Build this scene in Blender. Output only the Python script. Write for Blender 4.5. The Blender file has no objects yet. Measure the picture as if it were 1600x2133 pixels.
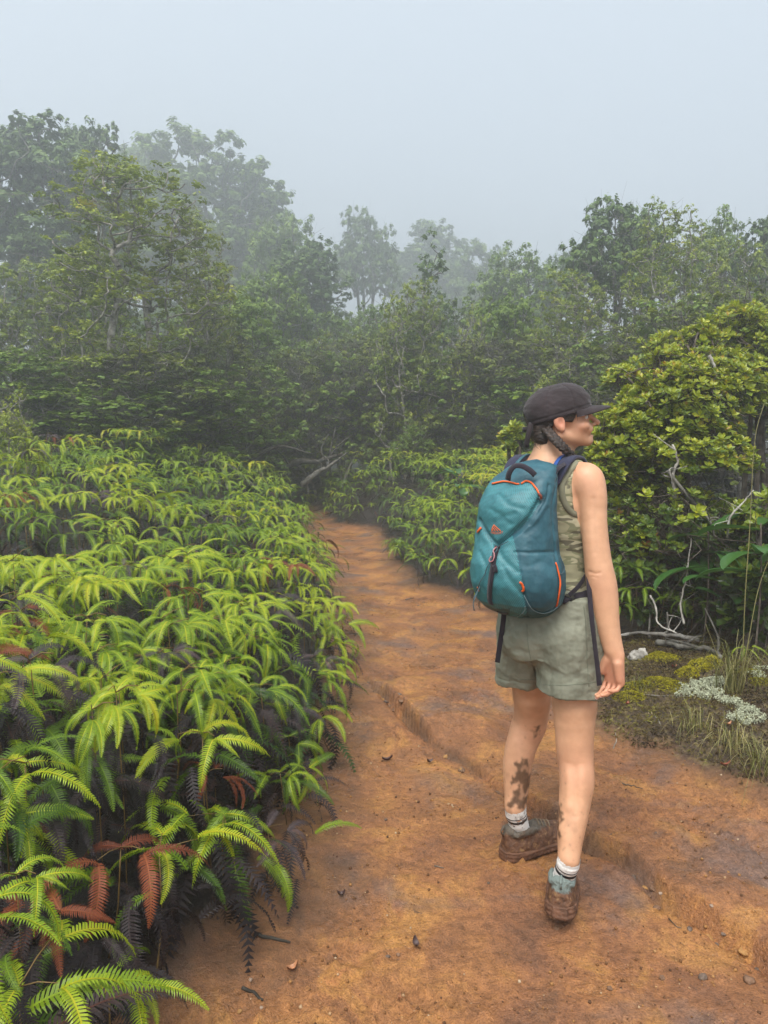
import bpy, bmesh, math, random
import numpy as np
from mathutils import Vector, Matrix
from mathutils.bvhtree import BVHTree

SC = bpy.context.scene
COL = SC.collection
rnd = random.Random(7)
R = math.radians

# ------------------------------------------------------------------ camera, sky, sun, exposure
CAM_H, PITCH, FPX = 1.5, math.atan(146.5 / 1500.0), 1500.0
cam_data = bpy.data.cameras.new('camera')
cam = bpy.data.objects.new('camera', cam_data)
COL.objects.link(cam)
cam.location = (0, 0, CAM_H)
cam.rotation_euler = (math.pi / 2 - PITCH, 0, 0)
cam_data.sensor_fit = 'VERTICAL'
cam_data.sensor_height = 24.0
cam_data.lens = 24.0 * FPX / 2133.0
cam_data.clip_start, cam_data.clip_end = 0.05, 1000
SC.camera = cam

SUN_EL, SUN_AZ = R(62), R(200)          # azimuth clockwise from +Y: high, a little behind the camera
world = bpy.data.worlds.new('World')
SC.world = world
world.use_nodes = True
wt = world.node_tree
wt.nodes.clear()
w_out = wt.nodes.new('ShaderNodeOutputWorld')
w_bg = wt.nodes.new('ShaderNodeBackground')
w_sky = wt.nodes.new('ShaderNodeTexSky')
w_sky.sky_type = 'NISHITA'
w_sky.sun_disc = False
w_sky.sun_elevation, w_sky.sun_rotation = SUN_EL, SUN_AZ
w_sky.dust_density, w_sky.air_density = 6.0, 1.5
w_mix = wt.nodes.new('ShaderNodeMix')
w_mix.data_type = 'RGBA'
w_mix.inputs[0].default_value = 0.86     # thick even cloud over most of the sky
w_mix.inputs[7].default_value = (3.85, 4.35, 4.85, 1)
wt.links.new(w_sky.outputs[0], w_mix.inputs[6])
wt.links.new(w_mix.outputs[2], w_bg.inputs[0])
w_bg.inputs[1].default_value = 0.052
wt.links.new(w_bg.outputs[0], w_out.inputs[0])

sun_data = bpy.data.lights.new('sun', 'SUN')
sun_data.energy, sun_data.angle, sun_data.color = 1.5, R(40), (1.0, 0.965, 0.91)
sun = bpy.data.objects.new('sun', sun_data)
COL.objects.link(sun)
sd = Vector((math.sin(SUN_AZ) * math.cos(SUN_EL), math.cos(SUN_AZ) * math.cos(SUN_EL), math.sin(SUN_EL)))
sun.rotation_euler = sd.to_track_quat('Z', 'Y').to_euler()
sun.location = (0, 0, 20)

vs = SC.view_settings
vs.view_transform, vs.look, vs.exposure, vs.gamma = 'Standard', 'None', 1.95, 1.0
vs.use_curve_mapping = False
cy = SC.cycles
cy.use_denoising = True
cy.max_bounces, cy.diffuse_bounces, cy.glossy_bounces = 5, 3, 2
cy.transmission_bounces, cy.volume_bounces, cy.transparent_max_bounces = 3, 1, 6
cy.caustics_reflective = cy.caustics_refractive = False
cy.sample_clamp_indirect = 4.0


# ------------------------------------------------------------------ helpers
def ray(px, py):
    u, v = (px - 800.0) / FPX, -(py - 1066.5) / FPX
    c, s = math.cos(PITCH), math.sin(PITCH)
    return np.array([u, c + v * s, -s + v * c])

def at(px, py, Y):
    """the place at distance Y along the trail that the photograph shows at this pixel"""
    d = ray(px, py)
    return np.array([0, 0, CAM_H]) + d * (Y / d[1])

def gnd(px, py, z=0.0):
    d = ray(px, py)
    return np.array([0, 0, CAM_H]) + d * ((z - CAM_H) / d[2])

def proj(P):
    P = np.asarray(P, float)
    x, y, z = P[..., 0], P[..., 1], P[..., 2] - CAM_H
    c, s = math.cos(PITCH), math.sin(PITCH)
    dep = y * c - z * s
    return np.stack([800 + FPX * x / dep, 1066.5 - FPX * (y * s + z * c) / dep, dep], -1)

def ss(a, b, x):
    t = np.clip((np.asarray(x, float) - a) / (b - a), 0, 1)
    return t * t * (3 - 2 * t)

def _hash(ix, iy, iz, seed):
    h = (ix.astype(np.int64) * 374761393 + iy.astype(np.int64) * 668265263 + iz.astype(np.int64) * 2147483647 + seed * 974711) & 0xFFFFFFFF
    h = ((h ^ (h >> 13)) * 1274126177) & 0xFFFFFFFF
    h = ((h ^ (h >> 16)) * 2246822519) & 0xFFFFFFFF
    return ((h ^ (h >> 15)) & 0xFFFF) / 65535.0

def vnoise(P, seed=0):
    """value noise 0..1 at points (N,3)"""
    P = np.asarray(P, float)
    i = np.floor(P).astype(np.int64)
    f = P - i
    f = f * f * (3 - 2 * f)
    out = np.zeros(len(P))
    for dx in (0, 1):
        wx = f[:, 0] if dx else 1 - f[:, 0]
        for dy in (0, 1):
            wy = f[:, 1] if dy else 1 - f[:, 1]
            for dz in (0, 1):
                wz = f[:, 2] if dz else 1 - f[:, 2]
                out += wx * wy * wz * _hash(i[:, 0] + dx, i[:, 1] + dy, i[:, 2] + dz, seed)
    return out

def fbm(P, octaves=4, seed=0, gain=0.5):
    P = np.asarray(P, float)
    a, tot, out = 1.0, 0.0, np.zeros(len(P))
    for o in range(octaves):
        out += a * vnoise(P * 2 ** o + 17.3 * o, seed + o)
        tot += a
        a *= gain
    return out / tot

def fbm2(x, y, octaves=4, seed=0, gain=0.5):
    x = np.atleast_1d(np.asarray(x, float)); y = np.atleast_1d(np.asarray(y, float))
    return fbm(np.stack([x.ravel(), y.ravel(), np.full(x.size, 0.37)], 1), octaves, seed, gain).reshape(x.shape)

def new_mesh(name, V, F, smooth=True, attrs=None, mats=None, midx=None):
    """V (N,3); F (M,k) array or list of such arrays (tris and quads)"""
    me = bpy.data.meshes.new(name)
    V = np.asarray(V, np.float32).reshape(-1, 3)
    Fs = [np.asarray(f, np.int32) for f in (F if isinstance(F, list) else [F]) if len(f)]
    loops = np.concatenate([f.ravel() for f in Fs])
    sizes = np.concatenate([np.full(len(f), f.shape[1], np.int32) for f in Fs])
    starts = np.concatenate([[0], np.cumsum(sizes)[:-1]]).astype(np.int32)
    me.vertices.add(len(V)); me.vertices.foreach_set('co', V.ravel())
    me.loops.add(len(loops)); me.loops.foreach_set('vertex_index', loops)
    me.polygons.add(len(sizes)); me.polygons.foreach_set('loop_start', starts)
    me.polygons.foreach_set('use_smooth', np.full(len(sizes), smooth))
    for m in (mats or []):
        me.materials.append(m)
    if midx is not None:
        me.polygons.foreach_set('material_index', np.asarray(midx, np.int32))
    for k, v in (attrs or {}).items():
        v = np.asarray(v, np.float32)
        if v.ndim == 1:
            a = me.attributes.new(k, 'FLOAT', 'POINT'); a.data.foreach_set('value', v)
        else:
            a = me.attributes.new(k, 'FLOAT_VECTOR', 'POINT'); a.data.foreach_set('vector', v.ravel())
    me.update(calc_edges=True)
    return me

def obj(name, me, parent=None, loc=None, rot=None, scale=None):
    o = bpy.data.objects.new(name, me)
    COL.objects.link(o)
    if parent is not None:
        o.parent = parent
    if loc is not None:
        o.location = loc
    if rot is not None:
        o.rotation_euler = rot
    if scale is not None:
        o.scale = (scale,) * 3 if np.isscalar(scale) else scale
    return o

def tag(o, label, cat, group=None, kind=None):
    o['label'] = label
    if cat: o['category'] = cat
    if group: o['group'] = group
    if kind: o['kind'] = kind
    return o

class Soup:
    """collects vertices, faces and per-vertex attributes for one mesh"""
    def __init__(s):
        s.V, s.T, s.Q, s.A, s.n = [], [], [], [], 0
    def add(s, V, T=None, Q=None, a=0.0):
        V = np.asarray(V, float).reshape(-1, 3)
        s.V.append(V)
        if T is not None and len(T): s.T.append(np.asarray(T, int) + s.n)
        if Q is not None and len(Q): s.Q.append(np.asarray(Q, int) + s.n)
        s.A.append(np.full(len(V), a) if np.isscalar(a) else np.asarray(a, float))
        s.n += len(V)
    def many(s, V, T, M, off, a):
        """stamp one shape (V,T) with matrices M (K,3,3), offsets (K,3), attribute (K,)"""
        K = len(M)
        if not K: return
        W = np.einsum('kij,vj->kvi', M, V) + off[:, None, :]
        TT = T[None] + (np.arange(K) * len(V))[:, None, None]
        s.add(W.reshape(-1, 3), T=TT.reshape(-1, T.shape[1]) if T.shape[1] == 3 else None,
              Q=TT.reshape(-1, 4) if T.shape[1] == 4 else None, a=np.repeat(a, len(V)))
    def tube(s, pts, rad, sides=6, a=0.0, cap=True, flat=None):
        V, Q, T = tube_geo(pts, rad, sides, cap)
        s.add(V, T=T, Q=Q, a=a)
    def mesh(s, name, mats, smooth=True, attr='tint'):
        F = []
        if s.T: F.append(np.concatenate(s.T))
        if s.Q: F.append(np.concatenate(s.Q))
        return new_mesh(name, np.concatenate(s.V), F, smooth, {attr: np.concatenate(s.A)}, mats)

def tube_geo(pts, rad, sides=6, cap=True):
    P = np.asarray(pts, float)
    n = len(P)
    r = np.full(n, rad) if np.isscalar(rad) else np.asarray(rad, float)
    D = np.gradient(P, axis=0)
    D /= np.linalg.norm(D, axis=1)[:, None] + 1e-12
    up = np.array([0, 0, 1.0]) if abs(D[0][2]) < 0.9 else np.array([1.0, 0, 0])
    V = np.zeros((n, sides, 3))
    for i in range(n):
        a = up - D[i] * up.dot(D[i]); a /= np.linalg.norm(a) + 1e-12
        b = np.cross(D[i], a); up = a
        for k in range(sides):
            t = 2 * math.pi * k / sides
            V[i, k] = P[i] + r[i] * (math.cos(t) * a + math.sin(t) * b)
    Q = [[i * sides + k, i * sides + (k + 1) % sides, (i + 1) * sides + (k + 1) % sides, (i + 1) * sides + k]
         for i in range(n - 1) for k in range(sides)]
    V = V.reshape(-1, 3); T = []
    if cap:
        V = np.concatenate([V, [P[0], P[-1]]])
        T = [[n * sides, (k + 1) % sides, k] for k in range(sides)]
        b0 = (n - 1) * sides
        T += [[n * sides + 1, b0 + k, b0 + (k + 1) % sides] for k in range(sides)]
    return V, np.array(Q), np.array(T)

def spline(pts, n):
    """Catmull-Rom through pts, n samples"""
    P = np.asarray(pts, float)
    if len(P) == 2:
        t = np.linspace(0, 1, n)[:, None]
        return P[0] * (1 - t) + P[1] * t
    Q = np.vstack([2 * P[0] - P[1], P, 2 * P[-1] - P[-2]])
    out = []
    for t in np.linspace(0, len(P) - 1 - 1e-9, n):
        i = int(t); f = t - i
        a, b, c, d = Q[i], Q[i + 1], Q[i + 2], Q[i + 3]
        out.append(0.5 * (2 * b + (c - a) * f + (2 * a - 5 * b + 4 * c - d) * f * f + (3 * b - 3 * c + d - a) * f ** 3))
    return np.array(out)

def rand_rot(n, rg):
    """random rotation matrices (n,3,3)"""
    q = rg.normal(size=(n, 4)); q /= np.linalg.norm(q, axis=1)[:, None]
    w, x, y, z = q.T
    return np.stack([np.stack([1 - 2 * (y * y + z * z), 2 * (x * y - z * w), 2 * (x * z + y * w)], -1),
                     np.stack([2 * (x * y + z * w), 1 - 2 * (x * x + z * z), 2 * (y * z - x * w)], -1),
                     np.stack([2 * (x * z - y * w), 2 * (y * z + x * w), 1 - 2 * (x * x + y * y)], -1)], 1)

def frames(X, Nrm):
    """matrices whose columns are x-axis X, y, z-axis ~Nrm (K,3)"""
    X = X / (np.linalg.norm(X, axis=1)[:, None] + 1e-12)
    Y = np.cross(Nrm, X); Y /= np.linalg.norm(Y, axis=1)[:, None] + 1e-12
    Z = np.cross(X, Y)
    return np.stack([X, Y, Z], -1)


def rotz(a):
    c, s = math.cos(a), math.sin(a)
    return np.array([[c, -s, 0], [s, c, 0], [0, 0, 1.0]])
def roty(a):
    c, s = math.cos(a), math.sin(a)
    return np.array([[c, 0, s], [0, 1, 0], [-s, 0, c]])
def rotx(a):
    c, s = math.cos(a), math.sin(a)
    return np.array([[1, 0, 0], [0, c, -s], [0, s, c]])


# ------------------------------------------------------------------ materials
def mat_base(name, rough=0.6, spec=0.4):
    m = bpy.data.materials.new(name)
    m.use_nodes = True
    nt = m.node_tree
    b = nt.nodes['Principled BSDF']
    b.inputs['Roughness'].default_value = rough
    b.inputs['Specular IOR Level'].default_value = spec
    return m, nt, b

def N(nt, t, **kw):
    n = nt.nodes.new('ShaderNode' + t)
    for k, v in kw.items():
        setattr(n, k, v)
    return n

def ramp(nt, fac, stops):
    r = N(nt, 'ValToRGB')
    els = r.color_ramp.elements
    while len(els) < len(stops): els.new(0.5)
    for e, (p, c) in zip(els, stops):
        e.position = p; e.color = (*c, 1) if len(c) == 3 else c
    if fac is not None: nt.links.new(fac, r.inputs[0])
    return r.outputs[0]

def mixc(nt, fac, a, b, mode='MIX'):
    m = N(nt, 'Mix', data_type='RGBA', blend_type=mode)
    for i, v in ((0, fac), (6, a), (7, b)):
        if hasattr(v, 'is_output'): nt.links.new(v, m.inputs[i])
        elif i == 0: m.inputs[0].default_value = v
        else: m.inputs[i].default_value = (*v, 1)
    return m.outputs[2]

def math_n(nt, op, a, b=None, clamp=False):
    m = N(nt, 'Math', operation=op, use_clamp=clamp)
    for i, v in ((0, a), (1, b)):
        if v is None: continue
        if hasattr(v, 'is_output'): nt.links.new(v, m.inputs[i])
        else: m.inputs[i].default_value = v
    return m.outputs[0]

def noise(nt, scale, detail=4, rough=0.55, co=None, dist=0.0):
    n = N(nt, 'TexNoise')
    n.inputs['Scale'].default_value, n.inputs['Detail'].default_value = scale, detail
    n.inputs['Roughness'].default_value, n.inputs['Distortion'].default_value = rough, dist
    if co is None:
        co = N(nt, 'NewGeometry').outputs['Position']
    nt.links.new(co, n.inputs['Vector'])
    return n.outputs['Fac']

def attr(nt, name):
    a = N(nt, 'Attribute'); a.attribute_name = name
    return a.outputs['Fac']

def bump(nt, bsdf, h, strength=0.5, dist=0.01):
    b = N(nt, 'Bump')
    b.inputs['Strength'].default_value, b.inputs['Distance'].default_value = strength, dist
    nt.links.new(h, b.inputs['Height'])
    nt.links.new(b.outputs[0], bsdf.inputs['Normal'])

def leaf_mat(name, stops, rough=0.45, transl=0.35, spec=0.35, use_obj=False, spread=0.35, vein=None):
    """leaf colours along a ramp: per-vertex tint plus, for copied objects, the object's own random number"""
    m, nt, b = mat_base(name, rough, spec)
    f = attr(nt, 'tint')
    if use_obj:
        oi = N(nt, 'ObjectInfo')
        f = math_n(nt, 'ADD', math_n(nt, 'MULTIPLY', oi.outputs['Random'], 1 - spread), math_n(nt, 'MULTIPLY', f, spread))
    n = noise(nt, 9.0, 2)
    f = math_n(nt, 'ADD', f, math_n(nt, 'MULTIPLY', math_n(nt, 'SUBTRACT', n, 0.5), 0.25), True)
    c = ramp(nt, f, stops)
    nt.links.new(c, b.inputs['Base Color'])
    if transl:
        tr = N(nt, 'BsdfTranslucent')
        nt.links.new(mixc(nt, 1.0, c, (1.0, 1.0, 0.55), 'MULTIPLY'), tr.inputs[0])
        mx = N(nt, 'MixShader'); mx.inputs[0].default_value = transl
        nt.links.new(b.outputs[0], mx.inputs[1]); nt.links.new(tr.outputs[0], mx.inputs[2])
        nt.links.new(mx.outputs[0], nt.nodes['Material Output'].inputs[0])
    return m

def bark_mat(name, a, b_, rough=0.8):
    m, nt, b = mat_base(name, rough, 0.2)
    n = noise(nt, 14, 5)
    nt.links.new(ramp(nt, n, [(0.35, a), (0.65, b_)]), b.inputs['Base Color'])
    bump(nt, b, noise(nt, 60, 4), 0.6, 0.01)
    return m

def plain_mat(name, col, rough=0.6, spec=0.4, var=0.25, scale=20, bmp=0.0, bscale=200):
    m, nt, b = mat_base(name, rough, spec)
    n = noise(nt, scale, 4)
    lo = tuple(c * (1 - var) for c in col); hi = tuple(min(1, c * (1 + var)) for c in col)
    nt.links.new(ramp(nt, n, [(0.3, lo), (0.7, hi)]), b.inputs['Base Color'])
    if bmp: bump(nt, b, noise(nt, bscale, 3), bmp, 0.003)
    return m
# ------------------------------------------------------------------ ground: one sheet, red-earth trail trodden through it
LEFT = np.array([(-0.75, -3), (-0.55, 0.8), (-0.56, 1.6), (-0.46, 1.95), (-0.30, 2.35), (-0.27, 3.2), (-0.21, 4.4), (-0.43, 6.7), (-0.8, 9), (-1.3, 12.5), (-1.82, 16), (-2.6, 18), (-4.4, 20), (-9, 22)])
RIGHT = np.array([(2.3, -3), (2.25, 0.8), (2.0, 2.2), (1.63, 2.92), (1.42, 3.2), (1.12, 3.45), (1.12, 3.9), (1.10, 5.3), (0.98, 6.3), (0.7, 6.95), (0.3, 7.45), (0.16, 8.6), (-0.05, 11.6), (-0.25, 12.5), (-0.95, 13.2), (-1.55, 16), (-2.0, 17.5), (-4.0, 19.4), (-9, 21.2)])
LEDGE = np.array([(-0.22, 4.75), (-0.19, 4.58), (0.0, 4.22), (0.12, 3.86), (0.243, 3.517), (0.443, 3.194), (0.52, 3.0), (0.62, 2.78), (0.763, 2.59), (0.871, 2.479), (0.942, 2.22), (1.083, 2.059), (1.13, 1.94), (1.3, 1.75), (1.75, 1.45)])

def edge_x(E, y):
    return np.interp(y, E[:, 1], E[:, 0])

def poly_sd(L, x, y):
    """signed distance to polyline L; positive on its +x+y side"""
    best = np.full(x.shape, 1e9); sg = np.ones(x.shape)
    for (ax, ay), (bx, by) in zip(L[:-1], L[1:]):
        dx, dy = bx - ax, by - ay
        t = np.clip(((x - ax) * dx + (y - ay) * dy) / (dx * dx + dy * dy), 0, 1)
        qx, qy = x - ax - t * dx, y - ay - t * dy
        d = np.hypot(qx, qy)
        c = np.where((dx * qy - dy * qx) > 0, 1.0, -1.0)
        m = d < best
        best = np.where(m, d, best); sg = np.where(m, c, sg)
    return best * sg

def terrain(x, y, fine=False):
    """height, and how far (m) a place lies outside the trail to its left / right"""
    x = np.asarray(x, float); y = np.asarray(y, float)
    wob = 0.10 * (fbm2(x * 0 + 3.1, y * 2.3, 3, 5) - 0.5) * 2 + 0.06 * (fbm2(x * 3, y * 6, 2, 8) - 0.5) * 2
    wob = wob.reshape(x.shape)
    sl = edge_x(LEFT, y) + wob - x
    sr = x - edge_x(RIGHT, y) - wob
    h = 0.16 * ss(-0.05, 0.55, sl) + 0.30 * ss(0.3, 3.0, sl) + 0.055 * np.clip(y - 2, 0, 9) * ss(0.0, 2.0, sl)
    h += 0.05 * ss(-0.05, 0.3, sr) + 0.12 * ss(0.2, 1.5, sr) + 0.075 * np.clip(y - 5.5, 0, 6.5) * ss(0.0, 1.8, sr)
    h += 0.07 * (fbm2(x * 0.55, y * 0.55, 3, 2).reshape(x.shape) - 0.5)
    on = (1 - ss(-0.05, 0.15, sl)) * (1 - ss(-0.05, 0.2, sr))
    h -= 0.035 * on * ss(0.0, 0.45, np.minimum(-sl, -sr))
    return h, sl, sr

def ground_h(x, y):
    """full-detail trail and verge height"""
    shp = np.shape(x)
    x = np.atleast_1d(np.asarray(x, float)).ravel(); y = np.atleast_1d(np.asarray(y, float)).ravel()
    h, sl, sr = terrain(x, y)
    on = (1 - ss(-0.05, 0.15, sl)) * (1 - ss(-0.05, 0.2, sr))
    w = 0.03 * (fbm2(x * 7, y * 7, 3, 21) - 0.5) * 2 + 0.012 * (fbm2(x * 28, y * 28, 2, 22) - 0.5) * 2
    d = poly_sd(LEDGE, x, y) + w
    amp = np.interp(y, [1.4, 2.0, 2.6, 3.6, 4.6, 5.0], [0.04, 0.07, 0.07, 0.085, 0.06, 0.0]) * np.clip(2.6 * fbm2(x * 2.6, y * 2.6, 3, 24) - 0.5, 0.3, 1.2)
    h = h + amp * (ss(-0.004, 0.016, d) * (1 - 0.75 * ss(0.1, 0.7, d)) - 0.4 * np.exp(-((d + 0.012) / 0.014) ** 2))
    near = 1 - ss(3.4, 6.5, y)
    lump = fbm2(x * 5, y * 5, 4, 31) - 0.5
    rg = 1 - np.abs(2 * fbm2(x * 13, y * 19, 3, 33) - 1)
    clod = fbm2(x * 42, y * 42, 2, 35)
    rough = 0.4 + 1.2 * ss(0.4, 0.65, fbm2(x * 1.7, y * 1.7, 3, 37))
    h = h + on * (0.050 * lump * (0.2 + 0.8 * (1 - ss(3.0, 5.5, y))) + near * rough * (0.016 * (rg - 0.7) + 0.015 * ss(0.5, 0.85, clod)))
    h = h + (1 - on) * 0.05 * (fbm2(x * 6, y * 6, 4, 41) - 0.5)
    return h.reshape(shp), sl.reshape(shp), sr.reshape(shp)

def _axis(segs):
    out = []
    for a, b, s0, s1 in segs:
        p = a
        while p < b - 1e-6:
            out.append(p); p += s0 + (s1 - s0) * (p - a) / (b - a)
    out.append(segs[-1][1])
    return np.array(out)

gx = _axis([(-150, -12, 14, 3), (-12, -3, 0.8, 0.15), (-3, -0.8, 0.12, 0.03), (-0.8, 2.1, 0.014, 0.014), (2.1, 4, 0.03, 0.15), (4, 12, 0.15, 0.8), (12, 150, 3, 14)])
gy = _axis([(-30, 0, 4, 0.5), (0, 1.5, 0.1, 0.02), (1.5, 3.6, 0.013, 0.013), (3.6, 8, 0.014, 0.05), (8, 22, 0.05, 0.3), (22, 60, 0.6, 3), (60, 200, 5, 20)])
GX, GY = np.meshgrid(gx, gy)
GZ, SL, SR = ground_h(GX, GY)
nx, ny = len(gx), len(gy)
idx = np.arange(nx * ny).reshape(ny, nx)
GF = np.stack([idx[:-1, :-1], idx[:-1, 1:], idx[1:, 1:], idx[1:, :-1]], -1).reshape(-1, 4)
edge_n = (fbm2(GX * 5, GY * 5, 4, 51) - 0.5) * 0.28
trail = (1 - ss(0.05, 0.2, SL + edge_n * 0.6)) * (1 - ss(-0.06, 0.16, SR + edge_n))

def ground_mat():
    m, nt, b = mat_base('red_earth', 0.62, 0.35)
    pos = N(nt, 'NewGeometry').outputs['Position']
    big = noise(nt, 0.9, 4, 0.6, pos, 0.5)
    med = noise(nt, 3.6, 5, 0.62, pos, 0.6)
    fin = noise(nt, 38, 5, 0.7, pos)
    grit = noise(nt, 170, 3, 0.7, pos)
    c1 = ramp(nt, big, [(0.34, (0.205, 0.092, 0.037)), (0.46, (0.265, 0.113, 0.040)), (0.56, (0.325, 0.150, 0.044)), (0.68, (0.30, 0.112, 0.043))])
    c2 = ramp(nt, med, [(0.30, (0.085, 0.048, 0.030)), (0.42, (0.20, 0.088, 0.037)), (0.53, (0.30, 0.130, 0.042)), (0.62, (0.42, 0.205, 0.048)), (0.72, (0.38, 0.140, 0.055))])
    c = mixc(nt, 0.62, c1, c2)
    grey = noise(nt, 2.1, 4, 0.6, N(nt, 'Mapping').outputs[0], 0.4)
    mp = grey.node.inputs['Vector'].links[0].from_node
    nt.links.new(pos, mp.inputs[0]); mp.inputs['Location'].default_value = (11, 4, 2)
    c = mixc(nt, math_n(nt, 'MULTIPLY', ramp(nt, grey, [(0.53, (0, 0, 0)), (0.66, (1, 1, 1))]), 0.75), c, (0.135, 0.092, 0.068))
    gf = ramp(nt, fin, [(0.3, (0.55, 0.53, 0.5)), (0.5, (1, 1, 1)), (0.72, (1.35, 1.35, 1.3))])
    c = mixc(nt, 0.9, c, gf, 'MULTIPLY')
    gg = ramp(nt, grit, [(0.33, (0.62, 0.6, 0.58)), (0.5, (1, 1, 1)), (0.68, (1.35, 1.35, 1.3))])
    c = mixc(nt, 0.9, c, gg, 'MULTIPLY')
    # crumbs of dark rotten leaf
    dk = ramp(nt, noise(nt, 22, 2, 0.5, pos, 1.0), [(0.71, (0, 0, 0)), (0.76, (1, 1, 1))])
    c = mixc(nt, math_n(nt, 'MULTIPLY', dk, 0.65), c, (0.055, 0.034, 0.024))
    # darker hem along the trail edges, shade painted along the ledge, leaf mould beyond
    c = mixc(nt, attr(nt, 'edge_dark'), c, (0.10, 0.058, 0.030))
    mould = ramp(nt, noise(nt, 26, 5, 0.7, pos), [(0.3, (0.02, 0.015, 0.010)), (0.5, (0.07, 0.048, 0.026)), (0.62, (0.16, 0.12, 0.045)), (0.75, (0.15, 0.14, 0.03))])
    mould = mixc(nt, attr(nt, 'humus_shade'), mould, (0.014, 0.011, 0.009))  # black humus, kept near black so hollows under the ferns look shaded
    tr = attr(nt, 'trail')
    c = mixc(nt, tr, mould, c)
    c = mixc(nt, 1.0, c, (1.02, 1.02, 1.18), 'MULTIPLY')
    nt.links.new(c, b.inputs['Base Color'])
    rg = ramp(nt, noise(nt, 2.6, 4, 0.6, pos), [(0.38, (0.22,) * 3), (0.64, (0.62,) * 3)])
    nt.links.new(rg, b.inputs['Roughness'])
    hgt = math_n(nt, 'ADD', math_n(nt, 'MULTIPLY', fin, 1.0), math_n(nt, 'MULTIPLY', grit, 0.55))
    bump(nt, b, hgt, 0.85, 0.015)
    return m

edge_dark = np.clip(0.55 * (1 - ss(0.0, 0.35, -SL + edge_n * 0.7)) + 0.5 * (1 - ss(0.0, 0.25, -SR + edge_n * 0.8)), 0, 0.75)
ld = poly_sd(LEDGE, GX.ravel(), GY.ravel()).reshape(GX.shape) + 0.03 * (fbm2(GX * 7, GY * 7, 3, 21) - 0.5) * 2
edge_dark = np.maximum(edge_dark, 0.85 * np.exp(-((ld + 0.004) / 0.018) ** 2) * ss(0.35, 0.6, fbm2(GX * 4, GY * 4, 2, 77)) * (GY < 4.9))  # ledge foot darkened as well: its shade is painted into the colour
g = obj('ground', new_mesh('ground', np.stack([GX, GY, GZ], -1), GF, True, {'trail': trail.ravel(), 'edge_dark': edge_dark.ravel(), 'humus_shade': (np.maximum(ss(0.0, 0.2, SL), ss(5.0, 6.0, GY)) * 0.95).ravel()}, [ground_mat()]))
tag(g, 'wet red earth trail with a crumbling ledge winding between ferns into forest', None, kind='structure')
_gd = (gx, gy, GZ)

def gz(x, y):
    """height of the ground sheet"""
    i = int(np.clip(np.searchsorted(gx, x) - 1, 0, nx - 2)); j = int(np.clip(np.searchsorted(gy, y) - 1, 0, ny - 2))
    u = (x - gx[i]) / (gx[i + 1] - gx[i]); v = (y - gy[j]) / (gy[j + 1] - gy[j])
    return float((GZ[j, i] * (1 - u) + GZ[j, i + 1] * u) * (1 - v) + (GZ[j + 1, i] * (1 - u) + GZ[j + 1, i + 1] * u) * v)
# ------------------------------------------------------------------ ferns
FERN_STOPS = [(0.0, (0.026, 0.060, 0.012)), (0.3, (0.085, 0.165, 0.013)), (0.6, (0.22, 0.33, 0.016)), (0.88, (0.36, 0.45, 0.02)), (1.0, (0.50, 0.47, 0.022))]
M_FERN = leaf_mat('fern_green', FERN_STOPS, 0.42, 0.38, 0.4, use_obj=True, spread=0.8)
M_FERN_S = leaf_mat('fern_green_mass', FERN_STOPS, 0.42, 0.38, 0.4)
DEAD_STOPS = [(0.0, (0.010, 0.008, 0.009)), (0.5, (0.030, 0.022, 0.025)), (0.85, (0.065, 0.046, 0.046)), (1.0, (0.12, 0.045, 0.03))]
M_DEAD = leaf_mat('fern_withered_shade', [(p, tuple(0.75 * v for v in c)) for p, c in DEAD_STOPS], 0.6, 0.1, 0.3)  # hanging fronds' copy, darkened so the gaps below the ferns read as shade
M_DEADO = leaf_mat('fern_withered_purple', [(p, tuple(1.3 * v for v in c)) for p, c in DEAD_STOPS], 0.6, 0.1, 0.3, use_obj=True)
M_RUST = leaf_mat('fern_rust', [(0, (0.10, 0.026, 0.012)), (0.6, (0.20, 0.052, 0.022)), (1, (0.28, 0.09, 0.03))], 0.6, 0.2, 0.3, use_obj=True)
M_STALK = plain_mat('fern_stalk', (0.16, 0.10, 0.03), 0.5, 0.4)
M_STALKD = plain_mat('dry_stalk', (0.05, 0.03, 0.022), 0.7, 0.3)

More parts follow.
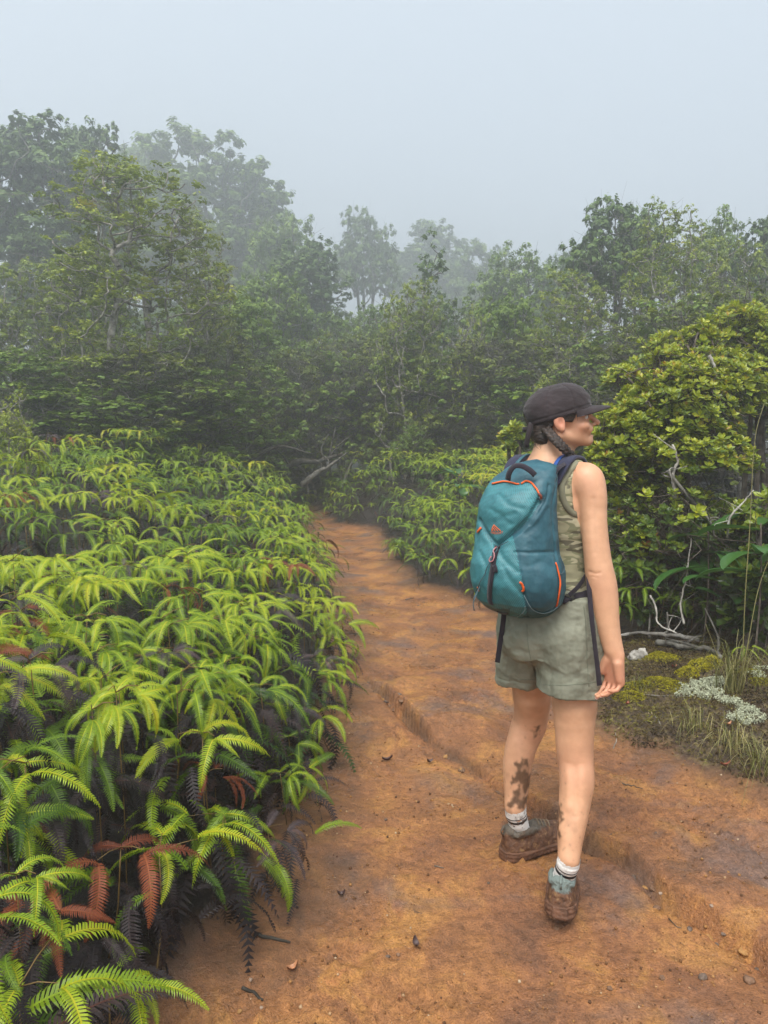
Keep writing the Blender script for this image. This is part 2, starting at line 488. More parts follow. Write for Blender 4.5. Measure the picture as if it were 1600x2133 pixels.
def pinna(pairs, droop, side, rgs, width=0.115, lod=2, twist=0.25):
    """one comb-like frond, unit length, starts at origin along +x and arches down; returns V,T,tint"""
    n = pairs + 1
    t = np.linspace(0, 1, n)
    ang = R(35) - (R(35) + droop) * t ** 0.85
    step = 1.0 / pairs
    X = np.concatenate([[0], np.cumsum(np.cos(ang[:-1]) * step)])
    Z = np.concatenate([[0], np.cumsum(np.sin(ang[:-1]) * step)])
    Y = side * 0.16 * t ** 2
    C = np.stack([X, Y, Z], 1)
    D = np.gradient(C, axis=0); D /= np.linalg.norm(D, axis=1)[:, None]
    S = np.cross(np.array([0, 0, 1.0]), D); S /= np.linalg.norm(S, axis=1)[:, None] + 1e-9
    U = np.cross(D, S)
    V, T, A = [], [], []
    prof = np.clip(np.minimum(0.55 + 2.6 * t, 1.0) * np.clip((1 - t) / 0.55, 0, 1) ** 0.62, 0.02, 1) * width
    for i in range(pairs):
        for sg in (-1, 1):
            w = prof[i] * rgs.uniform(0.9, 1.08)
            fwd = 0.38 + 0.25 * t[i] + rgs.uniform(-0.06, 0.06)
            dirv = S[i] * sg * math.cos(fwd) + D[i] * math.sin(fwd) + U[i] * (0.22 + rgs.uniform(-0.12, 0.12))
            tip = C[i] + dirv * w - U[i] * w * 0.32
            mid = C[i] + dirv * w * 0.55
            hb = D[i] * step * 0.40
            b0 = len(V)
            if lod >= 2:
                V += [C[i] - hb, C[i] + hb, mid - hb * 0.92, mid + hb * 0.75, tip]
                T += [[b0, b0 + 1, b0 + 3], [b0, b0 + 3, b0 + 2], [b0 + 2, b0 + 3, b0 + 4]]
                A += [0.55, 0.55, 0.45, 0.45, 0.25]
            else:
                V += [C[i] - hb, C[i] + hb, tip]
                T += [[b0, b0 + 1, b0 + 2]]
                A += [0.55, 0.55, 0.3]
    # midrib
    b0 = len(V)
    for i in range(0, n, 2 if lod >= 2 else 4):
        wv = S[i] * 0.008 * (1.15 - t[i])
        V += [C[i] - wv + U[i] * 0.004, C[i] + wv + U[i] * 0.004]; A += [0.95, 0.95]
    m = (len(V) - b0) // 2
    for k in range(m - 1):
        a = b0 + 2 * k
        T += [[a, a + 1, a + 3], [a, a + 3, a + 2]]
    return np.array(V), np.array(T), np.array(A)

_rg = random.Random(31)
DROOPS = [R(60), R(85), R(100), R(40), R(78)]
PIN_HI = [pinna(32, d, s, _rg, w, 2) for d, s, w in zip(DROOPS, (1, -1, 0.3, -0.5, 1.4), (0.135, 0.145, 0.12, 0.14, 0.13))]
PIN_LO = [pinna(17, d, s, _rg, w * 1.1, 1) for d, s, w in zip(DROOPS, (1, -1, 0.3, -0.5, 1.4), (0.135, 0.145, 0.12, 0.14, 0.13))]
PIN_MESH = {}
for key, mat, sh in (('green', M_FERN, 0.15), ('lit_green', M_FERN, 0.42), ('shade_green', M_FERN, -0.12), ('dead', M_DEADO, 0), ('rust', M_RUST, 0)):  # bright and dark tints paint upper-lit and shaded fronds into the colour
    PIN_MESH[key] = [new_mesh('frond_' + key, V, T, False, {'tint': A + sh}, [mat]) for V, T, A in PIN_HI]

def fern_plan(rg):
    """forking crown of a fern about its top node (at origin): list of (variant, 3x3, offset) and stalk polylines"""
    P, St = [], []
    def pair(node, head, L, spread):
        for sg in (-1, 1):
            a = head + sg * (spread + rg.uniform(-0.2, 0.2))
            M = rotz(a) @ roty(rg.uniform(-0.25, 0.35)) @ rotx(rg.uniform(-0.35, 0.35)) * (L * rg.uniform(0.82, 1.12))
            P.append((rg.randrange(5), M, node))
    h = rg.uniform(-0.3, 0.3)
    L = 0.200
    pair(np.zeros(3), h + math.pi * 0.0, L * 0.8, 1.9)
    for sg in (-1, 1):
        a = h + sg * rg.uniform(0.55, 0.85)
        nd = np.array([math.cos(a), math.sin(a), rg.uniform(0.1, 0.5)]) * rg.uniform(0.06, 0.10)
        St.append([np.zeros(3), nd * 0.5 + [0, 0, 0.008], nd])
        pair(nd, a, L, rg.uniform(0.45, 0.7))
        if rg.random() < 0.45:
            P.append((rg.randrange(5), rotz(a) @ roty(rg.uniform(-0.2, 0.2)) * (L * rg.uniform(0.5, 0.9)), nd))
    return P, St
FERN_PLANS = [fern_plan(_rg) for _ in range(9)]

def stalk_mesh(plan, h, mat, rg):
    s = Soup()
    b = np.array([rg.uniform(-0.10, 0.02), rg.uniform(-0.06, 0.06), -h])
    s.tube(spline([b, b * 0.5 + [0.02, 0, -0.05 * h], [0, 0, 0]], 6), np.linspace(0.0028, 0.0017, 6), 4, 0.3)
    for st in plan[1]:
        s.tube(st, [0.0017, 0.0014, 0.001], 4, 0.6)
    return s.mesh('fern_stalk', [mat])
STALKS = [stalk_mesh(p, 0.5, M_STALK, _rg) for p in FERN_PLANS]

# where ferns grow: both banks, thinned on the forest edge
rg = np.random.default_rng(5)
def fern_sites():
    out = []
    y = 0.75
    while y < 21:
        sp = 0.158 + 0.018 * max(0, y - 2)
        for x in np.concatenate([np.arange(-7.5, edge_x(LEFT, y) + .3, sp), np.arange(edge_x(RIGHT, y) - .1, 3.6, sp * 0.62)]):
            px, py = x + rg.uniform(-0.5, 0.5) * sp, y + rg.uniform(-0.5, 0.5) * sp
            out.append((px, py))
        y += sp * 0.95
    return np.array(out)
S_ = fern_sites()
h_, sl_, sr_ = terrain(S_[:, 0], S_[:, 1])
bend = (S_[:, 1] > 6.0) & (S_[:, 1] < 17) & (S_[:, 0] < 3.2)                  # right-hand bank beyond the bend
verge = (S_[:, 1] > 5.7) & (S_[:, 1] <= 6.3) & (sr_ > 0.1) & (sr_ < 0.5)
okL = (sl_ > 0.03) & (S_[:, 1] < 14.5)
okR = (sr_ > 0.04) & (bend | verge)
keep = okL | okR
S_, h_, sl_, sr_, okL = S_[keep], h_[keep], sl_[keep], sr_[keep], okL[keep]
mound = fbm2(S_[:, 0] * 1.5, S_[:, 1] * 1.5, 3, 61)
side = np.where(okL, sl_, sr_)
top = 0.22 + 0.28 * ss(0.02, 0.35, side) + 0.85 * (mound - 0.44) * ss(0.1, 0.7, side) + rg.normal(0, 0.035, len(S_))
top = np.clip(top, 0.10, 0.85)
top = np.where(okL, top, top * 0.95)
head = np.stack([S_[:, 0], S_[:, 1], h_ + top], 1)
scl = rg.uniform(0.72, 1.22, len(S_)) * np.where(okL, 1.0, 0.95)
pj = proj(head)
hollow = (mound < 0.36) & (side > 0.25) & (S_[:, 1] < 6)
vis = ~hollow & (pj[:, 0] > -120) & (pj[:, 0] < 1720) & (pj[:, 1] < 2230) & (pj[:, 2] > 0.9)
S_, h_, sl_, head, scl, pj, top, okL, side, mound = [a[vis] for a in (S_, h_, sl_, head, scl, pj, top, okL, side, mound)]
# how much of a fern shows: stands above its neighbours towards the camera and is near
order = np.argsort(-(scl / pj[:, 2]) * (1.0 + 0.9 * (mound - 0.5)))
near_set = set(order[:300].tolist())
forced = {}
for kd, pts in (('rust', [(330, 1240), (190, 1840), (80, 1890), (440, 1600)]), ('dead', [(60, 1400), (560, 1250), (480, 1880), (600, 1480), (30, 1270)])):
    for (fx, fy) in pts:
        cand = [q for q in near_set if q not in forced]
        forced[min(cand, key=lambda q: (pj[q, 0] - fx) ** 2 + (pj[q, 1] - fy + 30) ** 2)] = kd
for (fx, fy) in [(90, 1960), (210, 1890), (340, 1990), (60, 2080), (280, 2080), (400, 2060), (500, 1760), (620, 1770), (150, 1650), (280, 1640), (420, 1560), (60, 1560), (560, 1700)]:
    cand = [q for q in near_set if q not in forced]
    forced[min(cand, key=lambda q: (pj[q, 0] - fx) ** 2 + (pj[q, 1] - fy + 20) ** 2)] = 'green'
yaw = np.where(okL, rg.normal(-0.75, 0.85, len(S_)), rg.normal(-2.3, 0.8, len(S_)))
patch = fbm2(S_[:, 0] * 2.6 + 5, S_[:, 1] * 2.6, 2, 81)
patch2 = fbm2(S_[:, 0] * 1.9 + 2, S_[:, 1] * 1.9, 2, 83)
fresh = fbm2(S_[:, 0] * 2.2, S_[:, 1] * 2.2, 2, 71)

WHERE = lambda i: ('at the brink of the trail' if side[i] < 0.35 else 'in the thick of the bank' if side[i] < 1.2 else 'high on the bank')
live, dead = Soup(), Soup()
LV = {k: [[], [], []] for k in range(10)}      # batches for the mass: variant -> M, off, tint
DV = {k: [[], [], []] for k in range(10)}
n_thing = 0
for i in range(len(S_)):
    pk = int(rg.integers(9)); plan = FERN_PLANS[pk]
    Rz = rotz(yaw[i])
    lean = roty(float(rg.normal(0.22, 0.15)) * (1.3 if side[i] < 0.4 else 1.0))
    Mf = Rz @ lean * scl[i]
    tint = float(np.clip(0.58 + 1.0 * (fresh[i] - 0.5) + 0.9 * (mound[i] - 0.5) + rg.normal(0, 0.13), 0.05, 0.98))  # random variation, plus high mounds lightened as if lit from above
    if i in near_set:
        n_thing += 1
        kind = 'green'
        u = rg.random()
        wither = patch[i] + 0.12 * (u - 0.5)
        if u < 0.02 or wither > 0.70: kind = 'rust' if patch2[i] > 0.52 else 'dead'
        kind = forced.get(i, kind)
        root = obj('fern', None, loc=(S_[i, 0], S_[i, 1], h_[i]))
        root.empty_display_size = 0.1
        if okL[i]:
            lab = {'green': 'green forked fern on the dense bank opposite the hiker, ',
                   'rust': 'rust-red withered fern on the bank opposite the hiker, ',
                   'dead': 'dark purple dead fern on the bank opposite the hiker, '}[kind] + WHERE(i)
            grp = 'ferns covering the bank, ' + kind + ' ' + WHERE(i)
        else:
            lab = {'green': 'green fern on the bank between backpack and forest',
                   'rust': 'rust-red withered fern on the bank between backpack and forest',
                   'dead': 'dark dead fern on the bank between backpack and forest'}[kind]
            grp = 'ferns on the bank beside the trail bend, ' + kind
        tag(root, lab, 'fern', grp)
        off = Vector((0, 0, top[i]))
        k = pk
        st = obj('stalk', STALKS[k], root)
        st.matrix_local = Matrix.Translation(off) @ Matrix((Rz @ np.diag([scl[i], scl[i], max(0.3, top[i] / 0.5)])).tolist()).to_4x4()
        for vi, M, o in plan[0]:
            f = obj('frond', PIN_MESH[kind if kind != 'green' else 'lit_green' if tint > 0.66 else 'shade_green' if tint < 0.42 else 'green'][vi], root)
            f.matrix_local = Matrix.Translation(off + Vector(Mf @ o)) @ Matrix((Mf @ M).tolist()).to_4x4()
    else:
        far = pj[i, 2] > 3.9
        for vi, M, o in plan[0]:
            b = LV[vi + (5 if far else 0)]
            b[0].append(Mf @ M); b[1].append(head[i] + Mf @ o); b[2].append(tint + rg.normal(0, 0.06))
    # withered skirt below
    nd = (9 if side[i] < 0.5 else 7) if pj[i, 2] < 3.5 else 4 if pj[i, 2] < 7 else 2
    for k in range(nd):
        a = yaw[i] + rg.normal(0, 1.1)
        vi = int(rg.integers(5))
        M = rotz(a) @ roty(rg.uniform(0.0, 0.9)) @ rotx(rg.uniform(-0.5, 0.5)) * (rg.uniform(0.17, 0.28) * scl[i])
        o = head[i] + np.array([rg.normal(0, 0.05), rg.normal(0, 0.05), -top[i] * rg.uniform(0.12, 0.75)])
        b = DV[vi + (5 if pj[i, 2] > 2.2 else 0)]
        b[0].append(M); b[1].append(o); b[2].append(float(np.clip(rg.normal(0.45, 0.25), 0, 1)))
    # duller, darker green fronds lower down between
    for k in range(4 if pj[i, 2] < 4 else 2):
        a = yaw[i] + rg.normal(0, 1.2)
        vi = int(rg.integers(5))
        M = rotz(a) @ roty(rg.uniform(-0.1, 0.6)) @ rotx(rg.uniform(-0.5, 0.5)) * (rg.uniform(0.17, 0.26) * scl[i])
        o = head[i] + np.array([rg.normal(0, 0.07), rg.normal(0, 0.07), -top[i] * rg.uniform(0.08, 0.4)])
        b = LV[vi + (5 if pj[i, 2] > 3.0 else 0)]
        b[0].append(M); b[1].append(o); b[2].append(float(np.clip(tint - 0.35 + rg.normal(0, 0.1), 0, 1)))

def stamp(soup, batches):
    for k, (M, O, t) in batches.items():
        if not M: continue
        V, T, A = (PIN_HI + PIN_LO)[k]
        M, O, t = np.array(M), np.array(O), np.array(t)
        W = np.einsum('kij,vj->kvi', M, V) + O[:, None, :]
        TT = (T[None] + (np.arange(len(M)) * len(V))[:, None, None]).reshape(-1, 3)
        soup.add(W.reshape(-1, 3), T=TT, a=np.clip((t[:, None] + 0.3 * (A[None] - 0.5)).ravel(), 0, 1))
stamp(live, LV); stamp(dead, DV)
tag(obj('fern_mass', live.mesh('fern_mass', [M_FERN_S], False)), 'unbroken mass of green fern fronds filling both banks of the trail', 'ferns', kind='stuff')
tag(obj('withered_fern_fronds', dead.mesh('withered_fern_fronds', [M_DEAD], False)), 'dark purple withered fern fronds hanging beneath the green ones', 'ferns', kind='stuff')
print('ferns', len(S_), 'things', n_thing, 'live tris', sum(len(t) for t in live.T), 'dead tris', sum(len(t) for t in dead.T))
# ------------------------------------------------------------------ trees
M_BARK = bark_mat('grey_bark', (0.055, 0.05, 0.042), (0.20, 0.19, 0.165))
M_BARKP = bark_mat('pale_bark', (0.11, 0.10, 0.085), (0.36, 0.34, 0.30))
M_BARKD = bark_mat('dark_bark', (0.022, 0.02, 0.016), (0.085, 0.078, 0.066))
LM = {
 'dark':   leaf_mat('leaves_dark_green', [(0, (0.033, 0.070, 0.014)), (0.5, (0.094, 0.165, 0.029)), (1, (0.195, 0.285, 0.048))], 0.5, 0.25, 0.4),
 'mid':    leaf_mat('leaves_mid_green', [(0, (0.049, 0.095, 0.014)), (0.5, (0.143, 0.231, 0.025)), (1, (0.309, 0.397, 0.040))], 0.5, 0.28, 0.4),
 'olive':  leaf_mat('leaves_olive', [(0, (0.036, 0.057, 0.013)), (0.5, (0.171, 0.215, 0.023)), (0.85, (0.341, 0.372, 0.034)), (1, (0.341, 0.238, 0.057))], 0.5, 0.3, 0.4),
 'bright': leaf_mat('leaves_yellow_green', [(0, (0.043, 0.073, 0.011)), (0.45, (0.188, 0.254, 0.023)), (0.85, (0.406, 0.460, 0.034)), (1, (0.439, 0.333, 0.043))], 0.42, 0.32, 0.45),
}
LEAF_V = np.array([[-0.5, 0, 0], [0.0, 0.26, 0.05], [0.5, 0, -0.03], [0.0, -0.26, 0.05]])
LEAF_Q = np.array([[0, 1, 2, 3]])

def skeleton(base, trunk_pts, targets, rg, trunk_r, tip_r=0.006):
    """branches from a trunk to every target; returns list of (points, radii)"""
    tp = spline(trunk_pts, 12)
    nodes = [p for p in tp]; par = [-1] + list(range(len(tp) - 1))
    order = np.argsort([np.linalg.norm(t[:2] - np.array(tp[-1])[:2]) + 0.3 * t[2] for t in targets])
    ends = []
    for ti in order:
        t = targets[ti]
        A = np.array(nodes)
        d = np.linalg.norm(A - t, axis=1)
        cost = d + 1.6 * np.clip(A[:, 2] - (t[2] - 0.35 * d), 0, None) + np.where(np.arange(len(A)) < 3, 1.5, 0)
        k = int(np.argmin(cost))
        s = A[k]
        out = t - s
        m1 = s + out * np.array([0.42, 0.42, 0.22]) + rg.normal(0, 0.06, 3) * np.linalg.norm(out)
        m2 = s + out * np.array([0.8, 0.8, 0.62]) + rg.normal(0, 0.05, 3) * np.linalg.norm(out)
        prev = k
        for q in spline([s, m1, m2, t], 6)[1:]:
            nodes.append(q); par.append(prev); prev = len(nodes) - 1
        ends.append(prev)
    cnt = np.zeros(len(nodes))
    for e in ends:
        while e >= 0:
            cnt[e] += 1; e = par[e]
    for i in range(len(tp)): cnt[i] = max(cnt[i], 1)
    rad = tip_r + (trunk_r - tip_r) * (cnt / max(cnt.max(), 1)) ** 0.52
    rad[:12] *= np.linspace(1.25, 1.0, 12)
    segs = [(np.array([nodes[par[i]], nodes[i]]), (rad[par[i]] if par[i] != -1 and cnt[par[i]] < cnt[i] * 4 else min(rad[par[i]], rad[i] * 1.5), rad[i])) for i in range(1, len(nodes)) if par[i] >= 0]
    return segs

def seg_soup(soup, segs, sides=5):
    if not segs: return
    P = np.array([s[0] for s in segs]); r = np.array([s[1] for s in segs])
    D = P[:, 1] - P[:, 0]; L = np.linalg.norm(D, axis=1); D /= L[:, None] + 1e-9
    up = np.where(np.abs(D[:, 2:3]) < 0.9, np.array([[0, 0, 1.0]]), np.array([[1.0, 0, 0]]))
    a = np.cross(D, up); a /= np.linalg.norm(a, axis=1)[:, None] + 1e-9
    b = np.cross(D, a)
    t = 2 * np.pi * np.arange(sides) / sides
    ring = np.cos(t)[None, :, None] * a[:, None] + np.sin(t)[None, :, None] * b[:, None]
    V = np.stack([P[:, 0, None] + ring * r[:, 0, None, None], P[:, 1, None] + ring * r[:, 1, None, None]], 1)   # K,2,s,3
    K = len(segs)
    base = (np.arange(K) * 2 * sides)[:, None]
    k = np.arange(sides); k2 = (k + 1) % sides
    Q = np.stack([base + k, base + k2, base + sides + k2, base + sides + k], -1).reshape(-1, 4)
    soup.add(V.reshape(-1, 3), Q=Q, a=0.5)

def leaf_cloud(soup, centres, crad, per, size, rg, tint0, flat=0.92):
    """leaves gathered in domed clumps about the branch ends"""
    for c, r in zip(centres, crad):
        n = int(per * (r / 0.4) ** 2)
        d = rg.normal(size=(n, 3)); d /= np.linalg.norm(d, axis=1)[:, None]
        d[:, 2] = np.where(d[:, 2] < -0.25, -d[:, 2], d[:, 2])
        # a few sub-clusters give the clump a broken outline
        sub = rg.normal(size=(max(5, n // 22), 3)); sub /= np.linalg.norm(sub, axis=1)[:, None]
        sub[:, 2] = np.abs(sub[:, 2]) * 1.1 - 0.22
        w = sub[rg.integers(len(sub), size=n)]
        p = w * r * rg.uniform(0.62, 1.05, (n, 1)) + d * r * 0.30 * rg.uniform(0.3, 1, (n, 1))
        p[:, 2] *= flat
        nr = w * 0.8 + d * 0.7 + np.array([0, 0, 0.45])
        x = rg.normal(size=(n, 3)) + w * 0.6
        M = frames(x - nr * (np.sum(x * nr, 1) / (np.sum(nr * nr, 1) + 1e-9))[:, None], nr) * (size * rg.uniform(0.7, 1.3, (n, 1, 1)))
        t = np.clip(tint0 + rg.normal(0, 0.10) + 0.26 * (p[:, 2] / (r * flat)) - 0.1 + rg.normal(0, 0.10, n), 0, 1)  # tint rises up each clump: lit crown tops painted into the leaves
        soup.many(LEAF_V, LEAF_Q, M, c + p, t)

def make_tree(seed, H, lobes, n_clumps, crad, leaf, per, trunk_r, bark, leaves, stems=1, tint=0.5, twigs=60, base_spread=0.15):
    """tree of unit description: lobes are (x, y, z, rx, ry, rz) crown masses in metres; returns meshes (trunk, crown)"""
    rg = np.random.default_rng(seed)
    lob = np.array(lobes, float)
    wts = lob[:, 3] * lob[:, 4] + lob[:, 3] * lob[:, 5]; wts /= wts.sum()
    C = []
    tries = 0
    while len(C) < n_clumps and tries < 4000:
        tries += 1
        l = lob[rg.choice(len(lob), p=wts)]
        d = rg.normal(size=3); d /= np.linalg.norm(d)
        if d[2] < -0.55: continue
        p = l[:3] + d * l[3:] * rg.uniform(0.45, 1.0)
        if all(np.linalg.norm(p - q) > crad * 0.62 for q in C): C.append(p)
    C = np.array(C)
    R_ = crad * rg.uniform(0.72, 1.25, len(C))
    wood, crown = Soup(), Soup()
    groups = np.arange(len(C)) % stems if stems > 1 else np.zeros(len(C), int)
    if stems > 1:
        ang = np.arctan2(C[:, 1], C[:, 0]); groups = np.argsort(np.argsort(ang)) * stems // len(C)
    for s in range(stems):
        T = C[groups == s]
        if not len(T): continue
        cen = T.mean(0)
        b = np.array([rg.normal(0, base_spread), rg.normal(0, base_spread), -0.25])
        topz = T[:, 2].min() + 0.45 * (T[:, 2].max() - T[:, 2].min())
        k = 0.55 if stems == 1 else 0.75
        tp = [b, b + (np.array([cen[0], cen[1], 0]) - b) * 0.22 * k + [rg.normal(0, .12), rg.normal(0, .12), topz * 0.35 + 0.2],
              np.array([cen[0] * k * 0.7, cen[1] * k * 0.7, topz * 0.7]) + rg.normal(0, .1, 3), np.array([cen[0] * k, cen[1] * k, topz])]
        segs = skeleton(b, tp, T, rg, trunk_r * (1 if stems == 1 else 0.8))
        seg_soup(wood, segs)
        # bare twigs along the limbs
        if twigs:
            tw = []
            pick = rg.integers(len(segs), size=twigs)
            for i in pick:
                p = segs[i][0][1]
                d = rg.normal(size=3); d[2] = abs(d[2]) * 0.8 + 0.1; d /= np.linalg.norm(d)
                L = rg.uniform(0.25, 0.75)
                q = p + d * L * 0.5 + rg.normal(0, 0.05, 3); e = q + (d + rg.normal(0, 0.35, 3)) * L * 0.5
                tw += [(np.array([p, q]), (0.006, 0.004)), (np.array([q, e]), (0.004, 0.0025))]
            seg_soup(wood, tw, 3)
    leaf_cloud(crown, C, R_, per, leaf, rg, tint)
    return wood.mesh('trunk', [bark], True), crown.mesh('crown', [leaves], False)

def dome(r, z0, h, n, rg, lift=0.0):
    """a crown made of a few overlapping rounded masses"""
    L = [(0, 0, z0 + h * 0.62, r * 0.62, r * 0.62, h * 0.40)]
    for k in range(n):
        a = 2 * math.pi * (k + rg.uniform(-0.3, 0.3)) / n
        L.append((math.cos(a) * r * 0.6, math.sin(a) * r * 0.6, z0 + h * rg.uniform(0.25, 0.55) + lift, r * rg.uniform(0.38, 0.52), r * rg.uniform(0.38, 0.52), h * rg.uniform(0.2, 0.32)))
    return L

def column(r, z0, h, rg):
    """a taller crown: tiers of rounded masses under a lumpy top"""
    L = []
    for t, rr, n, q in ((0.16, 0.50, 4, 0.46), (0.44, 0.60, 5, 0.46), (0.68, 0.60, 5, 0.45), (0.84, 0.36, 3, 0.44)):
        a0 = rg.uniform(0, 6.28)
        for k in range(n):
            a = a0 + 2 * math.pi * (k + rg.uniform(-0.25, 0.25)) / n
            L.append((math.cos(a) * r * rr, math.sin(a) * r * rr, z0 + h * (t + rg.uniform(-0.06, 0.06)), r * q * rg.uniform(.85, 1.15), r * q * rg.uniform(.85, 1.15), h * rg.uniform(0.15, 0.22)))
    return L

rt = random.Random(12)
KINDS_ = {}
def kind(name, *a, **k):
    KINDS_[name] = make_tree(*a, **k)
# heights in metres at scale 1
kind('tall_dark',  101, 9.5, column(2.1, 3.2, 6.4, rt), 240, 0.46, 0.175, 115, 0.16, M_BARK, LM['dark'], stems=2, tint=0.46)
kind('tall_mid',   102, 9.5, column(2.5, 2.2, 7.4, rt), 280, 0.48, 0.18, 105, 0.15, M_BARK, LM['mid'], stems=3, tint=0.45)
kind('airy_olive', 103, 6.4, column(1.45, 1.5, 5.0, rt), 260, 0.26, 0.075, 180, 0.085, M_BARKP, LM['olive'], stems=2, tint=0.5, twigs=200)
kind('olive_near', 110, 6.4, column(1.45, 1.5, 5.0, rt), 300, 0.24, 0.066, 230, 0.085, M_BARKP, LM['bright'], stems=2, tint=0.5, twigs=200)
kind('round_green', 104, 5.0, column(1.6, 0.5, 4.5, rt), 250, 0.32, 0.095, 180, 0.08, M_BARK, LM['mid'], stems=3, tint=0.5, twigs=160)
kind('round_bright', 111, 5.0, column(1.6, 0.5, 4.5, rt), 250, 0.29, 0.08, 200, 0.08, M_BARKP, LM['bright'], stems=3, tint=0.42, twigs=160)
kind('open_crown', 105, 7.0, dome(1.9, 3.9, 3.3, 6, rt), 125, 0.40, 0.15, 120, 0.10, M_BARK, LM['dark'], stems=3, tint=0.5, twigs=220)
kind('spire',      106, 6.0, [(0, 0, 3.0, 0.9, 0.9, 1.6), (0.1, 0, 4.7, 0.5, 0.5, 1.2), (-.3, .2, 2.0, .9, .9, .9)], 95, 0.34, 0.11, 150, 0.08, M_BARK, LM['dark'], stems=1, tint=0.5, twigs=80)
kind('bright_bush', 107, 3.4, dome(1.25, 0.5, 3.0, 6, rt), 130, 0.27, 0.075, 150, 0.05, M_BARKP, LM['bright'], stems=4, tint=0.6, twigs=160)
kind('thicket',    108, 3.6, column(1.4, -0.1, 3.7, rt), 230, 0.27, 0.10, 140, 0.04, M_BARK, LM['mid'], stems=6, tint=0.45, twigs=130, base_spread=0.5)
kind('bare_thicket', 109, 4.0, column(1.3, 0.0, 3.8, rt), 190, 0.25, 0.09, 140, 0.04, M_BARK, LM['olive'], stems=7, tint=0.36, twigs=300, base_spread=0.6)
HK = {'round_bright': 5.1, 'olive_near': 6.45, 'tall_dark': 10.2, 'tall_mid': 10.1, 'airy_olive': 6.45, 'round_green': 5.1, 'open_crown': 7.2, 'spire': 6.1, 'bright_bush': 3.5, 'thicket': 3.8, 'bare_thicket': 4.1}
WK = {'round_bright': 1.8, 'olive_near': 1.6, 'tall_dark': 2.3, 'tall_mid': 2.8, 'airy_olive': 1.6, 'round_green': 1.8, 'open_crown': 2.3, 'spire': 1.1, 'bright_bush': 1.55, 'thicket': 1.9, 'bare_thicket': 1.8}

def plant(kind_, px, py_top, Y, label, wide=1.0, rot=None, name='tree', group=None, cat='tree', half_px=None):
    """a tree whose crown top the photograph shows at (px, py_top), standing Y metres up the trail"""
    p = at(px, py_top, Y)
    z0 = float(terrain(np.array([p[0]]), np.array([Y]))[0][0])
    s = (p[2] - z0) / HK[kind_]
    sx = s * wide if half_px is None else (half_px / FPX * Y) / WK[kind_]
    root = obj(name, None, loc=(p[0], Y, z0), rot=(0, 0, rt.uniform(0, 6.28) if rot is None else rot), scale=(sx, sx, s))
    tag(root, label, cat, group)
    obj('trunk', KINDS_[kind_][0], root)
    obj('crown', KINDS_[kind_][1], root)
    return root

G1 = 'trees fading into the mist beyond the fern bank'
G2 = 'trees behind the hiker'
G3 = 'tangled low trees at the forest edge'
TREES = [
 ('tall_dark', 70, 238, 26, 'tall dark dome-crowned tree above the fern bank, shading its neighbours', 150, G1),
 ('tall_dark', 195, 243, 27, 'dark rounded crown rising just behind the olive tree with pale trunk', 85, G1),
 ('tall_mid', 420, 264, 50, 'tallest broad tree, half lost in mist behind the olive tree', 175, G1),
 ('tall_mid', 300, 290, 55, 'misty crown between the dark dome and the tallest broad tree', 110, G1),
 ('tall_mid', 520, 385, 52, 'broad misty tree sloping down beside the tallest one', 120, G1),
 ('olive_near', 270, 335, 12.5, 'slender olive-green tree with pale trunk and rusty crown tips', 205, G1),
 ('round_bright', 60, 545, 14.5, 'rounded yellowish tree beside the olive tree with pale trunk', 130, G1),
 ('round_bright', 175, 520, 15.5, 'rounded green tree tucked under the olive tree', 120, G1),
 ('airy_olive', 420, 480, 15, 'thin leafy tree leaning against the side of the olive tree', 75, G1),
 ('round_green', 590, 440, 38, 'stepped green crown where the tall trees fall towards the gap', 100, G1),
 ('tall_dark', 640, 495, 30, 'dark tree standing at the brink of the misty gap over the trail', 95, G1),
 ('open_crown', 755, 425, 52, 'lone open-crowned tree standing pale in the misty gap over the trail', 85, G1),
 ('tall_mid', 900, 466, 74, 'ghostly wide tree farthest off in the mist behind the gap', 130, G1),
 ('tall_mid', 1010, 500, 64, 'ghostly tree in the mist behind the dark spire', 90, G1),
 ('spire', 905, 482, 19.5, 'narrow dark spire-shaped tree rising above the thicket', 55, G2),
 ('round_green', 1075, 508, 27, 'dense dark round tree beside the spire-shaped one', 105, G2),
 ('open_crown', 1165, 520, 32, 'small open tree next to the dense round one', 80, G2),
 ('open_crown', 1275, 400, 17, 'tall flat-topped tree with bare forking limbs above the cap', 120, G2),
 ('open_crown', 1340, 425, 19, 'tall tree crowding the flat-topped one', 90, G2),
 ('olive_near', 1400, 440, 13, 'yellow-green tree with dark twisting limbs above the bright shrub', 110, G2),
 ('round_green', 1500, 440, 18, 'misty green crown behind the yellow-green tree', 90, G2),
 ('tall_dark', 1600, 445, 17, 'dark tree with tall narrow crown rising above the bright shrub', 75, G2),
 ('round_bright', 1540, 520, 13.5, 'full green tree close behind the bright shrub', 110, G2),
 ('round_bright', 850, 590, 16, 'feathery green tree beside the trail mouth', 90, G2),
 ('bright_bush', 985, 620, 15.5, 'yellow-green domed tree standing out of the dark thicket', 72, G2),
 ('olive_near', 1195, 570, 14, 'yellowish feathery tree directly above the cap', 95, G2),
 ('bright_bush', 1180, 700, 13, 'low yellowish tree just above the cap', 85, G2),
 ('round_green', 1060, 610, 16, 'dark green tree between the yellow dome and the feathery one', 95, G2),
 ('round_green', 760, 640, 26, 'grey-green tree at the bottom of the misty gap', 80, G1),
 ('round_green', 480, 600, 17, 'shadowy tree behind the fern bank where limbs cross', 120, G1),
 ('round_green', 560, 560, 23, 'shadowy tree between crossing limbs and misty gap', 100, G1),
]
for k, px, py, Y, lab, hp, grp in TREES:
    plant(k, px, py, Y, lab, half_px=hp, group=grp)
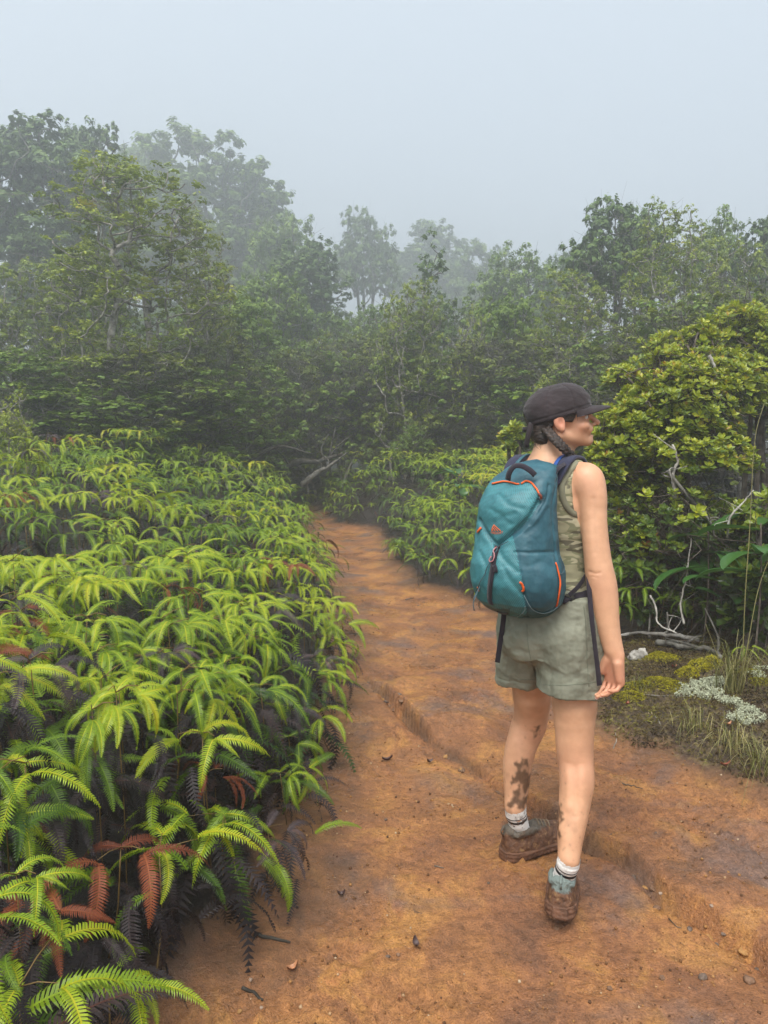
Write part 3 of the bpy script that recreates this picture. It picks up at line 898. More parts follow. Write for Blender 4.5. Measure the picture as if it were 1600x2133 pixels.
# the tangled understorey: low trees and thickets closing the view under the crowns
UN = []
for px, py, Y, k in [(30, 720, 11.5, 'thicket'), (130, 740, 12.5, 'bare_thicket'), (215, 770, 11.5, 'thicket'), (330, 720, 12.0, 'bare_thicket'), (395, 760, 12.5, 'thicket'),
                     (450, 700, 14.5, 'bare_thicket'), (515, 740, 15.5, 'thicket'), (570, 720, 17, 'bare_thicket'), (610, 700, 19, 'thicket'), (660, 730, 19.5, 'bare_thicket'), (705, 690, 18.5, 'bare_thicket'),
                     (745, 720, 18, 'thicket'), (800, 700, 17.5, 'bare_thicket'), (860, 690, 17, 'thicket'), (920, 720, 16.5, 'bare_thicket'), (980, 730, 16, 'thicket'), (1030, 700, 15.5, 'bare_thicket'),
                     (1090, 690, 15, 'bare_thicket'), (1150, 760, 14, 'thicket'), (1240, 700, 13.5, 'bare_thicket'), (1310, 690, 13, 'thicket'), (1390, 640, 10.5, 'bare_thicket'), (1470, 600, 11, 'thicket'), (1560, 600, 10, 'bare_thicket'),
                     (680, 640, 24, 'thicket'), (560, 640, 24, 'thicket'), (820, 620, 22, 'thicket'), (960, 610, 20, 'thicket'), (250, 640, 18, 'thicket'), (90, 640, 18, 'thicket'), (400, 610, 20, 'thicket'), (1250, 600, 17, 'thicket'), (1450, 600, 16, 'thicket')]:
    UN.append(plant(k, px, py, Y, {'thicket': 'low tangled leafy tree of the dim forest edge', 'bare_thicket': 'low bare-branched tree of the dim forest edge'}[k], half_px=1500 * 1.7 / Y, name='understorey_tree', group=G3 + (', leafy' if k == 'thicket' else ', bare')))
plant('bright_bush', 20, 795, 7.2, 'small bright bush at the far brim of the fern bank', half_px=75, name='bush', cat='bush')
plant('thicket', 860, 880, 15, 'low shrub behind the bend ferns', half_px=60, name='bush', cat='bush')

# the forest behind, one mass
def far_wood():
    rg = np.random.default_rng(77)
    wood, crown = Soup(), Soup()
    for k in range(46):
        x = rg.uniform(-34, 34); y = rg.uniform(30, 58)
        if abs(x - 0.0) < 3.5 and y < 36: continue
        z0 = float(terrain(np.array([x]), np.array([y]))[0][0])
        H = rg.uniform(4.0, 5.8)
        seg_soup(wood, [(np.array([[x, y, z0 - .2], [x + rg.normal(0, .3), y, z0 + H * 0.7]]), (0.14, 0.06))])
        n = 14
        c = np.stack([x + rg.normal(0, 1.3, n), y + rg.normal(0, 1.0, n), z0 + H * rg.uniform(0.35, 0.95, n)], 1)
        leaf_cloud(crown, c, rg.uniform(0.7, 1.1, n), 10, 0.34, rg, 0.45)
    o = obj('forest', None); tag(o, 'far forest reading as one dim mass in the mist', 'forest', kind='stuff')
    obj('trunk', wood.mesh('far_trunks', [M_BARKD]), o); obj('crown', crown.mesh('far_crowns', [LM['dark']], False), o)
far_wood()

# crooked limb over the mouth of the trail, and a fallen one
def limb(name, label, pts, r0, r1, mat, twigs=0, seed=1, cat='branch', group=None):
    rg = np.random.default_rng(seed)
    s = Soup()
    P = spline(pts, 18) + rg.normal(0, 0.35 * r1, (18, 3))
    s.tube(P, np.linspace(r0, r1, 18) * rg.uniform(0.85, 1.15, 18), 7, 0.5)
    o = obj(name, s.mesh(name, [mat]))
    tag(o, label, cat, group)
    for k in range(twigs):
        i = int(rg.integers(5, 17)); d = rg.normal(size=3); d[2] = abs(d[2]); d /= np.linalg.norm(d)
        t = Soup(); L = rg.uniform(0.2, 0.6) * (r0 / 0.05)
        t.tube(spline([P[i], P[i] + d * L * 0.5 + rg.normal(0, .03, 3), P[i] + d * L + rg.normal(0, .08, 3)], 5), np.linspace(r1 * 0.9, r1 * 0.35, 5), 5, 0.5)
        obj('twig', t.mesh('twig', [mat]), o)
    return o
limb('leaning_branch', 'dark crooked limb leaning low across the mouth of the trail', [at(560, 1010, 15.2), at(610, 965, 15.2), at(660, 962, 15.2), at(715, 945, 15.4)], 0.09, 0.03, M_BARKD, 6, 3)
limb('leaning_branch', 'pale-tipped crooked limb rising beside the mouth of the trail', [at(630, 1010, 15), at(660, 985, 15), at(690, 968, 15), at(722, 943, 15)], 0.07, 0.015, M_BARK, 4, 4)
limb('leaning_branch', 'thin dark limb sweeping out of the gloom over the fern bank', [at(520, 960, 14.5), at(580, 930, 14.5), at(650, 945, 14.6)], 0.05, 0.015, M_BARKD, 4, 5)
# ------------------------------------------------------------------ hiker: implicit surfaces meshed with surface nets
class Field:
    def __init__(s, lo, hi, h):
        s.lo = np.array(lo, float); s.h = h
        s.n = np.ceil((np.array(hi) - s.lo) / h).astype(int) + 1
        s.F = np.full(s.n, 1.0, np.float32)
    def block(s, lo, hi):
        a = np.clip(np.floor((np.array(lo) - s.lo) / s.h).astype(int), 0, s.n - 1)
        b = np.clip(np.ceil((np.array(hi) - s.lo) / s.h).astype(int) + 1, 1, s.n)
        if np.any(b <= a): return None, None
        ax = [(s.lo[i] + s.h * np.arange(a[i], b[i])).astype(np.float32) for i in range(3)]
        P = np.stack(np.meshgrid(*ax, indexing='ij'), -1)
        return (slice(a[0], b[0]), slice(a[1], b[1]), slice(a[2], b[2])), P
    def add(s, prim, k=0.01):
        fn, lo, hi = prim
        sl, P = s.block(np.array(lo) - k - 3 * s.h, np.array(hi) + k + 3 * s.h)
        if sl is None: return
        d = fn(P); f = s.F[sl]
        if k > 0:
            hh = np.clip(0.5 + 0.5 * (f - d) / k, 0, 1)
            s.F[sl] = f * (1 - hh) + d * hh - k * hh * (1 - hh)
        else:
            s.F[sl] = np.minimum(f, d)
    def cut(s, prim, k=0.004):
        fn, lo, hi = prim
        sl, P = s.block(np.array(lo) - k - 2 * s.h, np.array(hi) + k + 2 * s.h)
        if sl is None: return
        d = -fn(P); f = s.F[sl]
        hh = np.clip(0.5 - 0.5 * (f - d) / k, 0, 1)
        s.F[sl] = f * (1 - hh) + d * hh + k * hh * (1 - hh)
    def mesh(s):
        F = s.F; ins = F < 0
        c = np.zeros(np.array(F.shape) - 1, np.int8)
        for dx in (0, 1):
            for dy in (0, 1):
                for dz in (0, 1):
                    c += ins[dx:F.shape[0] - 1 + dx, dy:F.shape[1] - 1 + dy, dz:F.shape[2] - 1 + dz]
        act = np.argwhere((c > 0) & (c < 8))
        cor = {(dx, dy, dz): F[act[:, 0] + dx, act[:, 1] + dy, act[:, 2] + dz] for dx in (0, 1) for dy in (0, 1) for dz in (0, 1)}
        S = np.zeros((len(act), 3)); W = np.zeros(len(act))
        for a in cor:
            for ax in range(3):
                if a[ax]: continue
                b = list(a); b[ax] = 1; b = tuple(b)
                fa, fb = cor[a], cor[b]
                m = (fa < 0) != (fb < 0)
                t = np.where(m, fa / np.where(m, fa - fb, 1), 0)
                p = np.zeros((len(act), 3)) + np.array(a); p[:, ax] = t
                S += p * m[:, None]; W += m
        V = (act + S / W[:, None]) * s.h + s.lo
        idm = np.full(c.shape, -1, np.int32); idm[act[:, 0], act[:, 1], act[:, 2]] = np.arange(len(act))
        Q = []
        for ax in range(3):
            sl0 = [slice(None)] * 3; sl1 = [slice(None)] * 3
            sl0[ax] = slice(0, -1); sl1[ax] = slice(1, None)
            e = np.argwhere(ins[tuple(sl0)] != ins[tuple(sl1)])
            o1, o2 = [(1, 2), (2, 0), (0, 1)][ax]
            e = e[(e[:, o1] > 0) & (e[:, o2] > 0) & (e[:, o1] < F.shape[o1] - 1) & (e[:, o2] < F.shape[o2] - 1)]
            neg = ins[e[:, 0], e[:, 1], e[:, 2]]
            def cell(d1, d2):
                q = e.copy(); q[:, o1] -= d1; q[:, o2] -= d2
                return idm[q[:, 0], q[:, 1], q[:, 2]]
            q = np.stack([cell(1, 1), cell(0, 1), cell(0, 0), cell(1, 0)], 1)
            q[~neg] = q[~neg][:, ::-1]
            Q.append(q)
        Q = np.concatenate(Q)
        return V, Q[(Q >= 0).all(1)]

def cone(a, b, ra, rb, flat=1.0, axis=None):
    a, b = np.array(a, np.float32), np.array(b, np.float32)
    ax = None if axis is None else np.array(axis, np.float32) / np.linalg.norm(axis)
    ba = b - a; L2 = float(ba.dot(ba)) + 1e-12
    def fn(P):
        t = np.clip(((P - a) @ ba) / L2, 0, 1)
        q = P - a - t[..., None] * ba
        if ax is not None:
            q = q + ((q @ ax) * (1 / flat - 1))[..., None] * ax
        return np.linalg.norm(q, axis=-1) - (ra + (rb - ra) * t)
    m = max(ra, rb)
    return fn, np.minimum(a, b) - m, np.maximum(a, b) + m

def ell(c, r, M=np.eye(3)):
    """ellipsoid with axes the columns of M"""
    c, r, M = np.array(c, np.float32), np.array(r, np.float32), np.array(M, np.float32)
    def fn(P):
        q = (P - c) @ M
        k0 = np.linalg.norm(q / r, axis=-1); k1 = np.linalg.norm(q / (r * r), axis=-1)
        return k0 * (k0 - 1) / (k1 + 1e-9)
    e = np.abs(M) @ r
    return fn, c - e, c + e

def chain(f, pts, radii, n=10, k=0.0, **kw):
    P = spline(pts, n); r = np.interp(np.linspace(0, 1, n), np.linspace(0, 1, len(radii)), radii)
    for i in range(n - 1):
        f.add(cone(P[i], P[i + 1], r[i], r[i + 1], **kw), k)
    return P, r

def vnormals(V, Q):
    n = np.cross(V[Q[:, 2]] - V[Q[:, 0]], V[Q[:, 3 if Q.shape[1] == 4 else 1]] - V[Q[:, 1 if Q.shape[1] == 4 else 0]])
    N_ = np.zeros_like(V)
    for k in range(Q.shape[1]): np.add.at(N_, Q[:, k], n)
    return N_ / (np.linalg.norm(N_, axis=1)[:, None] + 1e-12)

def relax(V, Q, it=2, lam=0.5):
    E = np.concatenate([Q[:, [i, (i + 1) % Q.shape[1]]] for i in range(Q.shape[1])])
    cnt = np.bincount(E[:, 0], minlength=len(V)) + np.bincount(E[:, 1], minlength=len(V))
    for _ in range(it):
        S = np.zeros_like(V)
        for k in range(3):
            S[:, k] = np.bincount(E[:, 0], V[E[:, 1], k], len(V)) + np.bincount(E[:, 1], V[E[:, 0], k], len(V))
        V = V + lam * (S / np.maximum(cnt, 1)[:, None] - V)
    return V

def line_dist(P, L):
    best = np.full(len(P), 1e9)
    for a, b in zip(L[:-1], L[1:]):
        d = b - a; t = np.clip(((P - a) @ d) / (d @ d + 1e-12), 0, 1)
        best = np.minimum(best, np.linalg.norm(P - a - t[:, None] * d, axis=1))
    return best

def in_poly(px, py, poly):
    poly = np.array(poly, float); c = np.zeros(len(px), bool)
    j = len(poly) - 1
    for i in range(len(poly)):
        (xi, yi), (xj, yj) = poly[i], poly[j]
        c ^= ((yi > py) != (yj > py)) & (px < (xj - xi) * (py - yi) / (yj - yi + 1e-12) + xi)
        j = i
    return c

def bvh_of(V, Q):
    return BVHTree.FromPolygons([tuple(v) for v in V], [tuple(q) for q in Q])

CAMV = Vector((0, 0, CAM_H))
def trace(bvh, pts, off=0.002, n=None, fallback=None):
    """points of a surface seen at these picture positions, lifted off it a little, with normals"""
    out, nor = [], []
    for (px, py) in (spline(np.array(pts, float), n) if n else pts):
        d = Vector(ray(px, py)).normalized()
        hit = bvh.ray_cast(CAMV, d)
        if hit[0] is None:
            if fallback is None:
                near = bvh.find_nearest(Vector(at(px, py, out[-1][1] if out else 2.15)))
                p = np.array(near[0]); nn = np.array(near[1])
            else:
                p = at(px, py, fallback); nn = np.array([0, -1.0, 0.0])
        else:
            p = np.array(hit[0]); nn = np.array(hit[1])
            if nn.dot(np.array(d)) > 0: nn = -nn
        out.append(p + nn * off); nor.append(nn)
    return np.array(out), np.array(nor)

def ribbon(pts, nor, width, thick=0.0022):
    """flat webbing strip lying along pts with face normals nor"""
    P = np.asarray(pts, float); Nn = np.asarray(nor, float)
    D = np.gradient(P, axis=0); D /= np.linalg.norm(D, axis=1)[:, None] + 1e-12
    S = np.cross(D, Nn); S /= np.linalg.norm(S, axis=1)[:, None] + 1e-12
    U = np.cross(S, D)
    w = (np.full(len(P), width) if np.isscalar(width) else np.asarray(width))[:, None] / 2
    sec = [-S * w - U * thick / 2, S * w - U * thick / 2, S * w + U * thick / 2, -S * w + U * thick / 2]
    V = np.stack([P + q for q in sec], 1).reshape(-1, 3)
    n = len(P)
    Q = [[i * 4 + k, i * 4 + (k + 1) % 4, (i + 1) * 4 + (k + 1) % 4, (i + 1) * 4 + k] for i in range(n - 1) for k in range(4)]
    Q += [[3, 2, 1, 0], [4 * n - 4, 4 * n - 3, 4 * n - 2, 4 * n - 1]]
    return V, np.array(Q)

def smooth_n(nor, it=6):
    nor = np.array(nor)
    for _ in range(it):
        nor[1:-1] = (nor[:-2] + 2 * nor[1:-1] + nor[2:]) / 4
    return nor / np.linalg.norm(nor, axis=1)[:, None]

# ---------------- frames
def yawv(a):
    return np.array([math.sin(a), math.cos(a), 0.0]), np.array([math.cos(a), -math.sin(a), 0.0])
Z = np.array([0, 0, 1.0])
TZ = np.array([0.74, 0.80, 0.86, 0.93, 1.00, 1.06, 1.14, 1.22, 1.29, 1.34, 1.375, 1.405, 1.43])
TW = np.array([0.125, 0.150, 0.166, 0.164, 0.143, 0.126, 0.128, 0.141, 0.150, 0.146, 0.122, 0.080, 0.055])
TD = np.array([0.090, 0.105, 0.118, 0.113, 0.098, 0.088, 0.092, 0.104, 0.106, 0.095, 0.078, 0.062, 0.052])
TS = np.array([-0.01, -0.012, -0.012, -0.004, 0.004, 0.010, 0.012, 0.010, 0.006, -0.002, -0.010, -0.014, -0.012])
def torso_c(z):
    z = np.asarray(z, float)
    return np.stack([np.interp(z, [0.75, 1.43], [0.566, 0.552]), np.interp(z, [0.75, 1.43], [2.36, 2.425])], -1)
def torso_yaw(z):
    return np.interp(z, [0.85, 1.0, 1.25], [R(38), R(40), R(45)])
def torso(off=0.0, z0=0.74, z1=1.43):
    def fn(P):
        z = P[..., 2]; zc = np.clip(z, z0, z1)
        c = torso_c(zc); a = torso_yaw(zc)
        dx, dy = P[..., 0] - c[..., 0], P[..., 1] - c[..., 1]
        fw = dx * np.sin(a) + dy * np.cos(a) - np.interp(zc, TZ, TS)
        rt_ = dx * np.cos(a) - dy * np.sin(a)
        w, d = np.interp(zc, TZ, TW) + off, np.interp(zc, TZ, TD) + off
        k0 = np.sqrt((rt_ / w) ** 2 + (fw / d) ** 2)
        k1 = np.sqrt((rt_ / w ** 2) ** 2 + (fw / d ** 2) ** 2)
        r2 = k0 * (k0 - 1) / (k1 + 1e-6)
        dz = np.abs(z - zc)
        return np.where(dz > 0, np.sqrt(np.maximum(r2, 0) ** 2 + dz ** 2) + np.minimum(r2, 0) * (dz == 0), r2).astype(np.float32)
    return fn, np.array([0.34, 2.12, z0 - 0.02]), np.array([0.78, 2.66, z1 + 0.02])

HF, HR = yawv(R(95)); HUP = Z.copy()
_p = R(3); HF = HF * math.cos(_p) + Z * math.sin(_p); HUP = np.cross(HR, HF)
HO = np.array([0.590, 2.43, 1.562])
HM = np.stack([HF, HR, HUP], 1)
def hd(f, r, u): return HO + HF * f + HR * r + HUP * u

LEG_R = [((1186, 1300), 56, 2.31), ((1196, 1440), 48, 2.30), ((1197, 1520), 38.5, 2.285), ((1197, 1556), 36.5, 2.28), ((1200, 1592), 34, 2.27), ((1202, 1627), 34.5, 2.25), ((1198, 1663), 31.5, 2.235), ((1194, 1699), 29, 2.215), ((1189, 1734), 26.5, 2.195), ((1186, 1770), 22.5, 2.175), ((1183, 1800), 20, 2.16), ((1182, 1830), 21, 2.15)]
LEG_L = [((1095, 1300), 52, 2.43), ((1107, 1431), 40, 2.50), ((1108, 1467), 36, 2.535), ((1104, 1503), 34, 2.56), ((1098, 1520), 33, 2.56), ((1085, 1556), 30.5, 2.55), ((1078, 1592), 29, 2.54), ((1076, 1627), 25.5, 2.53), ((1074, 1663), 21.5, 2.515), ((1074, 1690), 20, 2.505), ((1074, 1715), 21, 2.50)]
ARM_R = [((1222, 1000), 33, 2.315), ((1233, 1030), 28, 2.295), ((1236, 1060), 26.5, 2.285), ((1240, 1120), 27.5, 2.265), ((1247, 1180), 29.5, 2.25), ((1254, 1220), 31, 2.24), ((1259, 1260), 29, 2.23), ((1266, 1305), 23.5, 2.22), ((1276, 1345), 17.5, 2.205), ((1281, 1365), 16, 2.20)]
def limb_pts(L):
    P = np.array([at(p[0], p[1], Y) for p, w, Y in L])
    r = np.array([w * Y * 1.01 / FPX for p, w, Y in L])
    return P, r
RLp, RLr = limb_pts(LEG_R); LLp, LLr = limb_pts(LEG_L); RAp, RAr = limb_pts(ARM_R)
RAr = RAr * np.array([0.92, 0.90, 0.88, 0.86, 0.85, 0.87, 0.88, 0.90, 0.92, 0.92])

person = obj('person', None, loc=(0.56, 2.36, 0))
tag(person, 'hiker walking up the trail in camouflage tank top, sage shorts and dark cap, looking sideways', 'person')
PINV = Matrix.Translation((-0.56, -2.36, 0))
def ppart(name, V, F, mats, parent=person, smooth=True, attrs=None, midx=None):
    o = obj(name, new_mesh(name, V, F, smooth, attrs, mats, midx))
    o.parent = parent
    o.matrix_parent_inverse = PINV if parent is person else Matrix.Identity(4)
    return o

# ---------------- where the shoes stand
hbL = gnd(1046, 1782, 0.0); tbL = gnd(1165, 1742, 0.0)
fwL = (tbL - hbL)[:2]; fwL /= np.linalg.norm(fwL)
shoeL = np.array([*(hbL[:2] + fwL * 0.096), 0.0]); shoeL[2] = max(gz(*(shoeL[:2])), gz(*(shoeL[:2] + fwL * 0.15))) + 0.006
hz_ = 0.030
hbR = gnd(1166, 1912, hz_); fwR = np.array([math.sin(R(17)), math.cos(R(17))])
ptR = math.asin(min(0.4, (hz_ + 0.012) / 0.22))
shoeR = np.array([*(hbR[:2] + fwR * 0.09), 0.0]); shoeR[2] = gz(*(hbR[:2] + fwR * 0.22)) + 0.13 * math.sin(ptR) + 0.010
ankL = shoeL + np.array([*(fwL * -0.014), 0.085]); ankR = shoeR + np.array([*(fwR * 0.004), 0.085])
LEG_R[-1] = None; LEG_L[-1] = None
def _leg(L, ank, r):
    P, rr = limb_pts([q for q in L if q is not None])
    return np.vstack([P, ank]), np.append(rr, r)
RLp, RLr = _leg(LEG_R, ankR, 0.029); LLp, LLr = _leg(LEG_L, ankL, 0.031)

# ---------------- bare body
H_ = 0.0038
B = Field((0.32, 2.05, 0.06), (0.80, 2.80, 1.70), H_)
B.add(torso(0.0, 0.82), 0.0)
chain(B, RLp, RLr, 26, 0.012)
chain(B, LLp, LLr, 26, 0.012)
# buttocks, deltoid, shoulder slope, shoulder blades
B.add(ell(torso_c(0.87).tolist() + [0.87] + np.array([0.035, -0.075, 0]), (0.08, 0.08, 0.085)), 0.03)
B.add(ell(torso_c(0.87).tolist() + [0.87] + np.array([-0.08, -0.015, 0]), (0.08, 0.08, 0.085)), 0.03)
_f, _r = yawv(R(45)); cn = np.array([0.552, 2.425, 1.41])
shR = RAp[0]; shL = cn - _r * 0.148 + _f * 0.01 + [0, 0, -0.055]
B.add(cone(cn + [0, 0, 0.015], shR + [-0.01, 0.012, 0.012], 0.045, 0.042), 0.03)
B.add(cone(cn + [0, 0, 0.015], shL + [0, 0, 0.01], 0.045, 0.045), 0.03)
B.add(cone(cn + _r * 0.08 - _f * 0.06 + [0, 0, -0.06], cn + _r * 0.07 - _f * 0.065 + [0, 0, -0.18], 0.04, 0.03), 0.03)
chain(B, RAp, RAr, 24, 0.018)
B.add(ell(shR + [0.004, 0.0, -0.008], (0.049, 0.049, 0.056)), 0.02)
# far arm bent in front of the belly, steadying the pack strap
LA = [shL, shL + [-0.01, 0.09, -0.14], shL + [0.02, 0.14, -0.26]]
chain(B, LA, [0.048, 0.043, 0.038], 10, 0.015)
chain(B, [LA[-1], LA[-1] + [0.07, 0.04, 0.03], LA[-1] + [0.15, 0.03, 0.06]], [0.038, 0.034, 0.025], 8, 0.008)
lw = LA[-1] + [0.15, 0.03, 0.06]
B.add(cone(lw, lw + [0.06, -0.005, 0.02], 0.026, 0.03, 0.5, (0, 1, 0)), 0.008)
for k, zz in enumerate((0.03, 0.011, -0.008, -0.026)):
    a = lw + np.array([0.07, -0.005, 0.02 + zz])
    chain(B, [a, a + [0.025, -0.008, 0.004], a + [0.03, -0.035, 0.004], a + [0.012, -0.048, 0.002]], [0.0095, 0.008, 0.0075], 6, 0.003)
chain(B, [lw + [0.02, -0.01, 0.03], lw + [0.05, -0.03, 0.045], lw + [0.075, -0.04, 0.04]], [0.012, 0.009, 0.008], 5, 0.003)
# neck and head
nk = hd(-0.03, 0, -0.045)
B.add(cone(cn + [0.0, -0.012, -0.01], nk, 0.061, 0.053), 0.03)
B.add(cone(cn + [0.02, 0.02, -0.01], hd(0.015, 0, -0.05), 0.05, 0.042), 0.02)
B.add(cone(cn + _f * 0.05 + [0, 0, -0.01], hd(-0.012, 0.058, -0.04), 0.014, 0.016), 0.02)   # neck tendon
B.add(ell(hd(-0.012, 0, 0.035), (0.097, 0.076, 0.082), HM), 0.015)
B.add(ell(hd(0.040, 0, -0.022), (0.060, 0.056, 0.060), HM), 0.015)
B.add(ell(hd(0.075, 0, 0.030), (0.026, 0.050, 0.020), HM), 0.012)
for s in (-1, 1):
    B.add(cone(hd(-0.004, 0.052 * s, -0.042), hd(0.082, 0.014 * s, -0.064), 0.018, 0.016), 0.014)
    B.add(ell(hd(0.066, 0.038 * s, -0.014), (0.024, 0.022, 0.019), HM), 0.010)
    B.add(ell(hd(0.088, 0.021 * s, -0.026), (0.016, 0.018, 0.018), HM), 0.008)
    B.cut(ell(hd(0.094, 0.031 * s, 0.016), (0.011, 0.015, 0.007), HM), 0.008)
    # ear
    EM = HM @ rotz(0) @ np.array([[math.cos(.25), 0, -math.sin(.25)], [0, 1, 0], [math.sin(.25), 0, math.cos(.25)]])
    B.add(ell(hd(-0.014, 0.077 * s, 0.0), (0.0185, 0.009, 0.031), EM), 0.004)
    B.cut(ell(hd(-0.010, 0.087 * s, 0.001), (0.0085, 0.007, 0.015), EM), 0.003)
    B.add(ell(hd(-0.004, 0.078 * s, -0.022), (0.009, 0.007, 0.010), HM), 0.004)
B.add(ell(hd(0.089, 0, -0.063), (0.018, 0.020, 0.017), HM), 0.010)
B.add(cone(hd(0.089, 0, 0.028), hd(0.122, 0, -0.005), 0.008, 0.0095), 0.007)
for s in (-1, 1): B.add(ell(hd(0.106, 0.011 * s, -0.011), (0.010, 0.007, 0.007), HM), 0.004)
B.add(ell(hd(0.101, 0, -0.0265), (0.009, 0.019, 0.006), HM), 0.004)
B.add(ell(hd(0.099, 0, -0.0475), (0.010, 0.017, 0.0065), HM), 0.004)
B.cut(ell(hd(0.106, 0, -0.0365), (0.026, 0.031, 0.0078), HM), 0.003)
# right hand, relaxed, seen from its little-finger side
W = RAp[-1]
hD = np.array([0.03, 0.02, -1.0]); hD /= np.linalg.norm(hD)
hN = np.array([-0.86, -0.50, 0.0]); hN -= hD * hN.dot(hD); hN /= np.linalg.norm(hN)      # palm faces thigh and camera
hL = np.cross(hD, hN); hL /= np.linalg.norm(hL)
if hL[1] < 0: hL = -hL                                                                     # towards the index finger
def hp(d, n, l): return W + hD * d + hN * n + hL * l
for l in (-0.022, -0.007, 0.008, 0.022):
    B.add(cone(hp(0.0, 0, l * 0.55), hp(0.082, 0.002, l * 1.15), 0.019, 0.0135), 0.010)
B.add(cone(hp(0.02, 0.012, -0.022), hp(0.07, 0.010, -0.026), 0.014, 0.011), 0.008)
B.add(cone(hp(0.015, 0.016, 0.016), hp(0.055, 0.022, 0.030), 0.015, 0.012), 0.008)
FING = [(-0.0305, 0.060, 0.0072, 0.98), (-0.0105, 0.076, 0.0079, 0.78), (0.0100, 0.082, 0.0082, 0.66), (0.0300, 0.074, 0.0079, 0.50)]
TIPS = []
for l, L, rr, curl in FING:
    p = hp(0.080 + 0.004 * (1 - abs(l) / 0.03), 0.002, l)
    a = 0.42 + curl * 0.35; q = [p]
    for frac, da in ((0.46, 0.0), (0.30, 0.62 * curl + 0.15), (0.24, 0.45 * curl)):
        a += da
        p = p + (hD * math.cos(a) + hN * math.sin(a)) * L * frac - hL * l * 0.06
        q.append(p)
    for i in range(3):
        B.add(cone(q[i], q[i + 1], rr * (1 - 0.09 * i), rr * (0.93 - 0.09 * i)), 0.0025)
    TIPS.append((q[3], q[3] - q[2], a, rr))
th = [hp(0.02, 0.012, 0.030), hp(0.048, 0.026, 0.044), hp(0.075, 0.036, 0.046), hp(0.094, 0.044, 0.040)]
for i in range(3): B.add(cone(th[i], th[i + 1], (0.0135, 0.0105, 0.0095)[i], (0.0105, 0.0095, 0.0078)[i]), 0.004)
BV, BQ = B.mesh(); BF = B
BV = relax(BV, BQ, 2, 0.4)
BN = vnormals(BV, BQ)
_bb = bvh_of(BV, BQ)
for _ln, _dp, _wd in (([(1228, 1191), (1240, 1195), (1250, 1193)], .0025, .004), ([(1232, 1201), (1244, 1203)], .0015, .003), ([(1178, 1589), (1198, 1592), (1214, 1590)], .0008, .006),
                      ([(1078, 1519), (1095, 1524), (1110, 1529)], .0008, .006), ([(1183, 1610), (1184, 1680)], -.003, .014), ([(1216, 1610), (1214, 1680)], -.003, .014), ([(1198, 1600), (1199, 1700)], .003, .010), ([(1236, 1040), (1238, 1100), (1240, 1150)], .002, .010)):
    _L, _ = trace(_bb, _ln, 0, 20)
    BV = BV - BN * (_dp * np.exp(-(line_dist(BV, _L) / _wd) ** 2))[:, None]
BN = vnormals(BV, BQ)
bj = proj(BV); facing = np.einsum('ij,ij->i', BN, BV - np.array([0, 0, CAM_H])) < 0.02
# dried mud on the calves: drawn patches plus spatter
nz = fbm(BV * 95, 3, 3); nzb = fbm(BV * 40, 3, 9)
jx = bj[:, 0] + (fbm(BV * 70, 3, 14) - 0.5) * 26; jy = bj[:, 1] + (fbm(BV * 70, 3, 15) - 0.5) * 26
mud = np.zeros(len(BV))
for poly in ([(1070, 1588), (1090, 1580), (1106, 1590), (1106, 1630), (1098, 1642), (1066, 1632), (1067, 1612), (1076, 1604)],
             [(1067, 1645), (1098, 1636), (1100, 1668), (1092, 1682), (1058, 1680), (1062, 1664)],
             [(1106, 1522), (1122, 1512), (1131, 1512), (1120, 1532), (1108, 1546)],
             [(1158, 1680), (1168, 1680), (1168, 1738), (1160, 1745)]):
    mud = np.maximum(mud, in_poly(jx, jy, poly) * (0.45 + 0.75 * ss(0.36, 0.5, nzb)))
low = ss(0.50, 0.15, BV[:, 2])
mud = np.maximum(mud, 0.85 * ss(0.81, 0.85, fbm(BV * 120, 2, 41) + 0.05 * low) * (BV[:, 2] < 0.5))
mud = np.maximum(mud, 0.30 * ss(0.55, 0.75, nzb) * low)
mud = relax(np.repeat(np.clip(mud, 0, 1)[:, None], 3, 1), BQ, 2, 0.5)[:, 0]
flush = np.zeros(len(BV))
for c, r_, a in ((RAp[5], 0.05, .3), (hp(0.07, 0, 0), 0.075, .75), (hd(0.06, 0.04, -0.01), 0.035, .45), (hd(-0.014, 0.08, 0), 0.035, .9), (RLp[4], 0.08, .35), (LLp[4], 0.08, .3), (hd(0.11, 0, -0.005), 0.018, .5), (shR, 0.07, .3)):
    flush = np.maximum(flush, a * np.exp(-(np.linalg.norm(BV - c, axis=1) / r_) ** 2))
lips = np.exp(-((BV - hd(0.108, 0, -0.037)) @ HUP / 0.012) ** 2) * np.exp(-((BV - hd(0.108, 0, -0.037)) @ HR / 0.02) ** 2) * (((BV - HO) @ HF) > 0.098)

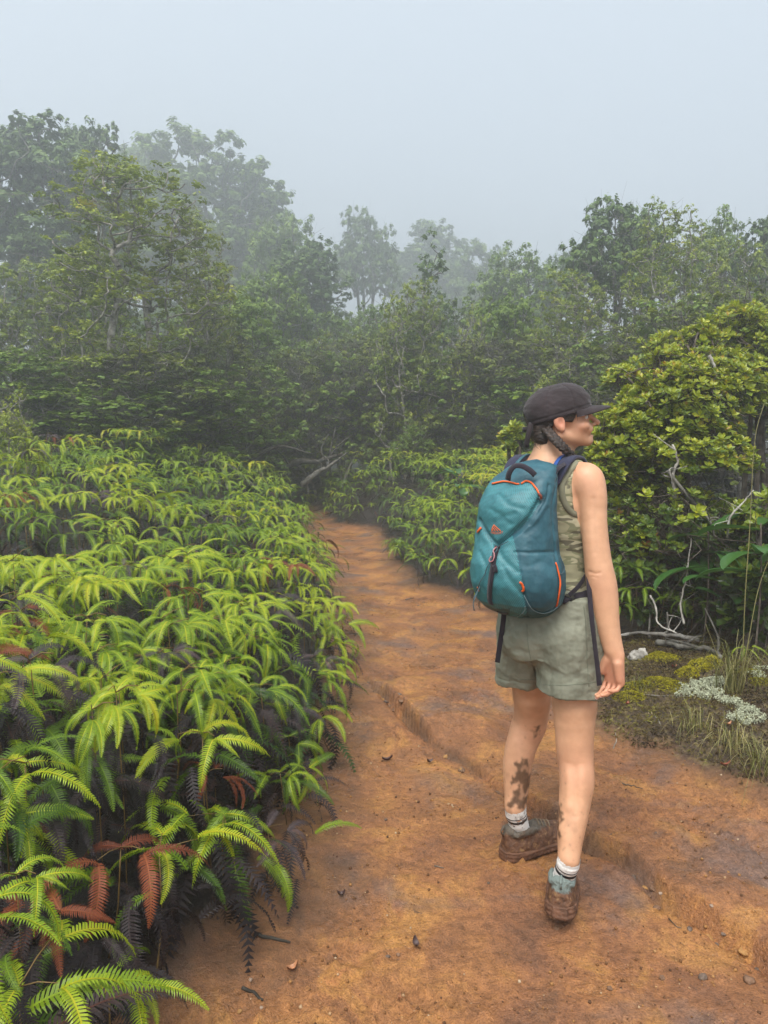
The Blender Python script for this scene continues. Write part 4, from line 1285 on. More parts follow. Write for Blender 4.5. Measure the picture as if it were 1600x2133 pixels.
def skin_mat():
    m, nt, b = mat_base('skin', 0.48, 0.45)
    n = noise(nt, 18, 4); n2 = noise(nt, 120, 3)
    c = ramp(nt, n, [(0.3, (0.53, 0.285, 0.165)), (0.7, (0.66, 0.372, 0.222))])
    c = mixc(nt, math_n(nt, 'MULTIPLY', attr(nt, 'flush'), 0.75), c, (0.56, 0.200, 0.135))
    c = mixc(nt, math_n(nt, 'MULTIPLY', attr(nt, 'lips'), 0.8), c, (0.42, 0.12, 0.10))
    fr = ramp(nt, noise(nt, 260, 2, 0.5), [(0.72, (0, 0, 0)), (0.78, (1, 1, 1))])
    c = mixc(nt, math_n(nt, 'MULTIPLY', fr, 0.25), c, (0.30, 0.13, 0.08))
    c = mixc(nt, attr(nt, 'mud'), c, mixc(nt, n2, (0.060, 0.032, 0.019), (0.19, 0.10, 0.052)))
    nt.links.new(c, b.inputs['Base Color'])
    b.inputs['Subsurface Weight'].default_value = 0.12
    b.inputs['Subsurface Radius'].default_value = (0.012, 0.005, 0.003)
    b.inputs['Subsurface Scale'].default_value = 1.0
    bump(nt, b, n2, 0.12, 0.002)
    return m
M_SKIN = skin_mat()
ppart('body', BV, BQ, [M_SKIN], attrs={'mud': mud, 'flush': flush, 'lips': lips})
body_bvh = bvh_of(BV, BQ)
# nails, teeth, eyes
M_NAIL = plain_mat('nail', (0.62, 0.36, 0.30), 0.3, 0.5, 0.08)
for tip, dr, a, rr in TIPS:
    dr = dr / np.linalg.norm(dr)
    bk = -(-hD * math.sin(a) + hN * math.cos(a))
    c = tip + bk * rr * 0.80
    V = []
    for u in (-1, -0.3, 0.4, 1):
        for v in (-1, 0, 1):
            V.append(c + dr * u * 0.0055 + hL * v * 0.0048 - bk * 0.0016 * abs(v))
    ppart('fingernail', np.array(V), np.array([[i * 3 + j, i * 3 + j + 1, i * 3 + j + 4, i * 3 + j + 3] for i in range(3) for j in range(2)]), [M_NAIL])
M_TEETH = plain_mat('teeth', (0.78, 0.74, 0.66), 0.25, 0.5, 0.05)
V = np.array([hd(0.0985 - 0.010 * (k / 5) ** 2 * 1.2, 0.0040 * k, -0.0318 + 0.0005 * abs(k) - v * 0.0085) for k in range(-5, 6) for v in (0, 1)])
ppart('teeth', V, np.array([[2 * i, 2 * i + 1, 2 * i + 3, 2 * i + 2] for i in range(10)]), [M_TEETH])
M_EYE = plain_mat('eye_white', (0.7, 0.68, 0.65), 0.2, 0.5, 0.03)
M_IRIS = plain_mat('iris', (0.035, 0.02, 0.012), 0.2, 0.5, 0.1)
def ball(c, r, M=np.eye(3), nu=10, nv=7):
    V = [[math.sin(math.pi * j / nv) * math.cos(2 * math.pi * i / nu), math.sin(math.pi * j / nv) * math.sin(2 * math.pi * i / nu), math.cos(math.pi * j / nv)] for j in range(nv + 1) for i in range(nu)]
    Q = [[j * nu + i, (j + 1) * nu + i, (j + 1) * nu + (i + 1) % nu, j * nu + (i + 1) % nu] for j in range(nv) for i in range(nu)]
    return np.array(c) + (np.array(V) * np.array(r)) @ np.array(M).T, np.array(Q)
for s in (-1, 1):
    V, Q = ball(hd(0.0755, 0.031 * s, 0.016), (0.0115,) * 3)
    e = ppart('eye', V, Q, [M_EYE])
    V, Q = ball(hd(0.085, 0.0315 * s, 0.016), (0.0032, 0.0055, 0.0055), HM)
    ppart('iris', V, Q, [M_IRIS], e)

# ---------------- hair and braid
def hair_mat():
    m, nt, b = mat_base('dark_hair', 0.38, 0.5)
    tc = N(nt, 'NewGeometry').outputs['Position']
    mp = N(nt, 'Mapping'); mp.inputs['Scale'].default_value = (60, 60, 420); mp.inputs['Rotation'].default_value = (0.5, 0.5, 0.2)
    nt.links.new(tc, mp.inputs[0])
    n = noise(nt, 1.0, 4, 0.6, mp.outputs[0], 0.3)
    nt.links.new(ramp(nt, n, [(0.3, (0.007, 0.004, 0.003)), (0.52, (0.026, 0.015, 0.010)), (0.72, (0.085, 0.046, 0.029))]), b.inputs['Base Color'])
    bump(nt, b, n, 0.9, 0.004)
    return m
M_HAIR = hair_mat()
Hh = Field((0.40, 2.25, 1.36), (0.72, 2.60, 1.72), 0.003)
Hh.add(ell(hd(-0.013, 0, 0.034), (0.104, 0.0825, 0.088), HM), 0)
Hh.add(ell(hd(-0.062, 0.006, -0.022), (0.046, 0.054, 0.046), HM), 0.012)
Hh.add(ell(hd(-0.056, 0.034, -0.048), (0.030, 0.028, 0.026), HM), 0.015)
sl, P = Hh.block(Hh.lo, Hh.lo + Hh.h * (Hh.n - 1))
q = (P - HO.astype(np.float32)) @ HM.astype(np.float32)
cutp = np.where(q[..., 2] > 0.0, q[..., 0] - (0.030 + 0.55 * q[..., 2]), q[..., 0] - (-0.030 + 0.35 * q[..., 2]))
Hh.F[:] = np.maximum(Hh.F, cutp.astype(np.float32) * 0.8)
V, Q = Hh.mesh(); V = relax(V, Q, 1)
nn = vnormals(V, Q)
V = V + nn * ((fbm(np.stack([V @ HF * 60, V @ HR * 60, V @ HUP * 300], 1), 2, 5) - 0.5) * 0.005)[:, None]
hair = ppart('hair', V, Q, [M_HAIR])
BR = spline([at(1138, 893, 2.37), at(1150, 908, 2.345), at(1163, 922, 2.335), at(1177, 936, 2.335), at(1192, 951, 2.36), at(1204, 966, 2.42), at(1206, 990, 2.49)], 15)
Bd = Field(BR.min(0) - 0.04, BR.max(0) + 0.04, 0.0026)
tg = np.gradient(BR, axis=0); tg /= np.linalg.norm(tg, axis=1)[:, None]
for i in range(14):
    for s in (-1, 1):
        f_ = (i + (0.5 if s > 0 else 0)) / 14.0 * 13.99
        k = int(f_); c = BR[k] + (BR[min(k + 1, 14)] - BR[k]) * (f_ - k)
        t = tg[k]; sd_ = np.cross(t, np.array([0.2, -1, 0.15])); sd_ /= np.linalg.norm(sd_); up_ = np.cross(sd_, t)
        wv = 0.0140 * (1 - 0.25 * f_ / 14)
        ax = t * 0.82 + sd_ * s * -0.57; ax /= np.linalg.norm(ax)
        sd2 = np.cross(up_, ax)
        Bd.add(ell(c + sd_ * s * wv * 0.58, (wv * 1.1, wv * 0.60, wv * 0.78), np.stack([ax, sd2, up_], 1)), 0.0)
V, Q = Bd.mesh()
nn = vnormals(V, Q)
V = V + nn * ((fbm(V * np.array([260, 260, 120]), 2, 6) - 0.5) * 0.003)[:, None]
ppart('braid', V, Q, [M_HAIR])
s = Soup()
rgw = np.random.default_rng(4)
for k in range(6, 24):        # loose wisps at temple and nape
    if k < 12:
        a = hd(0.030 + rgw.normal(0, .006), 0.070, 0.030 + rgw.normal(0, .006)); b_ = a + HF * rgw.uniform(-0.004, 0.012) - HUP * rgw.uniform(0.02, 0.045) + HR * 0.006; m_ = (a + b_) / 2 + HF * 0.006 + HR * 0.004
    else:
        a = hd(-0.075 + rgw.normal(0, .012), 0.030 + rgw.normal(0, .02), -0.060); b_ = a - HUP * rgw.uniform(0.015, 0.035) + HF * rgw.normal(0, .012) + HR * 0.004; m_ = (a + b_) / 2 - HF * 0.005
    s.tube(spline([a, m_, b_], 6), np.linspace(0.0007, 0.0003, 6), 3, 0.5)
ppart('loose_hair', np.concatenate(s.V), [np.concatenate(s.T), np.concatenate(s.Q)], [M_HAIR], hair)

# ---------------- cap
def cloth_mat(name, col, var=0.2, weave=900, rough=0.85, spec=0.15, scale=16, bstr=0.25):
    m, nt, b = mat_base(name, rough, spec)
    n = noise(nt, scale, 5)
    lo = tuple(c * (1 - var) for c in col); hi = tuple(min(1, c * (1 + var)) for c in col)
    nt.links.new(ramp(nt, n, [(0.3, lo), (0.7, hi)]), b.inputs['Base Color'])
    w1 = noise(nt, weave, 2)
    bump(nt, b, math_n(nt, 'ADD', w1, math_n(nt, 'MULTIPLY', n, 2.0)), bstr, 0.003)
    b.inputs['Sheen Weight'].default_value = 0.15
    return m
M_CAP = cloth_mat('washed_black_cotton', (0.034, 0.026, 0.028), 0.35)
Cp = Field((0.40, 2.24, 1.52), (0.78, 2.62, 1.74), 0.003)
Cp.add(ell(hd(-0.012, 0, 0.034), (0.110, 0.0875, 0.092), HM), 0)
Cp.add(ell(hd(0.030, 0, 0.066), (0.066, 0.066, 0.060), HM), 0.03)
sl, P = Cp.block(Cp.lo, Cp.lo + Cp.h * (Cp.n - 1))
q = (P - HO.astype(np.float32)) @ HM.astype(np.float32)
Cp.F[:] = np.maximum(Cp.F, (0.044 - (0.1 - q[..., 0]) * 0.25 - q[..., 2]).astype(np.float32) * 0.95)
Cp.cut(ell(hd(-0.122, 0, 0.012), (0.030, 0.030, 0.028), HM), 0.004)
V, Q = Cp.mesh(); V = relax(V, Q, 1)
nn = vnormals(V, Q); L_ = (V - HO) @ HM
an = np.arctan2(L_[:, 1], L_[:, 0] + 0.012)
seam = np.minimum.reduce([np.abs(np.angle(np.exp(1j * (an - k * math.pi / 3)))) for k in range(6)])
V = V + nn * ((fbm(V * np.array([28, 28, 60]), 3, 15) - 0.5) * 0.007 - 0.0016 * np.exp(-(seam / 0.035) ** 2) * (L_[:, 2] > 0.03) + 0.002 * np.exp(-(((0.044 - (0.1 - L_[:, 0]) * 0.25) + 0.014 - L_[:, 2]) / 0.003) ** 2) * -1)[:, None]
cap = obj('cap', None, person); cap.matrix_parent_inverse = PINV; cap.location = (0, 0, 0)
ppart('crown', V, Q, [M_CAP], cap)
V, Qb = ball(hd(-0.002, 0, 0.1275), (0.008, 0.008, 0.004), HM); ppart('button', V, Qb, [M_CAP], cap)
na, ntt = 25, 9
top_, bot_ = [], []
for i in range(na):
    a = -1 + 2 * i / (na - 1)
    for j in range(ntt):
        t = j / (ntt - 1)
        base_f = -0.012 + 0.106 * math.sqrt(max(0, 1 - (a * 0.86) ** 2)); ext = 0.072 * (1 - abs(a) ** 2.6) ** 0.75
        f = base_f + ext * t; r_ = a * 0.079 * (1 - 0.03 * t); u = 0.052 - 0.030 * a * a * (0.55 + 0.45 * t) + 0.006 * t - 0.010 * t * t
        top_.append(hd(f, r_, u)); bot_.append(hd(f, r_, u - 0.0035))
V = np.array(top_ + bot_); n1 = na * ntt
Q = [[i * ntt + j, i * ntt + j + 1, (i + 1) * ntt + j + 1, (i + 1) * ntt + j] for i in range(na - 1) for j in range(ntt - 1)]
Q += [[n1 + q_ for q_ in qq[::-1]] for qq in Q]
Q += [[i * ntt + ntt - 1, n1 + i * ntt + ntt - 1, n1 + (i + 1) * ntt + ntt - 1, (i + 1) * ntt + ntt - 1] for i in range(na - 1)]
ppart('brim', V, np.array(Q), [M_CAP], cap)
st = spline([hd(-0.104, 0.030, -0.016), hd(-0.118, 0.018, -0.014), hd(-0.124, 0.0, -0.013), hd(-0.118, -0.018, -0.014), hd(-0.106, -0.032, -0.014)], 12)
V, Q = ribbon(st, np.array([(p - HO) * [1, 1, 0] for p in st]), 0.016, 0.003); ppart('strap', V, Q, [M_CAP], cap)
tl = spline([at(1107, 880, 2.40), at(1103, 895, 2.385), at(1099, 915, 2.385), at(1096, 932, 2.39)], 8)
V, Q = ribbon(tl, np.tile([-0.35, -0.93, 0.1], (8, 1)), 0.0165, 0.0025); ppart('strap_end', V, Q, [M_CAP], cap)
V, Q = ribbon(spline([hd(0.060, -0.004, 0.118), hd(0.072, 0.0, 0.105), hd(0.081, 0.004, 0.092)], 5), np.tile(HF * 0.6 + HUP * 0.8, (5, 1)), 0.030, 0.002)
ppart('badge', V, Q, [plain_mat('badge_white', (0.55, 0.56, 0.58), 0.6, 0.3)], cap)

# ---------------- tank top
def camo_mat():
    m, nt, b = mat_base('camouflage_rib', 0.85, 0.15)
    pos = N(nt, 'NewGeometry').outputs['Position']
    mp = N(nt, 'Mapping'); mp.inputs['Scale'].default_value = (9, 9, 26); nt.links.new(pos, mp.inputs[0])
    n1 = noise(nt, 1.0, 2, 0.5, mp.outputs[0], 0.6)
    mp2 = N(nt, 'Mapping'); mp2.inputs['Scale'].default_value = (11, 11, 30); mp2.inputs['Location'].default_value = (7, 3, 5); nt.links.new(pos, mp2.inputs[0])
    n2 = noise(nt, 1.0, 2, 0.5, mp2.outputs[0], 0.6)
    c = ramp(nt, n1, [(0.47, (0.34, 0.32, 0.205)), (0.485, (0.215, 0.215, 0.125)), (0.57, (0.215, 0.215, 0.125)), (0.585, (0.43, 0.40, 0.27))])
    d = ramp(nt, n2, [(0.56, (0, 0, 0)), (0.575, (1, 1, 1))])
    c = mixc(nt, d, c, (0.135, 0.125, 0.085))
    nt.links.new(c, b.inputs['Base Color'])
    w = N(nt, 'TexWave'); w.bands_direction = 'X'; w.inputs['Scale'].default_value = 110
    nt.links.new(pos, w.inputs['Vector'])
    bump(nt, b, w.outputs['Fac'], 0.35, 0.002)
    return m
M_CAMO = camo_mat()
T_ = Field((0.33, 2.12, 0.92), (0.78, 2.68, 1.46), 0.0036)
T_.add(torso(0.006, 0.93, 1.43), 0)
T_.add(cone(cn + [0, 0, 0.013], shR + [-0.012, 0.012, 0.010], 0.050, 0.048), 0.03)
T_.add(cone(cn + [0, 0, 0.013], shL + [0, 0, 0.01], 0.050, 0.050), 0.03)
T_.add(cone(cn + _r * 0.08 - _f * 0.06 + [0, 0, -0.06], cn + _r * 0.07 - _f * 0.065 + [0, 0, -0.18], 0.046, 0.036), 0.03)
sl, P = T_.block(T_.lo, T_.lo + T_.h * (T_.n - 1))
c_ = torso_c(P[..., 2]); a_ = torso_yaw(P[..., 2])
rr_ = (P[..., 0] - c_[..., 0]) * np.cos(a_) - (P[..., 1] - c_[..., 1]) * np.sin(a_)
ff_ = (P[..., 0] - c_[..., 0]) * np.sin(a_) + (P[..., 1] - c_[..., 1]) * np.cos(a_)
ar = np.abs(rr_)
neck_cut = np.where(ff_ < 0.0, 1.285 + 0.35 * np.clip(ar - 0.06, 0, 1), 1.25 + 0.4 * np.clip(ar - 0.05, 0, 1))
neck = np.where(ar < 0.092, P[..., 2] - neck_cut - 6 * np.clip(ar - 0.082, 0, 0.02), -1)          # scooped neck between the straps
arm_c = 0.122 + 0.45 * np.clip(1.30 - P[..., 2], 0, 0.12) ** 1.3
arm = np.where(P[..., 2] > 1.215, ar - arm_c, -1)
T_.F[:] = np.maximum.reduce([T_.F, neck.astype(np.float32) * 0.6, arm.astype(np.float32) * 0.7, (0.945 - P[..., 2]).astype(np.float32)])
V, Q = T_.mesh(); V = relax(V, Q, 2)
nn = vnormals(V, Q)
fold = np.sin(V[:, 2] * 130 + 6 * fbm(V * np.array([9, 9, 5]), 2, 3) * 4) * ss(1.22, 1.05, V[:, 2]) * 0.0022 + (fbm(V * np.array([14, 14, 40]), 3, 8) - 0.5) * 0.007
V = V + nn * fold[:, None]
ttop = ppart('tank_top', V, Q, [M_CAMO])
top_bvh = bvh_of(V, Q)
M_BAND = cloth_mat('ribbed_binding', (0.19, 0.185, 0.125), 0.15)
# binding round the near armhole and the dark under-strap
pts, nr = trace(top_bvh, [(1203, 963), (1184, 985), (1171, 1008), (1172, 1035), (1180, 1055), (1192, 1068), (1207, 1076)], 0.0015, 26)
if len(pts) > 4:
    V, Q = ribbon(pts, smooth_n(nr), 0.019, 0.0025); ppart('binding', V, Q, [M_BAND], ttop)
M_BLACK = cloth_mat('black_elastic', (0.014, 0.013, 0.016), 0.2)
pts, nr = trace(body_bvh, [(1184, 966), (1174, 985), (1166, 1003), (1158, 1022)], 0.003, 12)
if len(pts) > 3:
    V, Q = ribbon(pts, smooth_n(nr), 0.0085, 0.002); ppart('under_strap', V, Q, [M_BLACK])

# ---------------- shorts
S_F = Field((0.32, 2.12, 0.64), (0.80, 2.72, 1.06), 0.0036)
def loft_leg(top_c, top_r, bot_c, bot_r, asp, yaw_):
    f_, r2 = yawv(yaw_)
    def fn(P):
        t = np.clip((top_c[2] - P[..., 2]) / (top_c[2] - bot_c[2]), -0.3, 1.3)
        c = top_c[None, :2] * (1 - t[..., None]) + bot_c[None, :2] * t[..., None]
        d = P[..., :2] - c
        a = d @ r2[:2]; b = d @ f_[:2]
        w = top_r + (bot_r - top_r) * t
        k0 = np.sqrt((a / w) ** 2 + (b / (w * asp)) ** 2)
        return np.maximum((k0 - 1) * w * 0.9, bot_c[2] - 0.006 - P[..., 2]).astype(np.float32)
    lo = np.minimum(top_c, bot_c) - max(top_r, bot_r) * 1.3; hi = np.maximum(top_c, bot_c) + max(top_r, bot_r) * 1.3
    lo[2] = bot_c[2] - 0.03; hi[2] = top_c[2] + 0.03
    return fn, lo, hi
S_F.add(torso(0.014, 0.795, 1.04), 0)
S_F.add(ell(torso_c(0.87).tolist() + [0.87] + np.array([0.035, -0.075, 0]), (0.094, 0.094, 0.105)), 0.04)
S_F.add(ell(torso_c(0.87).tolist() + [0.87] + np.array([-0.08, -0.015, 0]), (0.094, 0.094, 0.105)), 0.04)
rb = at(1190, 1432, 2.30); lb = at(1086, 1416, 2.49)
S_F.add(loft_leg(np.array([0.618, 2.31, 0.93]), 0.108, rb, 0.113, 0.95, R(35)), 0.03)
S_F.add(loft_leg(np.array([0.502, 2.40, 0.93]), 0.104, lb, 0.090, 1.05, R(35)), 0.012)
sl, P = S_F.block(S_F.lo, S_F.lo + S_F.h * (S_F.n - 1))
S_F.F[:] = np.maximum(S_F.F, (P[..., 2] - 1.022).astype(np.float32))
V, Q = S_F.mesh(); V = relax(V, Q, 2)
nn = vnormals(V, Q)
wr = (fbm(V * np.array([20, 20, 6]), 4, 33) - 0.5) * 0.026 * ss(0.98, 0.86, V[:, 2]) + (fbm(V * np.array([30, 30, 30]), 3, 37) - 0.5) * 0.008 + (1 - np.abs(2 * fbm(V * np.array([22, 22, 34]), 3, 35) - 1) - 0.7) * 0.005
hz0 = np.where(V[:, 0] - 0.555 - (2.38 - V[:, 1]) * 0.55 > 0, rb[2], lb[2])
wr = wr - 0.003 * np.exp(-((V[:, 2] - hz0 - 0.022) / 0.003) ** 2)
V = V + nn * wr[:, None]
def shorts_mat():
    m, nt, b = mat_base('sage_nylon', 0.75, 0.25)
    n = noise(nt, 12, 5)
    c = ramp(nt, n, [(0.3, (0.180, 0.188, 0.140)), (0.7, (0.262, 0.268, 0.205))])
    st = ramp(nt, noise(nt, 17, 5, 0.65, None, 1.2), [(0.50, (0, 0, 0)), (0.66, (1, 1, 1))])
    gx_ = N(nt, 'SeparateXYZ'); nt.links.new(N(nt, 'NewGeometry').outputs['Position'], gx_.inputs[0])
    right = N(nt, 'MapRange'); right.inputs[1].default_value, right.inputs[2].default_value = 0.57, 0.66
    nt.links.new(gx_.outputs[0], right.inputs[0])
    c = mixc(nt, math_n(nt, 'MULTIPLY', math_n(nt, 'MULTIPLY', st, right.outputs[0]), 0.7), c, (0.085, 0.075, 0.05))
    nt.links.new(c, b.inputs['Base Color'])
    bump(nt, b, math_n(nt, 'ADD', noise(nt, 90, 4), math_n(nt, 'MULTIPLY', noise(nt, 700, 2), 0.5)), 0.25, 0.004)
    return m
M_SHORT = shorts_mat()
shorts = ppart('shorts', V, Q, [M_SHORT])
sh_bvh = bvh_of(V, Q)
M_SEAM = cloth_mat('sage_seam', (0.15, 0.165, 0.12), 0.1)
for ln in ([(1216, 1262), (1220, 1300), (1222, 1360), (1227, 1430)], [(1098, 1300), (1100, 1340), (1110, 1390), (1124, 1425)], [(1046, 1404), (1075, 1414), (1120, 1416)], [(1132, 1426), (1180, 1427), (1246, 1420)]):
    pts, nr = trace(sh_bvh, ln, 0.0002, 26)
    if len(pts) > 4:
        V, Q = ribbon(pts, smooth_n(nr), 0.0022, 0.0014); ppart('seam', V, Q, [M_SEAM], shorts)

# ---------------- socks and shoes
def sock_mat(c0, ax, top):
    m, nt, b = mat_base('striped_sock', 0.9, 0.1)
    pos = N(nt, 'NewGeometry').outputs['Position']
    s1 = attr(nt, 'along')
    c = ramp(nt, s1, [(0.0, (0.72, 0.70, 0.67)), (0.355, (0.72, 0.70, 0.67)), (0.36, (0.012, 0.012, 0.014)), (0.40, (0.012, 0.012, 0.014)), (0.405, (0.72, 0.70, 0.67)), (0.50, (0.72, 0.70, 0.67)), (0.505, (0.012, 0.012, 0.014)), (0.62, (0.012, 0.012, 0.014)), (0.625, (0.72, 0.70, 0.67))])
    d = ramp(nt, noise(nt, 45, 4, 0.6), [(0.52, (0, 0, 0)), (0.62, (1, 1, 1))])
    d = math_n(nt, 'MULTIPLY', d, attr(nt, 'mud'))
    c = mixc(nt, d, c, (0.085, 0.05, 0.034))
    nt.links.new(c, b.inputs['Base Color'])
    w = noise(nt, 500, 2); bump(nt, b, w, 0.4, 0.003)
    return m
M_SOCK = sock_mat(None, None, None)
def sock(P, r, px_lo, px_hi, mudc):
    F_ = Field(P.min(0) - 0.08, P.max(0) + 0.08, 0.003)
    pts = spline(P, 14); rad = np.interp(np.linspace(0, 1, 14), np.linspace(0, 1, len(r)), r) + 0.0042
    for i in range(13): F_.add(cone(pts[i], pts[i + 1], rad[i], rad[i + 1]), 0)
    V, Q = F_.mesh(); V = relax(V, Q, 1)
    ax = pts[-1] - pts[0]; L = np.linalg.norm(ax); ax /= L
    t = (V - pts[0]) @ ax
    V = V + vnormals(V, Q) * ((fbm(np.stack([V[:, 0] * 20, V[:, 1] * 20, t * 150], 1), 2, 7) - 0.5) * 0.004)[:, None]
    keep_ = (t[Q] > 0.002).all(1) & (t[Q] < L + 0.02).all(1)
    al = np.clip(t / 0.085, 0, 1)
    md = np.clip(0.35 + 0.9 * al, 0, 1) if mudc > 0.5 else np.clip(0.1 + 0.7 * al, 0, 1)
    ppart('sock', V, Q[keep_], [M_SOCK], attrs={'along': al, 'mud': md})
iR = [9, 10, 11]; iL = [8, 9, 10]
sock(np.vstack([at(1186, 1781, 2.168), RLp[-2], ankR]), np.array([0.0325, 0.0305, 0.029]), 0, 0, 0.2)
sock(np.vstack([at(1074, 1676, 2.51), LLp[-2], ankL]), np.array([0.0355, 0.034, 0.031]), 0, 0, 0.9)

SHF = np.array([-0.088, -0.080, -0.060, -0.02, 0.02, 0.06, 0.10, 0.14, 0.175, 0.195, 0.203])
SHW = np.array([0.016, 0.030, 0.040, 0.043, 0.043, 0.044, 0.046, 0.046, 0.038, 0.024, 0.010])
SHT = np.array([0.080, 0.090, 0.096, 0.098, 0.100, 0.094, 0.078, 0.068, 0.058, 0.048, 0.036])
def shoe_mat(col, mud_amt):
    m, nt, b = mat_base('muddy_leather', 0.6, 0.35)
    n = noise(nt, 34, 5, 0.62, None, 0.8)
    up = N(nt, 'SeparateXYZ'); tc = N(nt, 'TexCoord'); nt.links.new(tc.outputs['Object'], up.inputs[0])
    hgt = N(nt, 'MapRange'); hgt.inputs[1].default_value, hgt.inputs[2].default_value = 0.092, 0.055
    nt.links.new(up.outputs[2], hgt.inputs[0])
    f = math_n(nt, 'ADD', math_n(nt, 'MULTIPLY', hgt.outputs[0], 0.75), math_n(nt, 'SUBTRACT', n, 0.5 - mud_amt))
    f = ramp(nt, f, [(0.28, (0, 0, 0)), (0.42, (1, 1, 1))])
    md = ramp(nt, noise(nt, 60, 4), [(0.3, (0.07, 0.034, 0.02)), (0.55, (0.14, 0.066, 0.036)), (0.7, (0.26, 0.15, 0.07))])
    nt.links.new(mixc(nt, f, col, md), b.inputs['Base Color'])
    bump(nt, b, math_n(nt, 'ADD', noise(nt, 90, 4), math_n(nt, 'MULTIPLY', n, 2.0)), 0.7, 0.006)
    return m
M_SHOE = shoe_mat((0.17, 0.21, 0.195), 0.0)
M_SHOE2 = shoe_mat((0.105, 0.088, 0.068), 0.22)
M_SOLE = plain_mat('mud_caked_sole', (0.12, 0.058, 0.034), 0.7, 0.3, 0.5, 40, 0.9, 110)
M_LACE = plain_mat('muddy_lace', (0.20, 0.15, 0.10), 0.8, 0.2)
def shoe(label_mat, origin, fwd, pitch):
    f2 = np.array([fwd[0], fwd[1], 0]); f2 /= np.linalg.norm(f2); s2 = np.cross(Z, f2)
    fv = f2 * math.cos(pitch) - Z * math.sin(pitch); uv = np.cross(fv, s2)
    Mx = np.stack([fv, s2, uv], 1)
    A = Field((-0.115, -0.075, -0.012), (0.225, 0.075, 0.15), 0.003)
    def upper(P):
        f = np.clip(P[..., 0], SHF[0], SHF[-1]); w = np.interp(f, SHF, SHW); t = np.interp(f, SHF, SHT)
        u = (P[..., 2] - 0.012) / t
        ww = w * (1 - 0.42 * np.clip(u, 0, 1) ** 2.2)
        a = np.abs(P[..., 1]) / ww
        k = (np.clip(a, 0, None) ** 2.6 + np.clip(np.abs(u), 0, None) ** 3.2) ** (1 / 2.8)
        d = (k - 1) * np.minimum(ww, 0.04)
        return np.maximum(d, np.maximum(P[..., 0] - SHF[-1], SHF[0] - P[..., 0])).astype(np.float32)
    A.add((upper, np.array([-0.1, -0.06, -0.01]), np.array([0.21, 0.06, 0.135])), 0)
    A.add(ell((-0.062, 0, 0.096), (0.018, 0.032, 0.018)), 0.008)                 # heel collar
    A.add(ell((-0.010, 0.034, 0.092), (0.055, 0.010, 0.016)), 0.008)
    A.add(ell((-0.010, -0.034, 0.092), (0.055, 0.010, 0.016)), 0.008)
    A.cut(ell((-0.008, 0, 0.135), (0.052, 0.0315, 0.055)), 0.005)                 # opening
    A.cut(cone((0.05, 0, 0.112), (0.115, 0, 0.088), 0.006, 0.004), 0.006)
    V, Q = A.mesh(); V = relax(V, Q, 2)
    nn = vnormals(V, Q)
    V = V + nn * ((fbm(V * 55, 4, 3) - 0.5) * 0.008)[:, None]
    root = obj('shoe', None, person); root.matrix_parent_inverse = PINV
    root.matrix_basis = Matrix.LocRotScale(Vector(origin), Matrix(Mx.tolist()).to_quaternion(), None)
    obj('upper', new_mesh('upper', V, Q, True, None, [label_mat]), root)
    So = Field((-0.12, -0.075, -0.02), (0.235, 0.075, 0.06), 0.003)
    def sole(P):
        f = np.clip(P[..., 0], SHF[0], SHF[-1]); w = np.interp(f, SHF, SHW) + 0.008
        e = np.maximum(P[..., 0] - SHF[-1] - 0.004, SHF[0] - 0.008 - P[..., 0])
        d2 = np.maximum(np.abs(P[..., 1]) - w, e)
        th_ = 0.024 + 0.010 * ss(0.02, -0.06, P[..., 0])
        cz = th_ / 2 - 0.004; toe = 0.02 * ss(0.13, 0.21, P[..., 0])
        dz = np.abs(P[..., 2] - cz - toe) - th_ / 2 - 0.002
        return (np.maximum(d2, dz) + 0.0).astype(np.float32)
    So.add((sole, np.array([-0.11, -0.07, -0.02]), np.array([0.225, 0.07, 0.055])), 0)
    V, Q = So.mesh(); V = relax(V, Q, 3)
    nn = vnormals(V, Q)
    lug = 0.003 * (np.sin(V[:, 0] * 290) > 0.2) * (V[:, 2] < 0.012)
    rib_ = 0.0012 * np.sin(V[:, 2] * 420 + 2 * fbm(V * 20, 2, 2))
    V = V + nn * ((fbm(V * 45, 3, 5) - 0.5) * 0.006 + rib_ * 0.6 - lug * 0.6)[:, None]
    obj('sole', new_mesh('sole', V, Q, True, None, [M_SOLE]), root)
    for k in range(4):
        x = 0.058 + 0.017 * k; zt = np.interp(x, SHF, SHT) + 0.012
        s_ = Soup(); s_.tube(spline([(x, -0.022, zt - 0.010), (x + 0.005, 0, zt + 0.003), (x, 0.022, zt - 0.010)], 7), 0.0026, 5, .5)
        obj('lace', s_.mesh('lace', [M_LACE]), root)
    s_ = Soup(); s_.tube(spline([(-0.088, 0, 0.085), (-0.100, 0, 0.105), (-0.086, 0, 0.125)], 6), 0.004, 5, .5)
    obj('pull_tab', s_.mesh('pull_tab', [label_mat]), root)
    return root
# far shoe flat on the mud, near shoe rolling off its toe
shoe(M_SHOE2, shoeL, fwL, R(-1))
shoe(M_SHOE, shoeR, fwR, ptR)
